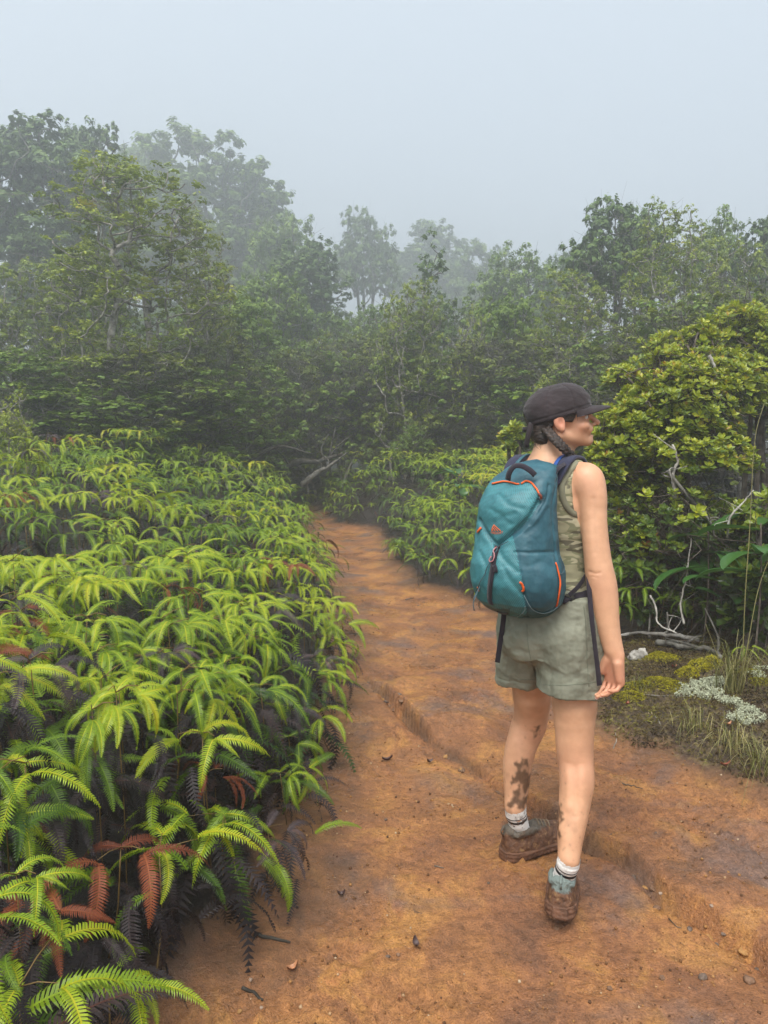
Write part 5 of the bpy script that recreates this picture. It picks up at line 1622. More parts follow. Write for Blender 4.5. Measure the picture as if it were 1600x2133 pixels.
# ------------------------------------------------------------------ backpack
pF, pR = yawv(R(43)); pB = -pF
PC = np.array([0.556, 2.395])
PZ = np.array([0.938, 0.952, 0.972, 1.00, 1.06, 1.12, 1.18, 1.24, 1.30, 1.35, 1.39, 1.418, 1.435])
PW = np.array([0.040, 0.085, 0.112, 0.130, 0.138, 0.138, 0.134, 0.130, 0.125, 0.117, 0.105, 0.085, 0.050])
PD = np.array([0.080, 0.140, 0.180, 0.208, 0.228, 0.228, 0.205, 0.192, 0.178, 0.148, 0.108, 0.075, 0.040])
PSH = np.array([-0.004, -0.004, -0.004, -0.002, -0.004, -0.010, -0.014, -0.018, -0.020, -0.017, -0.010, 0.002, 0.010])
B0 = 0.088
PK = Field((0.10, 1.93, 0.92), (0.66, 2.50, 1.47), 0.0036)
def pack_fn(P):
    z = np.clip(P[..., 2], PZ[0], PZ[-1])
    dx, dy = P[..., 0] - PC[0], P[..., 1] - PC[1]
    s_ = dx * pR[0] + dy * pR[1] - np.interp(z, PZ, PSH); b = dx * pB[0] + dy * pB[1]
    w, D = np.interp(z, PZ, PW), np.interp(z, PZ, PD)
    lean = 0.012 * (z - 1.2)
    u = (b - B0 - lean - D * 0.42) / np.where(b - B0 - lean > D * 0.42, D * 0.58, D * 0.42)
    k = (np.abs(s_ / w) ** 2.7 + np.abs(u) ** 2.5) ** (1 / 2.6)
    d = (k - 1) * np.minimum(w, D * 0.55)
    return np.maximum(d, np.abs(P[..., 2] - z) + d * 0.5).astype(np.float32)
def pk(s_, b, z): return np.array([*(PC + pR[:2] * s_ + pB[:2] * b), z])
PM = np.stack([pR, pB, Z], 1)
PK.add((pack_fn, PK.lo + 0.01, PK.lo + PK.h * PK.n - 0.01), 0)
PK.add(ell(pk(-0.012, B0 + 0.135, 1.275), (0.098, 0.062, 0.080), PM), 0.02)     # stuffed lid pocket
PK.add(ell(pk(-0.018, B0 + 0.160, 1.085), (0.098, 0.070, 0.095), PM), 0.03)      # stuffed front pocket
PK.add(ell(pk(0.105, B0 + 0.10, 1.07), (0.045, 0.080, 0.088), PM), 0.02)        # side pocket
PK.add(ell(pk(-0.098, B0 + 0.10, 1.09), (0.050, 0.080, 0.085), PM), 0.02)
V, Q = PK.mesh(); V = relax(V, Q, 2)
bv = bvh_of(V, Q)
# creases and seams pressed into the fabric
def crease(line, depth, width, n=30):
    global V
    L, _ = trace(bv, line, 0, n)
    if len(L) < 3: return
    d = line_dist(V, L)
    V = V - vnormals(V, Q) * (depth * np.exp(-(d / width) ** 2))[:, None]
crease([(1128, 1040), (1100, 1085), (1068, 1112), (1045, 1128), (1036, 1136)], 0.014, 0.009)
crease([(998, 1085), (1008, 1104), (1022, 1122), (1034, 1136)], 0.011, 0.008)
crease([(1072, 1150), (1110, 1151), (1158, 1149)], 0.004, 0.004)
crease([(1144, 1010), (1140, 1035), (1128, 1060), (1105, 1092)], 0.004, 0.005)
crease([(1078, 1150), (1085, 1195), (1090, 1225), (1094, 1260), (1100, 1285)], 0.0035, 0.004)
crease([(1092, 1240), (1108, 1268), (1130, 1276), (1150, 1268), (1166, 1262)], 0.003, 0.004)
crease([(1160, 1000), (1151, 1060), (1153, 1120), (1160, 1170), (1164, 1215), (1160, 1262)], 0.003, 0.005)
crease([(1024, 1010), (1050, 1004), (1082, 1008), (1095, 1002), (1110, 1008), (1124, 1030)], 0.004, 0.004)
for ln, dp in (([(1040, 1030), (1060, 1050), (1090, 1060)], .004), ([(1020, 1060), (1050, 1075), (1070, 1070)], .003), ([(1040, 1150), (1058, 1175), (1080, 1192)], .005), ([(1048, 1180), (1062, 1210), (1084, 1235)], .004),
               ([(1000, 1150), (1012, 1180), (1016, 1220)], .005), ([(1095, 1110), (1120, 1090), (1142, 1060)], .003), ([(1100, 1180), (1130, 1170), (1150, 1180)], .002), ([(1030, 1090), (1045, 1082), (1062, 1092)], .003)):
    crease(ln, dp, 0.009)
nn = vnormals(V, Q)
V = V + nn * ((fbm(V * 14, 3, 51) - 0.5) * 0.010 + (fbm(V * 45, 3, 52) - 0.5) * 0.0035)[:, None]
bv = bvh_of(V, Q)

def teal_mat(name, a, b_, grid):
    m, nt, b = mat_base(name, 0.5, 0.4)
    tc = N(nt, 'TexCoord'); mp = N(nt, 'Mapping'); mp.inputs['Rotation'].default_value = (0, 0, R(43))
    nt.links.new(N(nt, 'NewGeometry').outputs['Position'], mp.inputs[0])
    n = noise(nt, 22, 5, 0.65)
    c = ramp(nt, n, [(0.3, a), (0.7, b_)])
    if grid:
        ck = N(nt, 'TexBrick'); sp = N(nt, 'SeparateXYZ'); cb = N(nt, 'CombineXYZ')
        nt.links.new(mp.outputs[0], sp.inputs[0]); nt.links.new(sp.outputs[0], cb.inputs[0]); nt.links.new(sp.outputs[2], cb.inputs[1])
        nt.links.new(cb.outputs[0], ck.inputs['Vector'])
        ck.inputs['Scale'].default_value = 95; ck.inputs['Mortar Size'].default_value = 0.10; ck.inputs['Mortar Smooth'].default_value = 0.4
        ck.inputs['Color1'].default_value = (0.62, 0.62, 0.62, 1); ck.inputs['Color2'].default_value = (0.9, 0.9, 0.9, 1); ck.inputs['Mortar'].default_value = (1.9, 1.9, 1.9, 1)
        ck.inputs['Brick Width'].default_value = 0.55; ck.inputs['Row Height'].default_value = 0.36
        c = mixc(nt, 0.85, c, ck.outputs['Color'], 'MULTIPLY')
        bump(nt, b, ck.outputs['Fac'], 0.25, 0.001)
    else:
        bump(nt, b, noise(nt, 160, 4), 0.3, 0.002)
    nt.links.new(c, b.inputs['Base Color'])
    return m
M_TEALG = teal_mat('teal_ripstop', (0.020, 0.092, 0.108), (0.034, 0.142, 0.158), True)
M_TEAL = teal_mat('teal_nylon', (0.014, 0.066, 0.092), (0.030, 0.108, 0.138), False)
M_TEALD = teal_mat('teal_base', (0.010, 0.052, 0.060), (0.016, 0.085, 0.095), False)
M_WEB = cloth_mat('dark_webbing', (0.022, 0.018, 0.026), 0.2, 1400)
M_MESH = cloth_mat('navy_mesh', (0.030, 0.032, 0.060), 0.2, 1400)
M_ORANGE = plain_mat('orange_trim', (0.72, 0.115, 0.018), 0.5, 0.4, 0.15)
M_BLUE = plain_mat('blue_piping', (0.012, 0.065, 0.26), 0.45, 0.4, 0.15)
M_CORD = plain_mat('grey_teal_cord', (0.05, 0.09, 0.105), 0.6, 0.3)
M_PINK = plain_mat('faded_buckle', (0.36, 0.15, 0.16), 0.4, 0.5)
M_BUCK = plain_mat('black_plastic', (0.012, 0.012, 0.014), 0.35, 0.5)

pack = obj('backpack', None, loc=(PC[0] + pB[0] * 0.2, PC[1] + pB[1] * 0.2, 0.955))
tag(pack, 'teal hiking backpack with orange zips worn on the hiker\'s back', 'backpack')
KINV = Matrix.Translation((-pack.location[0], -pack.location[1], -0.955))
def kpart(name, V, F, mats, parent=pack, smooth=True):
    o = obj(name, new_mesh(name, V, F, smooth, None, mats)); o.parent = parent
    o.matrix_parent_inverse = KINV if parent is pack else Matrix.Identity(4)
    return o
# fabric panels: cut along the seams
cq = V[Q].mean(1); pq = proj(cq)
nq = np.cross(V[Q[:, 2]] - V[Q[:, 0]], V[Q[:, 3]] - V[Q[:, 1]])
front = np.einsum('ij,ij->i', nq, cq - np.array([0, 0, CAM_H])) < 0
s_loc = (cq[:, :2] - PC) @ pR[:2]
lab = np.zeros(len(Q), int)                      # 0 side and harness panel
up_ = [(1010, 1002), (1050, 999), (1083, 1005), (1096, 999), (1110, 1005), (1130, 1040), (1100, 1085), (1068, 1112), (1036, 1138), (1020, 1122), (995, 1090), (990, 1050)]
lo_ = [(975, 1085), (995, 1086), (1020, 1124), (1036, 1140), (1068, 1114), (1076, 1150), (1085, 1195), (1092, 1240), (1098, 1275), (1085, 1288), (1050, 1280), (1020, 1262), (960, 1250)]
lab[front & in_poly(pq[:, 0], pq[:, 1], up_)] = 1
lab[front & in_poly(pq[:, 0], pq[:, 1], lo_)] = 2
lab[(cq[:, 2] < 0.985) & (lab != 2)] = 3
lab[front & (pq[:, 1] > 1268) & (pq[:, 0] < 1062) & (lab == 2)] = 3
for k, (nm, mt) in enumerate((('side_panel', M_TEAL), ('lid_pocket', M_TEALG), ('front_pocket', M_TEALG), ('base_panel', M_TEALD))):
    sel = Q[lab == k]
    if not len(sel): continue
    u, inv = np.unique(sel, return_inverse=True)
    kpart(nm, V[u], inv.reshape(sel.shape), [mt])

def strap(name, line, width, mat, off=0.003, n=24, bvh=bv, fallback=None, thick=0.0025, parent=pack, sm=8):
    pts, nr = trace(bvh, line, off, n, fallback)
    Vv, Qq = ribbon(pts, smooth_n(nr, sm), width, thick)
    return kpart(name, Vv, Qq, [mat], parent)
def cord(name, pts, r, mat, sides=5, parent=pack):
    Vv, Qq, Tt = tube_geo(pts, r, sides)
    return kpart(name, Vv, [Tt, Qq], [mat], parent)
def tcord(name, line, r, mat, off=0.002, n=20, fallback=None, parent=pack):
    return cord(name, trace(bv, line, off, n, fallback)[0], r, mat, 5, parent)

strap('zip', [(1026, 1008), (1050, 1003), (1070, 1006), (1082, 1010)], 0.0050, M_ORANGE, 0.003)
strap('zip', [(1086, 1008), (1096, 1002), (1107, 1006), (1117, 1017), (1124, 1030)], 0.0054, M_ORANGE, 0.003)
strap('zip', [(1156, 1172), (1163, 1195), (1166, 1215), (1163, 1240), (1158, 1262)], 0.0050, M_ORANGE, 0.003)
strap('zip_tab', [(1082, 1212), (1090, 1220), (1092, 1226), (1087, 1231)], 0.0065, M_ORANGE, 0.004, 10)
strap('zip_tab', [(996, 1109), (1000, 1104), (1003, 1100)], 0.007, M_ORANGE, 0.004, 6)
strap('zip_tab', [(997, 1222), (999, 1230)], 0.006, M_ORANGE, 0.004, 4, fallback=2.1)
strap('zip_puller', [(1123, 1027), (1126, 1033), (1127, 1039)], 0.008, plain_mat('zip_puller_red', (0.20, 0.05, 0.03), 0.4, 0.4), 0.006, 6)
tcord('cord_loop', [(1119, 1036), (1120, 1042), (1126, 1045), (1132, 1041), (1133, 1035)], 0.0014, M_CORD, 0.008, 12)
strap('closure_strap', [(1037, 1136), (1032, 1155), (1028, 1180), (1023, 1215), (1021, 1245), (1025, 1258)], 0.017, M_WEB, 0.004)
strap('strap_end', [(1031, 1178), (1034, 1185), (1034, 1192)], 0.012, M_WEB, 0.006, 6)
# hook and cords at the closure
cord('hook', trace(bv, [(1026, 1160), (1022, 1167), (1024, 1172), (1030, 1170), (1033, 1160), (1030, 1150), (1035, 1144)], 0.009, 20)[0], 0.0021, M_PINK)
tcord('cord', [(1062, 1128), (1050, 1136), (1038, 1146), (1030, 1158), (1020, 1180), (1007, 1205), (997, 1228)], 0.0016, M_CORD, 0.008, 26, 2.1)
cord('cord', spline([at(997, 1228, 2.11), at(991, 1242, 2.08), at(986, 1256, 2.07), at(988, 1272, 2.07)], 10), 0.0016, M_CORD)
cord('cord', spline([at(1000, 1222, 2.09), at(990, 1240, 2.06), at(986, 1250, 2.06)], 8), 0.0014, M_CORD)
strap('reflective_piping', [(1092, 1240), (1108, 1268), (1130, 1277), (1148, 1272), (1160, 1264)], 0.0018, plain_mat('grey_piping', (0.16, 0.24, 0.26), 0.4, 0.5), 0.002)
strap('reflective_piping', [(1094, 1262), (1090, 1275), (1078, 1284)], 0.0018, plain_mat('grey_piping_low', (0.16, 0.24, 0.26), 0.4, 0.5), 0.002)
strap('base_label', [(1036, 1273), (1046, 1276), (1058, 1277)], 0.010, plain_mat('faded_label', (0.085, 0.075, 0.075), 0.7, 0.2), 0.002, 8)
# emblem: orange peak of three ridges over the maker's name
M_LOGO = plain_mat('orange_print', (0.66, 0.13, 0.03), 0.6, 0.3, 0.1)
emblem = None
def stroke(line, w):
    pts, nr = trace(bv, line, 0.0025, 10)
    return ribbon(pts, smooth_n(nr, 3), w, 0.0012)
sv = [stroke(l, w) for l, w in (([(1030, 1093.5), (1027, 1099), (1025, 1106)], 0.0022), ([(1030, 1093.5), (1036, 1099), (1044, 1106)], 0.0022), ([(1028.5, 1095), (1033, 1101), (1038.5, 1106.5)], 0.0018), ([(1027.2, 1098), (1029.5, 1102), (1033, 1106.5)], 0.0018), ([(1026.4, 1101), (1028, 1106.5)], 0.0016))]
vv, qq, k = [], [], 0
for a, b_ in sv:
    vv.append(a); qq.append(b_ + k); k += len(a)
emblem = kpart('emblem', np.concatenate(vv), np.concatenate(qq), [M_LOGO])
def lettering(text, x0, x1, ybase, h, sag, parent):
    cu = bpy.data.curves.new('lettering', 'FONT'); cu.body = text; cu.size = 1.0; cu.resolution_u = 2
    o = bpy.data.objects.new('tmp', cu); COL.objects.link(o)
    me = o.evaluated_get(bpy.context.evaluated_depsgraph_get()).to_mesh()
    P = np.array([v.co[:] for v in me.vertices]); F = [list(p.vertices) for p in me.polygons]
    o.evaluated_get(bpy.context.evaluated_depsgraph_get()).to_mesh_clear()
    bpy.data.objects.remove(o); bpy.data.curves.remove(cu)
    P[:, 0] = (P[:, 0] - P[:, 0].min()) / np.ptp(P[:, 0]); P[:, 1] = (P[:, 1] - P[:, 1].min()) / np.ptp(P[:, 1])
    W_ = []
    last = 2.1
    for u, v in P[:, :2]:
        px, py = x0 + (x1 - x0) * u, ybase + sag * 4 * u * (1 - u) - h * v
        hit = bv.ray_cast(CAMV, Vector(ray(px, py)).normalized())
        W_.append(np.array(hit[0]) + np.array(hit[1]) * 0.0022 if hit[0] else at(px, py, last))
    me2 = bpy.data.meshes.new('lettering'); me2.from_pydata([tuple(w) for w in W_], [], F); me2.materials.append(M_LOGO)
    o2 = obj('lettering', me2); o2.parent = parent
    o2.matrix_parent_inverse = Matrix.Identity(4)
lettering('GREGORY', 1023.5, 1048.5, 1110.5, 4.6, 2.2, emblem)

# harness: shoulder straps, haul loop, load lifter, hip belt, hanging tails
def path3(name, pts, nor, width, mat, n=24, thick=0.006, parent=pack):
    P = spline(pts, n); Nn = spline(nor, n); Nn /= np.linalg.norm(Nn, axis=1)[:, None]
    Vv, Qq = ribbon(P, Nn, width, thick)
    o = kpart(name, Vv, Qq, [mat], parent)
    bm_ = o.modifiers.new('round', 'BEVEL'); bm_.width = thick * 0.35; bm_.segments = 2
    return o
def over(sgn, sx=0.092):
    a = cn + _r * sgn * sx
    pts = [pk(sgn * 0.062, B0 + 0.012, 1.365), a - _f * 0.085 + [0, 0, -0.005], a - _f * 0.045 + [0, 0, 0.030], a + [0, 0, 0.040], a + _f * 0.05 + [0, 0, 0.022], a + _f * 0.10 + [0, 0, -0.05], a + _r * sgn * 0.02 + _f * 0.118 + [0, 0, -0.15], a + _r * sgn * 0.045 + _f * 0.10 + [0, 0, -0.24]]
    nor = [pB + Z * 0.2, pB + Z * 0.7, pB * 0.6 + Z, Z, Z + _f * 0.7, _f + Z * 0.3, _f, _f + _r * sgn * 0.4]
    return pts, nor
for sgn in (1, -1):
    pts, nor = over(sgn)
    so_ = path3('shoulder_strap', pts, nor, np.interp(np.linspace(0, 1, 30), [0, .3, 1], [0.045, 0.055, 0.040]), M_MESH, 30, 0.012)
    e = [np.array(p) + np.array(n_) / np.linalg.norm(n_) * 0.0075 - _r * sgn * 0.020 for p, n_ in zip(pts, nor)]
    path3('piping', e[:6], nor[:6], 0.013, M_BLUE if sgn > 0 else M_TEAL, 24, 0.003, so_)
    e = [np.array(p) + np.array(n_) / np.linalg.norm(n_) * 0.0075 for p, n_ in zip(pts, nor)]
    # webbing from strap foot back to the pack
    foot = pts[-1]
    path3('lower_strap', [foot, foot - _f * 0.08 + _r * sgn * 0.045 + [0, 0, -0.03], pk(sgn * 0.150, 0.06, 1.055), pk(sgn * 0.135, B0 + 0.02, 1.02)], [_f + _r * sgn, _r * sgn, _r * sgn + pB * .3, _r * sgn + pB * .3], 0.016, M_WEB, 18, 0.0025)
# flap joining pack and straps below the neck
Vf, Qf = [], []
for i in range(9):
    for j in range(7):
        u = -1 + 2 * i / 8; v = j / 6
        w_ = 0.082 * (1 - v) + 0.060 * v
        Vf.append(pk(u * w_ + 0.012, B0 + 0.050 * (1 - v) - 0.012 * v + 0.010 * (1 - u * u), 1.385 + 0.050 * v - 0.012 * u * u))
Qf = [[i * 7 + j, (i + 1) * 7 + j, (i + 1) * 7 + j + 1, i * 7 + j + 1] for i in range(8) for j in range(6)]
o = kpart('top_flap', np.array(Vf), np.array(Qf), [M_TEAL]); o.modifiers.new('thick', 'SOLIDIFY').thickness = 0.006
hl = spline([at(1058, 1000, 2.235), at(1061, 985, 2.225), at(1072, 971, 2.22), at(1088, 971, 2.215), at(1103, 979, 2.205), at(1115, 990, 2.20)], 20)
Vv, Qq = ribbon(hl, smooth_n(np.array([[-.3, -.75, .6]] * 20)), 0.017, 0.004); kpart('haul_loop', Vv, Qq, [M_WEB])
path3('load_lifter', [at(1150, 1003, 2.235), at(1153, 990, 2.24), at(1163, 975, 2.26), at(1180, 965, 2.31)], [[-.3, -.9, .4]] * 4, 0.014, M_WEB, 14, 0.003)
hbp = [at(1166, 1252, 2.215), at(1180, 1247, 2.205), at(1200, 1241, 2.19), at(1224, 1234, 2.205), at(1246, 1230, 2.27)]
pts, nr = trace(sh_bvh, [(1172, 1252), (1186, 1248), (1202, 1244), (1216, 1240), (1228, 1237)], 0.006, 14)
path3('hip_belt', [pk(0.10, B0 + 0.02, 0.985)] + list(pts), [pR] + list(smooth_n(nr)), 0.024, M_WEB, 24, 0.003)
path3('buckle', list(pts[2:6]), list(nr[2:6]), 0.032, M_BUCK, 6, 0.010)
tail = [at(1236, 1130, 2.36), at(1229, 1165, 2.31), at(1226, 1200, 2.245), at(1229, 1245, 2.20), at(1233, 1290, 2.175), at(1240, 1350, 2.175), at(1246, 1400, 2.18), at(1249, 1428, 2.185)]
path3('hanging_webbing', tail, [[0.6, -0.8, 0.1], [0.5, -0.86, 0.1], [0.3, -0.95, 0.1], [0.2, -0.97, 0], [0.3, -0.95, 0], [0.45, -0.9, 0], [0.3, -0.95, 0], [0.1, -0.99, 0]], 0.0165, M_WEB, 26, 0.0025)
tail = [at(1050, 1280, 2.30), at(1046, 1312, 2.31), at(1041, 1345, 2.32), at(1036, 1380, 2.33)]
path3('hanging_webbing', tail, [[-0.3, -0.95, 0.1]] * 4, 0.0165, M_WEB, 12, 0.0025)
cord('bungee', trace(bv, [(1163, 1160), (1168, 1172), (1172, 1182), (1170, 1192), (1164, 1196)], 0.006, 14, 2.2)[0], 0.0015, M_CORD)
# ------------------------------------------------------------------ shrubs of leaf rosettes beside the hiker
ROS_STOPS = [(0.0, (0.022, 0.046, 0.010)), (0.35, (0.070, 0.125, 0.014)), (0.62, (0.175, 0.235, 0.016)), (0.88, (0.36, 0.40, 0.022)), (0.965, (0.42, 0.33, 0.03)), (1.0, (0.38, 0.14, 0.035))]
M_ROS = leaf_mat('rosette_leaf', ROS_STOPS, 0.36, 0.3, 0.5)
M_TWIG = bark_mat('twig_bark', (0.045, 0.034, 0.026), (0.15, 0.125, 0.10))
M_WHITE = bark_mat('bleached_wood', (0.17, 0.155, 0.135), (0.40, 0.38, 0.34))
def rosette(seed, n=10):
    rg = np.random.default_rng(seed); s = Soup()
    for k in range(n):
        a = k * 2.399 + rg.normal(0, .2); el = 0.15 + 0.95 * (k / n) + rg.normal(0, .1)
        L = 0.075 * (1.05 - 0.5 * k / n) * rg.uniform(.85, 1.15); w = L * 0.29
        d = np.array([math.cos(a) * math.cos(el), math.sin(a) * math.cos(el), math.sin(el)])
        sd = np.array([-math.sin(a), math.cos(a), 0]); up = np.cross(d, sd) * -1; up = np.cross(sd, d) * -1
        c = np.array([0, 0, 0.012 * k / n])
        V = [c, c + d * L * .62 + sd * w + up * .002, c + d * L * .62 - sd * w + up * .002, c + d * L * .6 - up * .005, c + d * L]
        T = [[0, 3, 1], [0, 2, 3], [1, 3, 4], [3, 2, 4]]
        s.add(V, T=T, a=0.1 * rg.normal() + 0.22 * (k / n) - 0.1)
    return np.concatenate(s.V), np.concatenate(s.T), np.concatenate(s.A)
ROS = [rosette(200 + k, 8 + k) for k in range(4)]
ROS_MESH = {}
def ros_mesh(v, t):
    q = int(np.clip(round(t * 9), 0, 9))
    if (v, q) not in ROS_MESH:
        V, T, A = ROS[v]
        ROS_MESH[(v, q)] = new_mesh('rosette', V, T, False, {'tint': np.clip(A + q / 9.0, 0, 1)}, [M_ROS])
    return ROS_MESH[(v, q)]

def shrub(name, label, base, lobes, n, seed, n_obj, tint0, cat='shrub', group=None, twigs=120, size=1.0, bare=0.0):
    rg = np.random.default_rng(seed)
    lob = np.array(lobes, float); w = lob[:, 3] * lob[:, 5]; w /= w.sum()
    base = np.array([base[0], base[1], gz(base[0], base[1])])
    C, U = [], []
    while len(C) < n:
        l = lob[rg.choice(len(lob), p=w)]
        d = rg.normal(size=3); d /= np.linalg.norm(d)
        if d[2] < -0.35 and rg.random() > bare: continue
        C.append(l[:3] + d * l[3:] * rg.uniform(0.35, 1.05) ** 0.6); U.append(d)
    C, U = np.array(C), np.array(U)
    C[:, 2] = np.maximum(C[:, 2], base[2] + 0.08)
    root = obj(name, None, loc=base); tag(root, label, cat, group)
    wood = Soup()
    # limbs towards cluster centres, twigs out to the rosettes
    k = max(6, n // 14)
    T = C[rg.choice(n, k, replace=False)] * 0.9 + lob[:, :3].mean(0) * 0.1
    stems = min(5, k // 2)
    for s in range(stems):
        Ts = T[s::stems]; cen = Ts.mean(0); b = base + [rg.normal(0, .1), rg.normal(0, .1), -0.05]
        segs = skeleton(b, [b, b + (cen - b) * [.25, .25, .4] + rg.normal(0, .05, 3), b + (cen - b) * [.6, .6, .75]], Ts, rg, 0.022, 0.004)
        seg_soup(wood, segs)
    nodes = np.concatenate([v.reshape(-1, 10, 3).mean(1) if len(v) % 10 == 0 else v for v in wood.V])
    tw = []
    for c, u in zip(C, U):
        j = int(np.argmin(np.linalg.norm(nodes - (c - u * 0.1), axis=1)))
        m_ = (nodes[j] + c) / 2 + rg.normal(0, .03, 3) - [0, 0, .02]
        tw += [(np.array([nodes[j], m_]), (0.005, 0.0035)), (np.array([m_, c]), (0.0035, 0.0025))]
    for _ in range(twigs):
        j = int(rg.integers(len(nodes))); d = rg.normal(size=3); d /= np.linalg.norm(d); L = rg.uniform(.1, .4)
        q = nodes[j] + d * L * .5 + rg.normal(0, .03, 3)
        tw += [(np.array([nodes[j], q]), (0.004, 0.003)), (np.array([q, q + (d + rg.normal(0, .4, 3)) * L * .5]), (0.003, 0.0015))]
    seg_soup(wood, tw, 4)
    wm = wood.mesh('stem', [M_TWIG]); st = obj('stem', wm, root); st.matrix_parent_inverse = Matrix.Translation(-Vector(base))
    # rosettes
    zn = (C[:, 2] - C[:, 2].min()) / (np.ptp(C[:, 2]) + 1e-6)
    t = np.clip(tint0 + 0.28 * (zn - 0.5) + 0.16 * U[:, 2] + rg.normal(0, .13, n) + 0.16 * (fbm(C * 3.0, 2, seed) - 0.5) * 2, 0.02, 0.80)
    t = np.where(rg.random(n) < 0.012, 0.97, t)
    X = rg.normal(size=(n, 3)); Nn = U * 0.55 + np.array([0, -0.12, 0.75]) + rg.normal(0, .25, (n, 3))
    M = frames(X - Nn * (np.sum(X * Nn, 1) / np.sum(Nn * Nn, 1))[:, None], Nn / np.linalg.norm(Nn, axis=1)[:, None])
    sc_ = rg.uniform(0.6, 1.5, n) * size
    d = np.linalg.norm(C - np.array([0, 0, CAM_H]), axis=1) - 0.6 * U[:, 2] + 0.8 * U[:, 1]
    order = np.argsort(d); fol = Soup()
    var = rg.integers(4, size=n)
    for r_, i in enumerate(order):
        if r_ < n_obj:
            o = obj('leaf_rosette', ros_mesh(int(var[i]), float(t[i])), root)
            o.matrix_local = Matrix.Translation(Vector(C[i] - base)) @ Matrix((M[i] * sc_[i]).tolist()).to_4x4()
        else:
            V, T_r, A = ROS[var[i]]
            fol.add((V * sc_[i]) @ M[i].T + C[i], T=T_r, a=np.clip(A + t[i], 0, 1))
    if fol.n:
        fo = obj('foliage', fol.mesh('foliage', [M_ROS], False), root); fo.matrix_parent_inverse = Matrix.Translation(-Vector(base)); fo['kind'] = 'stuff'
    return root
def lobe(px, py, Y, hw, hh, dp=None):
    c = at(px, py, Y); return (*c, hw * Y / FPX, dp if dp else hw * Y / FPX * 0.8, hh * Y / FPX)
shrub('shrub', 'big bright yellow-green shrub filling the trailside beside the hiker\'s face', (2.3, 5.4), [lobe(1420, 870, 5.4, 130, 110), lobe(1310, 930, 5.3, 80, 85), lobe(1490, 820, 5.6, 110, 90), lobe(1360, 850, 5.5, 75, 55), lobe(1440, 960, 5.2, 130, 70), lobe(1270, 880, 5.7, 45, 35), lobe(1300, 790, 6.0, 40, 26), lobe(1390, 755, 5.8, 50, 28), lobe(1460, 705, 5.8, 45, 30), lobe(1255, 985, 5.2, 40, 60)], 2100, 301, 170, 0.80, size=0.68)
shrub('shrub', 'taller glossy green shrub rising behind the bright yellow-green one', (3.5, 6.5), [lobe(1560, 720, 6.5, 110, 85), lobe(1500, 760, 6.4, 80, 60), lobe(1610, 820, 6.2, 90, 130)], 1100, 302, 80, 0.68, size=0.75)
shrub('shrub', 'darker green shrub right behind the hiker\'s shoulder', (2.0, 5.7), [lobe(1290, 960, 5.8, 70, 75), lobe(1340, 1010, 5.5, 85, 60)], 520, 303, 60, 0.52, size=0.7)
shrub('shrub', 'straggly half-bare shrub under the bright one, with few leaf tufts', (2.1, 5.15), [lobe(1400, 1100, 5.1, 130, 110), lobe(1330, 1180, 5.1, 70, 110), lobe(1500, 1160, 5.1, 110, 130), lobe(1300, 1080, 5.3, 60, 90), lobe(1350, 1255, 5.2, 90, 45), lobe(1460, 1260, 5.1, 100, 50)], 900, 304, 100, 0.46, twigs=700, bare=1.0, size=0.72)
shrub('shrub', 'dark low shrub at the outer verge beside the grass tussock', (2.45, 4.5), [lobe(1575, 1250, 4.5, 60, 110), lobe(1590, 1120, 4.7, 70, 90)], 190, 305, 40, 0.34, twigs=240, bare=0.6)
shrub('shrub', 'yellowish shrub at the far side of the bright one, below the twisted tree', (2.7, 7.2), [lobe(1330, 800, 7.3, 75, 45), lobe(1420, 740, 7.5, 90, 50)], 170, 306, 20, 0.68, size=1.1)
shrub('shrub', 'small pale-leaved shrub beside the strap of the cap', (1.45, 7.6), [lobe(1075, 925, 7.8, 32, 40)], 60, 307, 20, 0.66, twigs=20)

# ------------------------------------------------------------------ broad strap-leaved plants
M_STRAP = leaf_mat('strap_leaf', [(0, (0.018, 0.06, 0.016)), (0.5, (0.04, 0.115, 0.022)), (1, (0.085, 0.18, 0.03))], 0.32, 0.25, 0.5)
def strap_leaf(L, w, bend, n=9):
    V, T, A = [], [], []
    for i in range(n):
        t = i / (n - 1); a = 0.9 - bend * t
        x = L * (math.sin(bend * t + .3) - math.sin(.3)) / max(bend, .1); z = L * (math.cos(.3) - math.cos(bend * t + .3)) / max(bend, .1) * -1 + L * t * 0.75
        ww = w * (math.sin(math.pi * min(1, 0.06 + t * 0.94)) ** 0.6) * 0.5
        V += [(x, -ww, z + ww * .35), (x, 0, z), (x, ww, z + ww * .35)]; A += [0.4, 0.65, 0.5]
    for i in range(n - 1):
        for j in range(2):
            a = i * 3 + j; T += [[a, a + 1, a + 4], [a, a + 4, a + 3]]
    return new_mesh('leaf', np.array(V), np.array(T), True, {'tint': np.array(A)}, [M_STRAP])
SLEAF = [strap_leaf(0.42, 0.085, b) for b in (0.7, 1.1, 1.5)]
def strap_plant(label, px, py, Y, n, seed, h0=0.2, sc_=1.0):
    rg = np.random.default_rng(seed)
    p = at(px, py, Y); b = (p[0], Y, gz(p[0], Y))
    root = obj('broad_leaf_plant', None, loc=b); tag(root, label, 'plant')
    H = max(0.1, p[2] - b[2]); s = Soup(); s.tube(spline([(0, 0, -.03), (.02, 0, H * .5), (0, 0, H)], 6), np.linspace(.007, .005, 6), 6, .0)
    obj('stem', s.mesh('stem', [M_TWIG]), root)
    for k in range(n):
        a = k * 2.4 + rg.normal(0, .3)
        obj('leaf', SLEAF[k % 3], root, (0, 0, H * rg.uniform(.55, 1.0)), (rg.normal(0, .15), rg.normal(0.2, .25), a), sc_ * rg.uniform(.75, 1.15))
strap_plant('broad-leaved plant with long blades in front of the half-bare shrub', 1475, 1100, 4.7, 7, 1, sc_=1.3)
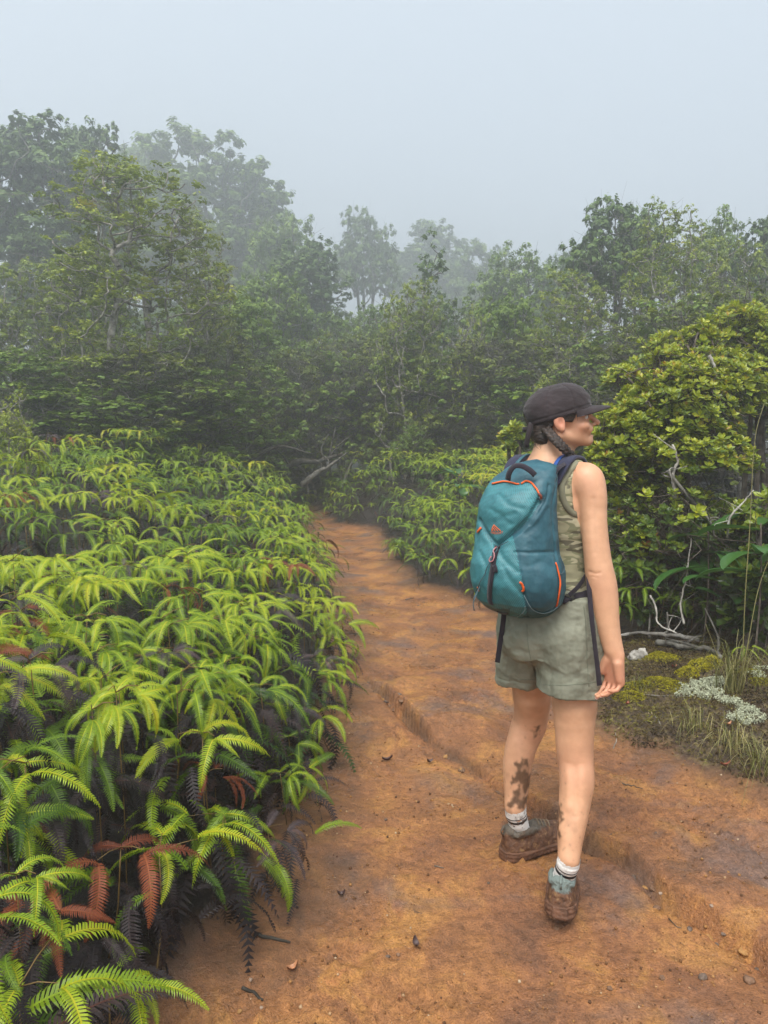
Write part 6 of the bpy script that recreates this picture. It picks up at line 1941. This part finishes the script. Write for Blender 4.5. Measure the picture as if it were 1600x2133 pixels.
strap_plant('broad-leaved plant with dark long blades against the outer verge shrub', 1585, 1090, 4.3, 8, 2, sc_=1.35)
strap_plant('broad-leaved plant with low blades among twigs below the half-bare shrub', 1500, 1210, 4.6, 5, 3, sc_=0.9)
strap_plant('lone broad-leaved plant standing above the ferns of the trail bend', 955, 985, 9.5, 9, 4, sc_=1.35)

# ------------------------------------------------------------------ ferns under the shrubs
for k, (px, py, Y, sc_) in enumerate([(1325, 1225, 4.95, .9), (1300, 1185, 5.0, 1.0), (1385, 1245, 4.9, .8), (1445, 1250, 4.9, .8), (1285, 1255, 5.0, .8), (1545, 1350, 4.0, .6), (985, 1245, 6.6, .5)]):
    p = at(px, py, Y); b = np.array([p[0], Y, gz(p[0], Y)]); H = max(0.12, p[2] - b[2])
    root = obj('fern', None, loc=b)
    tag(root, ('small bright fern sprig at the trail rim below the pack', 'green fern growing in the shade under the half-bare shrub')[k < 6], 'fern', 'ferns under the shrubs' if k < 6 else None)
    pl = FERN_PLANS[k % 9]; Rz = rotz(-1.9 + 0.5 * (k % 3)) @ roty(.25) * sc_
    st = obj('stalk', STALKS[k % 9], root); st.matrix_local = Matrix.Translation((0, 0, H)) @ Matrix((Rz @ np.diag([1, 1, H / .5 / sc_])).tolist()).to_4x4()
    for vi, M, o in pl[0]:
        f = obj('frond', PIN_MESH['shade_green' if k < 5 else 'green'][vi], root); f.matrix_local = Matrix.Translation(Vector([0, 0, H]) + Vector(Rz @ o)) @ Matrix((Rz @ M).tolist()).to_4x4()

# ------------------------------------------------------------------ grass tussocks, stalks
M_GRASS = leaf_mat('grass_blade', [(0, (0.05, 0.075, 0.016)), (0.5, (0.15, 0.155, 0.04)), (1, (0.36, 0.31, 0.14))], 0.5, 0.25, 0.35)
def tussock(label, px, py, n, L, seed, tint=0.5, name='grass_tussock'):
    rg = np.random.default_rng(seed); p = gnd(px, py, 0.12); z = gz(p[0], p[1]); p = gnd(px, py, z)
    s = Soup()
    for k in range(n):
        a = rg.uniform(0, 6.28); l = L * rg.uniform(.5, 1.2); out = rg.uniform(.15, .95); b = np.array([rg.normal(0, .035), rg.normal(0, .035), -0.01])
        d = np.array([math.cos(a), math.sin(a), 0])
        P = spline([b, b + d * l * out * .3 + [0, 0, l * .55], b + d * l * out * .75 + [0, 0, l * (.85 - .55 * out)], b + d * l * out * 1.05 + [0, 0, l * (.75 - .85 * out)]], 6)
        sd = np.cross(d, Z) * 0.0019
        ww = np.linspace(1, .15, 6)[:, None]
        V = np.concatenate([P - sd * ww, P + sd * ww]); T = [[i, i + 1, 6 + i + 1, 6 + i] for i in range(5)]
        s.add(V, Q=T, a=float(np.clip(tint + rg.normal(0, .22), 0, 1)))
    o = obj(name, None, loc=(p[0], p[1], z)); tag(o, label, 'grass')
    obj('blades', s.mesh('blades', [M_GRASS]), o)['kind'] = 'stuff'
tussock('dry grass tussock at the foot of the outer verge shrub', 1525, 1440, 90, 0.42, 1, .55)
tussock('wiry grass tuft trailing over the lichen patch', 1450, 1530, 45, 0.22, 2, .6)
tussock('pale grass tuft hanging over the trail rim below the lichen', 1530, 1580, 80, 0.26, 3, .7)
tussock('thin green grass tuft by the bleached branch', 1330, 1440, 26, 0.16, 4, .4)
tussock('fine grass tuft at the outer edge of the mossy verge', 1590, 1620, 60, 0.25, 5, .55)
tussock('dry grass stems among the ferns of the trail bend', 905, 1195, 30, 0.75, 6, .8)
def stalk(label, pts, r=0.003):
    s = Soup(); s.tube(spline(pts, 16), np.linspace(r, r * .5, 16), 5, .75); o = obj('grass_stalk', s.mesh('grass_stalk', [M_GRASS])); tag(o, label, 'grass stalk')
stalk('tall thin grass stalk standing straight before the shrubs', [gnd(1545, 1440, .15), at(1552, 1250, 3.8), at(1562, 1100, 3.85), at(1572, 920, 3.9), at(1592, 840, 3.95)])
stalk('tall thin grass stalk leaning outward from the tussock', [gnd(1540, 1445, .15), at(1560, 1330, 3.75), at(1585, 1210, 3.8), at(1640, 1080, 3.8)])
stalk('short dry grass stalk bent beside the tussock', [gnd(1520, 1445, .15), at(1500, 1380, 3.8), at(1470, 1300, 3.85)], .002)

# ------------------------------------------------------------------ moss, lichen, dead wood, litter
M_MOSS = leaf_mat('moss', [(0, (0.07, 0.06, 0.014)), (0.5, (0.21, 0.19, 0.018)), (1, (0.38, 0.34, 0.022))], 0.8, 0.15, 0.1)
M_LICHEN = plain_mat('pale_lichen', (0.38, 0.40, 0.28), 0.85, 0.15, 0.3, 60)
M_LITTER = leaf_mat('litter', [(0, (0.016, 0.012, 0.008)), (0.35, (0.065, 0.046, 0.022)), (0.6, (0.13, 0.105, 0.032)), (0.8, (0.17, 0.165, 0.03)), (1.0, (0.34, 0.28, 0.16))], 0.85, 0.1, 0.15)
def gpt(px, py):
    z = 0.1
    for _ in range(5):
        p = gnd(px, py, z); z = gz(p[0], p[1])
    return p
def blade_pad(name, label, spots, n, size, mat, seed, cat, tint=0.5, blade=0.012, hgt=0.02):
    """low cushion bristling with tiny shoots"""
    rg = np.random.default_rng(seed); s = Soup()
    c = gpt(*spots[0])
    for px, py in spots:
        q = gpt(px, py)
        m = n // len(spots)
        a = rg.uniform(0, 6.28, m); r = np.sqrt(rg.random(m)) * size
        x, y = q[0] + np.cos(a) * r, q[1] + np.sin(a) * r * 0.9
        nz_ = fbm2(x * 40, y * 40, 2, seed)
        z = np.array([gz(u, v) for u, v in zip(x, y)]) + hgt * (1 - (r / size) ** 2) * (0.4 + nz_)
        M = rand_rot(m, rg) * (blade * rg.uniform(.6, 1.4, (m, 1, 1)))
        s.many(np.array([[-.5, 0, 0], [0, .28, 0], [.5, 0, 0.1], [0, -.28, 0]]), LEAF_Q, M, np.stack([x, y, z], 1), np.clip(tint + 0.5 * (nz_ - .5) + rg.normal(0, .15, m), 0, 1))
    o = obj(name, None, loc=c); tag(o, label, cat)
    k = obj('shoots', s.mesh('shoots', [mat], False), o); k.matrix_parent_inverse = Matrix.Translation(-Vector(c)); k['kind'] = 'stuff'
blade_pad('moss_cushion', 'yellow-green moss cushion above the pale lichen', [(1455, 1395), (1480, 1392), (1430, 1405)], 3000, 0.075, M_MOSS, 1, 'moss', .85, .010, .045)
blade_pad('moss_cushion', 'olive moss patch beside the hiker\'s hand', [(1330, 1430), (1370, 1420), (1310, 1450), (1400, 1430)], 3600, 0.095, M_MOSS, 2, 'moss', .62, .010, .025)
blade_pad('moss_cushion', 'small moss patch between bleached branch and moss cushion', [(1390, 1372), (1365, 1368)], 1800, 0.09, M_MOSS, 3, 'moss', .7, .010, .03)
blade_pad('moss_cushion', 'brownish moss patch at the outer verge', [(1560, 1400), (1590, 1420)], 1500, 0.08, M_MOSS, 4, 'moss', .45, .010, .02)
def lichen(label, spots, n, size, seed):
    rg = np.random.default_rng(seed); s = Soup(); c = gpt(*spots[0])
    for px, py in spots:
        q = gpt(px, py)
        for k in range(n // len(spots)):
            a, r = rg.uniform(0, 6.28), math.sqrt(rg.random()) * size
            b = np.array([q[0] + math.cos(a) * r * 1.5, q[1] + math.sin(a) * r * 1.3, 0])
            if fbm2(b[0] * 38, b[1] * 38, 2, 5)[0] < 0.47: continue
            b[2] = gz(b[0], b[1]) + 0.004
            h = 0.026 * (1 - (r / size) ** 2 * .6) * rg.uniform(.6, 1.2)
            top_p = b + [rg.normal(0, .004), rg.normal(0, .004), h]
            for _ in range(4):      # branching coral-like tips
                e = top_p + rg.normal(0, .0055, 3) + [0, 0, .003]
                M = rand_rot(1, rg)[0] * 0.0046 * rg.uniform(.7, 1.4)
                V = np.array([[1, 0, 0], [-.5, .87, 0], [-.5, -.87, 0], [0, 0, 1.2]]) @ M.T + e
                s.add(V, T=[[0, 1, 3], [1, 2, 3], [2, 0, 3], [0, 2, 1]], a=.5)
            s.add([b + [.002, 0, 0], b - [.002, 0, 0], top_p], T=[[0, 1, 2]], a=.3)
    o = obj('lichen', None, loc=c); tag(o, label, 'lichen')
    k = obj('tufts', s.mesh('tufts', [M_LICHEN], False), o); k.matrix_parent_inverse = Matrix.Translation(-Vector(c)); k['kind'] = 'stuff'
lichen('largest pale mint lichen mound below the yellow-green moss cushion', [(1470, 1430), (1490, 1425), (1455, 1445), (1480, 1450), (1440, 1435)], 620, 0.05, 11)
lichen('ragged pale lichen strip running outward from the largest mound', [(1515, 1465), (1540, 1480), (1560, 1490)], 260, 0.035, 12)
lichen('pale lichen crumbs nearest the trail rim', [(1555, 1505), (1580, 1505), (1535, 1500)], 190, 0.030, 13)
lichen('small pale lichen dab beside the largest mound, towards the hiker', [(1430, 1440), (1420, 1450)], 70, 0.025, 14)
lichen('grey-green lichen at the foot of the outer verge shrub', [(1590, 1400), (1575, 1410)], 120, 0.04, 15)

def groundlimb(label, pts_px, r0, r1, mat, lift=0.015, seed=0, twigs=2):
    P = [gpt(*q) + np.array([0, 0, lift]) for q in pts_px]
    return limb('fallen_branch', label, P, r0, r1, mat, twigs, seed)
groundlimb('long bleached branch lying on the mossy verge behind the hiker\'s hand', [(1285, 1336), (1340, 1334), (1400, 1338), (1455, 1346)], .010, .016, M_WHITE, .05, 21, 3)
groundlimb('grey rotten branch half buried beneath the bleached one', [(1370, 1345), (1420, 1355), (1475, 1362), (1500, 1380)], .022, .012, M_BARK, .03, 22, 3)
limb('dead_branch', 'bleached forked dead branch standing among the leaves of the bright shrub', [at(1408, 1040, 4.95), at(1402, 990, 4.95), at(1412, 960, 4.98), at(1400, 925, 5.02)], 0.0144, 0.0072, M_WHITE, 3, 23)
limb('dead_branch', 'pale antler-like dead twig before the half-bare shrub', [at(1515, 1120, 4.57), at(1520, 1080, 4.57), at(1545, 1050, 4.57), at(1570, 1020, 4.60)], 0.0084, 0.0036, M_WHITE, 5, 24)
limb('dead_branch', 'thin crooked pale stem under the half-bare shrub', [at(1355, 1240, 4.70), at(1367, 1270, 4.64), at(1372, 1300, 4.57), at(1410, 1320, 4.45)], 0.0072, 0.0048, M_WHITE, 2, 25)
limb('dead_branch', 'crooked pale stem rising beside the broad blades', [at(1425, 1300, 4.57), at(1418, 1260, 4.64), at(1430, 1200, 4.70), at(1440, 1120, 4.76)], 0.0072, 0.0036, M_WHITE, 4, 26)
limb('dead_branch', 'slanting grey dead branch crossing the half-bare shrub', [at(1390, 980, 4.95), at(1440, 1040, 4.89), at(1480, 1090, 4.83), at(1500, 1180, 4.83)], 0.0120, 0.0060, M_BARK, 5, 27)
limb('dead_branch', 'pale dead branch showing among the upper leaves of the bright shrub', [at(1478, 740, 5.33), at(1490, 770, 5.33), at(1500, 810, 5.36), at(1512, 850, 5.40)], 0.0120, 0.0072, M_WHITE, 2, 28)
# weathered chunk of wood
Wd = Field((-.09, -.06, -.03), (.09, .06, .07), .004)
Wd.add(ell((0, 0, .01), (.075, .04, .035)), 0); Wd.add(cone((-.05, 0, .01), (.07, .02, .03), .03, .015), .02)
V, Q = Wd.mesh(); V = V + vnormals(V, Q) * ((fbm(V * 45, 4, 3) - .5) * .03)[:, None]
c = gpt(1330, 1372); tag(obj('dead_wood', new_mesh('dead_wood', V, Q, True, None, [M_WHITE]), loc=c + [0, 0, .01], rot=(0, 0, .5)), 'lump of bleached dead wood next to the hiker\'s wrist', 'wood')

# carpet of brown moss and leaf crumbs over the verge: nobody could count it
rg = np.random.default_rng(88)
n = 42000
x = rg.uniform(0.9, 3.0, n); y = rg.uniform(2.1, 5.2, n)
h, sl, sr = terrain(x, y)
k = sr + 0.16 * (fbm2(x * 6, y * 6, 3, 90) - .5) * 2 > 0.03
x, y = x[k], y[k]
z = np.array([gz(a, b) for a, b in zip(x, y)]) + rg.uniform(0.0, 0.014, len(x))
M = rand_rot(len(x), rg) * (rg.uniform(.008, .030, (len(x), 1, 1)))
s = Soup(); tt = np.clip(0.38 + 1.1 * (fbm2(x * 5, y * 5, 3, 91) - .5) + rg.normal(0, .17, len(x)), 0, 1)
s.many(np.array([[-.5, 0, 0], [0, .16, 0], [.5, 0, 0.15], [0, -.16, 0]]), LEAF_Q, M, np.stack([x, y, z], 1), tt)
n = 2600        # fine dead stems
x = rg.uniform(1.0, 3.0, n); y = rg.uniform(2.4, 4.6, n); h, sl, sr = terrain(x, y); k = sr > 0.06; x, y = x[k], y[k]
sg = []
for a, b in zip(x, y):
    p = np.array([a, b, gz(a, b) + .008]); d = rg.normal(size=3) * [1, 1, .35]; d /= np.linalg.norm(d); L = rg.uniform(.02, .09)
    sg.append((np.array([p, p + d * L]), (.0011, .0006)))
seg_soup(s, sg, 3)
tag(obj('moss_litter', s.mesh('moss_litter', [M_LITTER], False)), 'brown moss and leaf crumbs carpeting the verge beside the trail', 'litter', kind='stuff')

# ------------------------------------------------------------------ fallen leaves, twigs, stones on the trail
M_FLEAF = [plain_mat('fallen_leaf_' + n_, c_, .5, .4, .3, 60) for n_, c_ in (('tan', (.36, .17, .085)), ('red', (.26, .075, .04)), ('dark', (.07, .042, .04)))]
def fallen_leaf(px, py, mi, L, a, label):
    s = Soup(); V = []
    for i in range(7):
        t = i / 6; w = L * .30 * math.sin(math.pi * min(.98, .04 + t)) ** .7
        for j in (-1, 0, 1): V.append((L * (t - .5), j * w, .010 * abs(j) + .012 * (t - .5) ** 2 * 4))
    Q = [[i * 3 + j, i * 3 + j + 1, i * 3 + j + 4, i * 3 + j + 3] for i in range(6) for j in range(2)]
    c = gpt(px, py); o = obj('fallen_leaf', new_mesh('fallen_leaf', np.array(V), np.array(Q), True, None, [M_FLEAF[mi]]), loc=c + [0, 0, .004], rot=(rnd.uniform(-.3, .3), rnd.uniform(-.3, .3), a))
    tag(o, label, 'leaf')
for a in [(612, 2022, 0, .034, .5, 'tan fallen leaf on the trail below the dark ferns'), (865, 1970, 2, .034, 1.8, 'dark curled fallen leaf in the middle of the trail'), (712, 1868, 2, .026, .2, 'small dark fallen leaf under the overhanging fern tip'),
          (1308, 1470, 1, .036, .8, 'reddish fallen leaf on the moss below the hiker\'s hand'), (1518, 1513, 0, .042, .3, 'tan fallen leaf beneath the lichen'), (1514, 1597, 1, .044, -.1, 'reddish fallen leaf at the rim of the mossy verge'),
          (1404, 1392, 1, .04, .4, 'reddish fallen leaf between the two mosses'), (808, 1585, 2, .05, .1, 'grey fallen leaf on the trail near the drooping fern'), (894, 1590, 2, .036, .6, 'dark fallen leaf under the ledge'),
          (832, 2086, 0, .018, 1.2, 'tiny tan fallen leaf at the bottom of the trail'), (1490, 1518, 2, .03, .9, 'dark fallen leaf under the wiry grass')]:
    fallen_leaf(*a)
def twig(label, p0, p1, r=.0022, mid=(0, 0), mat=None):
    a, b = gpt(*p0), gpt(*p1); m_ = gpt((p0[0] + p1[0]) / 2 + mid[0], (p0[1] + p1[1]) / 2 + mid[1])
    s = Soup(); P = spline([a, m_, b], 12); P[:, 2] = [gz(q[0], q[1]) + .003 for q in P]
    s.tube(P, np.linspace(r, r * .5, 12), 5, .5); tag(obj('fallen_twig', s.mesh('fallen_twig', [mat or M_TWIG])), label, 'twig')
twig('brown twig lying on the orange earth beyond the calf', (1296, 1634), (1338, 1644), .0028, (0, -2))
twig('thin curved twig on the trail beyond the heel', (1393, 1915), (1420, 1935), .002, (2, 6))
twig('black root poking out under the dark ferns', (530, 1945), (605, 1965), .007, (8, 2), M_BARKD)
twig('black root at the foot of the lowest ferns', (505, 2060), (548, 2085), .006, (4, -3), M_BARKD)
twig('dark twig under the ledge in the middle of the trail', (905, 1805), (925, 1810), .003)
twig('pale forked twig on the dark moss below the hand', (1278, 1560), (1282, 1525), .0022, (4, 0), M_WHITE)
twig('pale thin stick across the moss below the lichen', (1340, 1448), (1440, 1452), .002, (0, -2), M_WHITE)
twig('small bleached twig in the moss below the wiry grass', (1363, 1492), (1376, 1512), .003, (2, -2), M_WHITE)
twig('short dark twig where the trail narrows', (845, 1250), (862, 1246), .008)
PEB = [plain_mat('pebble_' + n_, c_, .7, .3, .3, 50, .5, 200) for n_, c_ in (('brown', (.15, .085, .05)), ('grey', (.115, .082, .062)), ('ochre', (.30, .16, .055)), ('pale', (.26, .19, .14)))]
PM_ = []
for k in range(5):
    F_ = Field((-.7, -.7, -.6), (.7, .7, .6), .09); F_.add(ell((0, 0, 0), (.5, .40 + .03 * k, .30)), 0)
    V, Q = F_.mesh(); V = V + vnormals(V, Q) * ((fbm(V * 3 + k * 9, 3, k) - .5) * .45)[:, None]
    PM_.append((V, Q))
PMESH = {}
stones = [(882, 1256, .030, 0, 'brown stone where the trail narrows'), (872, 1262, .022, 1, 'grey stone lying against the brown one'), (810, 1258, .018, 0, 'small brown stone beside the narrow trail'), (862, 1310, .016, 0, 'brown pebble in the upper trail'),
          (1018, 1840, .010, 1, 'grey pebble behind the far shoe'), (808, 1994, .016, 1, 'grey clod beside the dark curled leaf'), (830, 1990, .015, 0, 'brown clod beside the dark curled leaf'), (804, 1708, .013, 1, 'grey pebble below the ledge'),
          (880, 1740, .011, 2, 'mossy-looking ochre pebble below the ledge'), (522, 2042, .011, 3, 'pale pebble at the foot of the lowest ferns'), (1366, 1735, .010, 1, 'small pebble above the lower ledge'), (1482, 1888, .014, 3, 'pale pebble stuck in the lower ledge'),
          (1376, 1862, .013, 3, 'pale pebble below the lower ledge'), (1560, 2045, .034, 0, 'flat brown stone at the foot of the lower ledge'), (1380, 2038, .016, 0, 'brown clod in the bare lower trail'), (1465, 2038, .03, 1, 'dark slanting clod in the bare lower trail'),
          (1270, 2060, .018, 0, 'brown clod nearest the picture of the heel print'), (500, 2108, .014, 2, 'ochre pebble among black roots'), (545, 2100, .012, 3, 'pale pebble among black roots'), (1160, 1935, .014, 0, 'muddy clod under the near heel')]
for i, (px, py, sz, mi, lb) in enumerate(stones):
    k = (i % 5, mi)
    if k not in PMESH: PMESH[k] = new_mesh('stone', PM_[k[0]][0], PM_[k[0]][1], True, None, [PEB[mi]])
    c = gpt(px, py); o = obj('stone', PMESH[k], loc=c + [0, 0, sz * .12], rot=(0, 0, i * 1.3), scale=sz)
    tag(o, lb.replace('nearest the picture of the heel print', 'in the lower trail behind the near heel'), 'stone')
# clods broken from the ledge
rg = np.random.default_rng(61)
LP = spline(LEDGE, 220)
for i in range(46):
    j = int(rg.integers(12, 200)); p = LP[j] + rg.normal(0, .018, 2) - np.array([.012, .012])
    sz = float(rg.uniform(.008, .030)); k = (i % 5, int(rg.choice([0, 0, 1, 2])))
    if k not in PMESH: PMESH[k] = new_mesh('stone', PM_[k[0]][0], PM_[k[0]][1], True, None, [PEB[k[1]]])
    o = obj('clod', PMESH[k], loc=(p[0], p[1], gz(p[0], p[1]) + sz * .1), rot=(rg.uniform(-.4, .4), rg.uniform(-.4, .4), rg.uniform(0, 6)), scale=(sz * 1.3, sz, sz * .8))
    tag(o, ('brown', 'grey', 'ochre')[k[1]] + ' earth clod crumbling from the ledge across the trail', 'clod', 'clods along the ledge, ' + ('brown', 'grey', 'ochre')[k[1]])
# crumbs of earth strewn over the trail
rg = np.random.default_rng(99); n = 9000
x = rg.uniform(-.5, 2.1, n); y = 1.4 + 5.6 * rg.random(n) ** 1.6
h, sl, sr = terrain(x, y); k = (sl < 0.05) & (sr < 0.02) & (fbm2(x * 2.2, y * 2.2, 3, 95) > 0.44); x, y = x[k], y[k]
z = np.array([gz(a, b) for a, b in zip(x, y)])
sz = 0.0022 + 0.0055 * rg.random(len(x)) ** 4
OV = np.array([[1, 0, 0], [-1, 0, 0], [0, 1, 0], [0, -1, 0], [0, 0, 1], [0, 0, -1.0]]); OT = np.array([[0, 2, 4], [2, 1, 4], [1, 3, 4], [3, 0, 4], [2, 0, 5], [1, 2, 5], [3, 1, 5], [0, 3, 5]])
s = Soup(); s.many(OV, OT, rand_rot(len(x), rg) * sz[:, None, None], np.stack([x, y, z + sz * .3], 1), rg.random(len(x)))
M_CRUMB = leaf_mat('earth_crumb', [(0, (.07, .035, .02)), (.5, (.20, .095, .036)), (.85, (.33, .17, .06)), (1, (.40, .30, .20))], .8, 0, .2)
tag(obj('gravel', s.mesh('gravel', [M_CRUMB], True)), 'crumbs of red earth and grit strewn over the trail', 'grit', kind='stuff')
# ------------------------------------------------------------------ mist
def build_haze():
    V = [(x, y, z) for z in (-1.8, 27.0) for y in (-40, 100) for x in (-70, 70)]
    F = [(0, 2, 3, 1), (4, 5, 7, 6), (0, 1, 5, 4), (2, 6, 7, 3), (0, 4, 6, 2), (1, 3, 7, 5)]
    m = bpy.data.materials.new('mist'); m.use_nodes = True
    nt = m.node_tree; nt.nodes.clear()
    out = N(nt, 'OutputMaterial'); v = N(nt, 'VolumePrincipled')
    v.inputs['Color'].default_value = (0.93, 0.96, 0.98, 1)
    v.inputs['Density'].default_value = HAZE
    v.inputs['Anisotropy'].default_value = 0.6
    nt.links.new(v.outputs[0], out.inputs['Volume'])
    m.cycles.homogeneous_volume = True
    o = obj('haze', new_mesh('haze', V, np.array(F), False, None, [m]))
    tag(o, 'pale mist hanging in the air over trail and forest', 'mist', kind='stuff')
HAZE = 0.0135
build_haze()
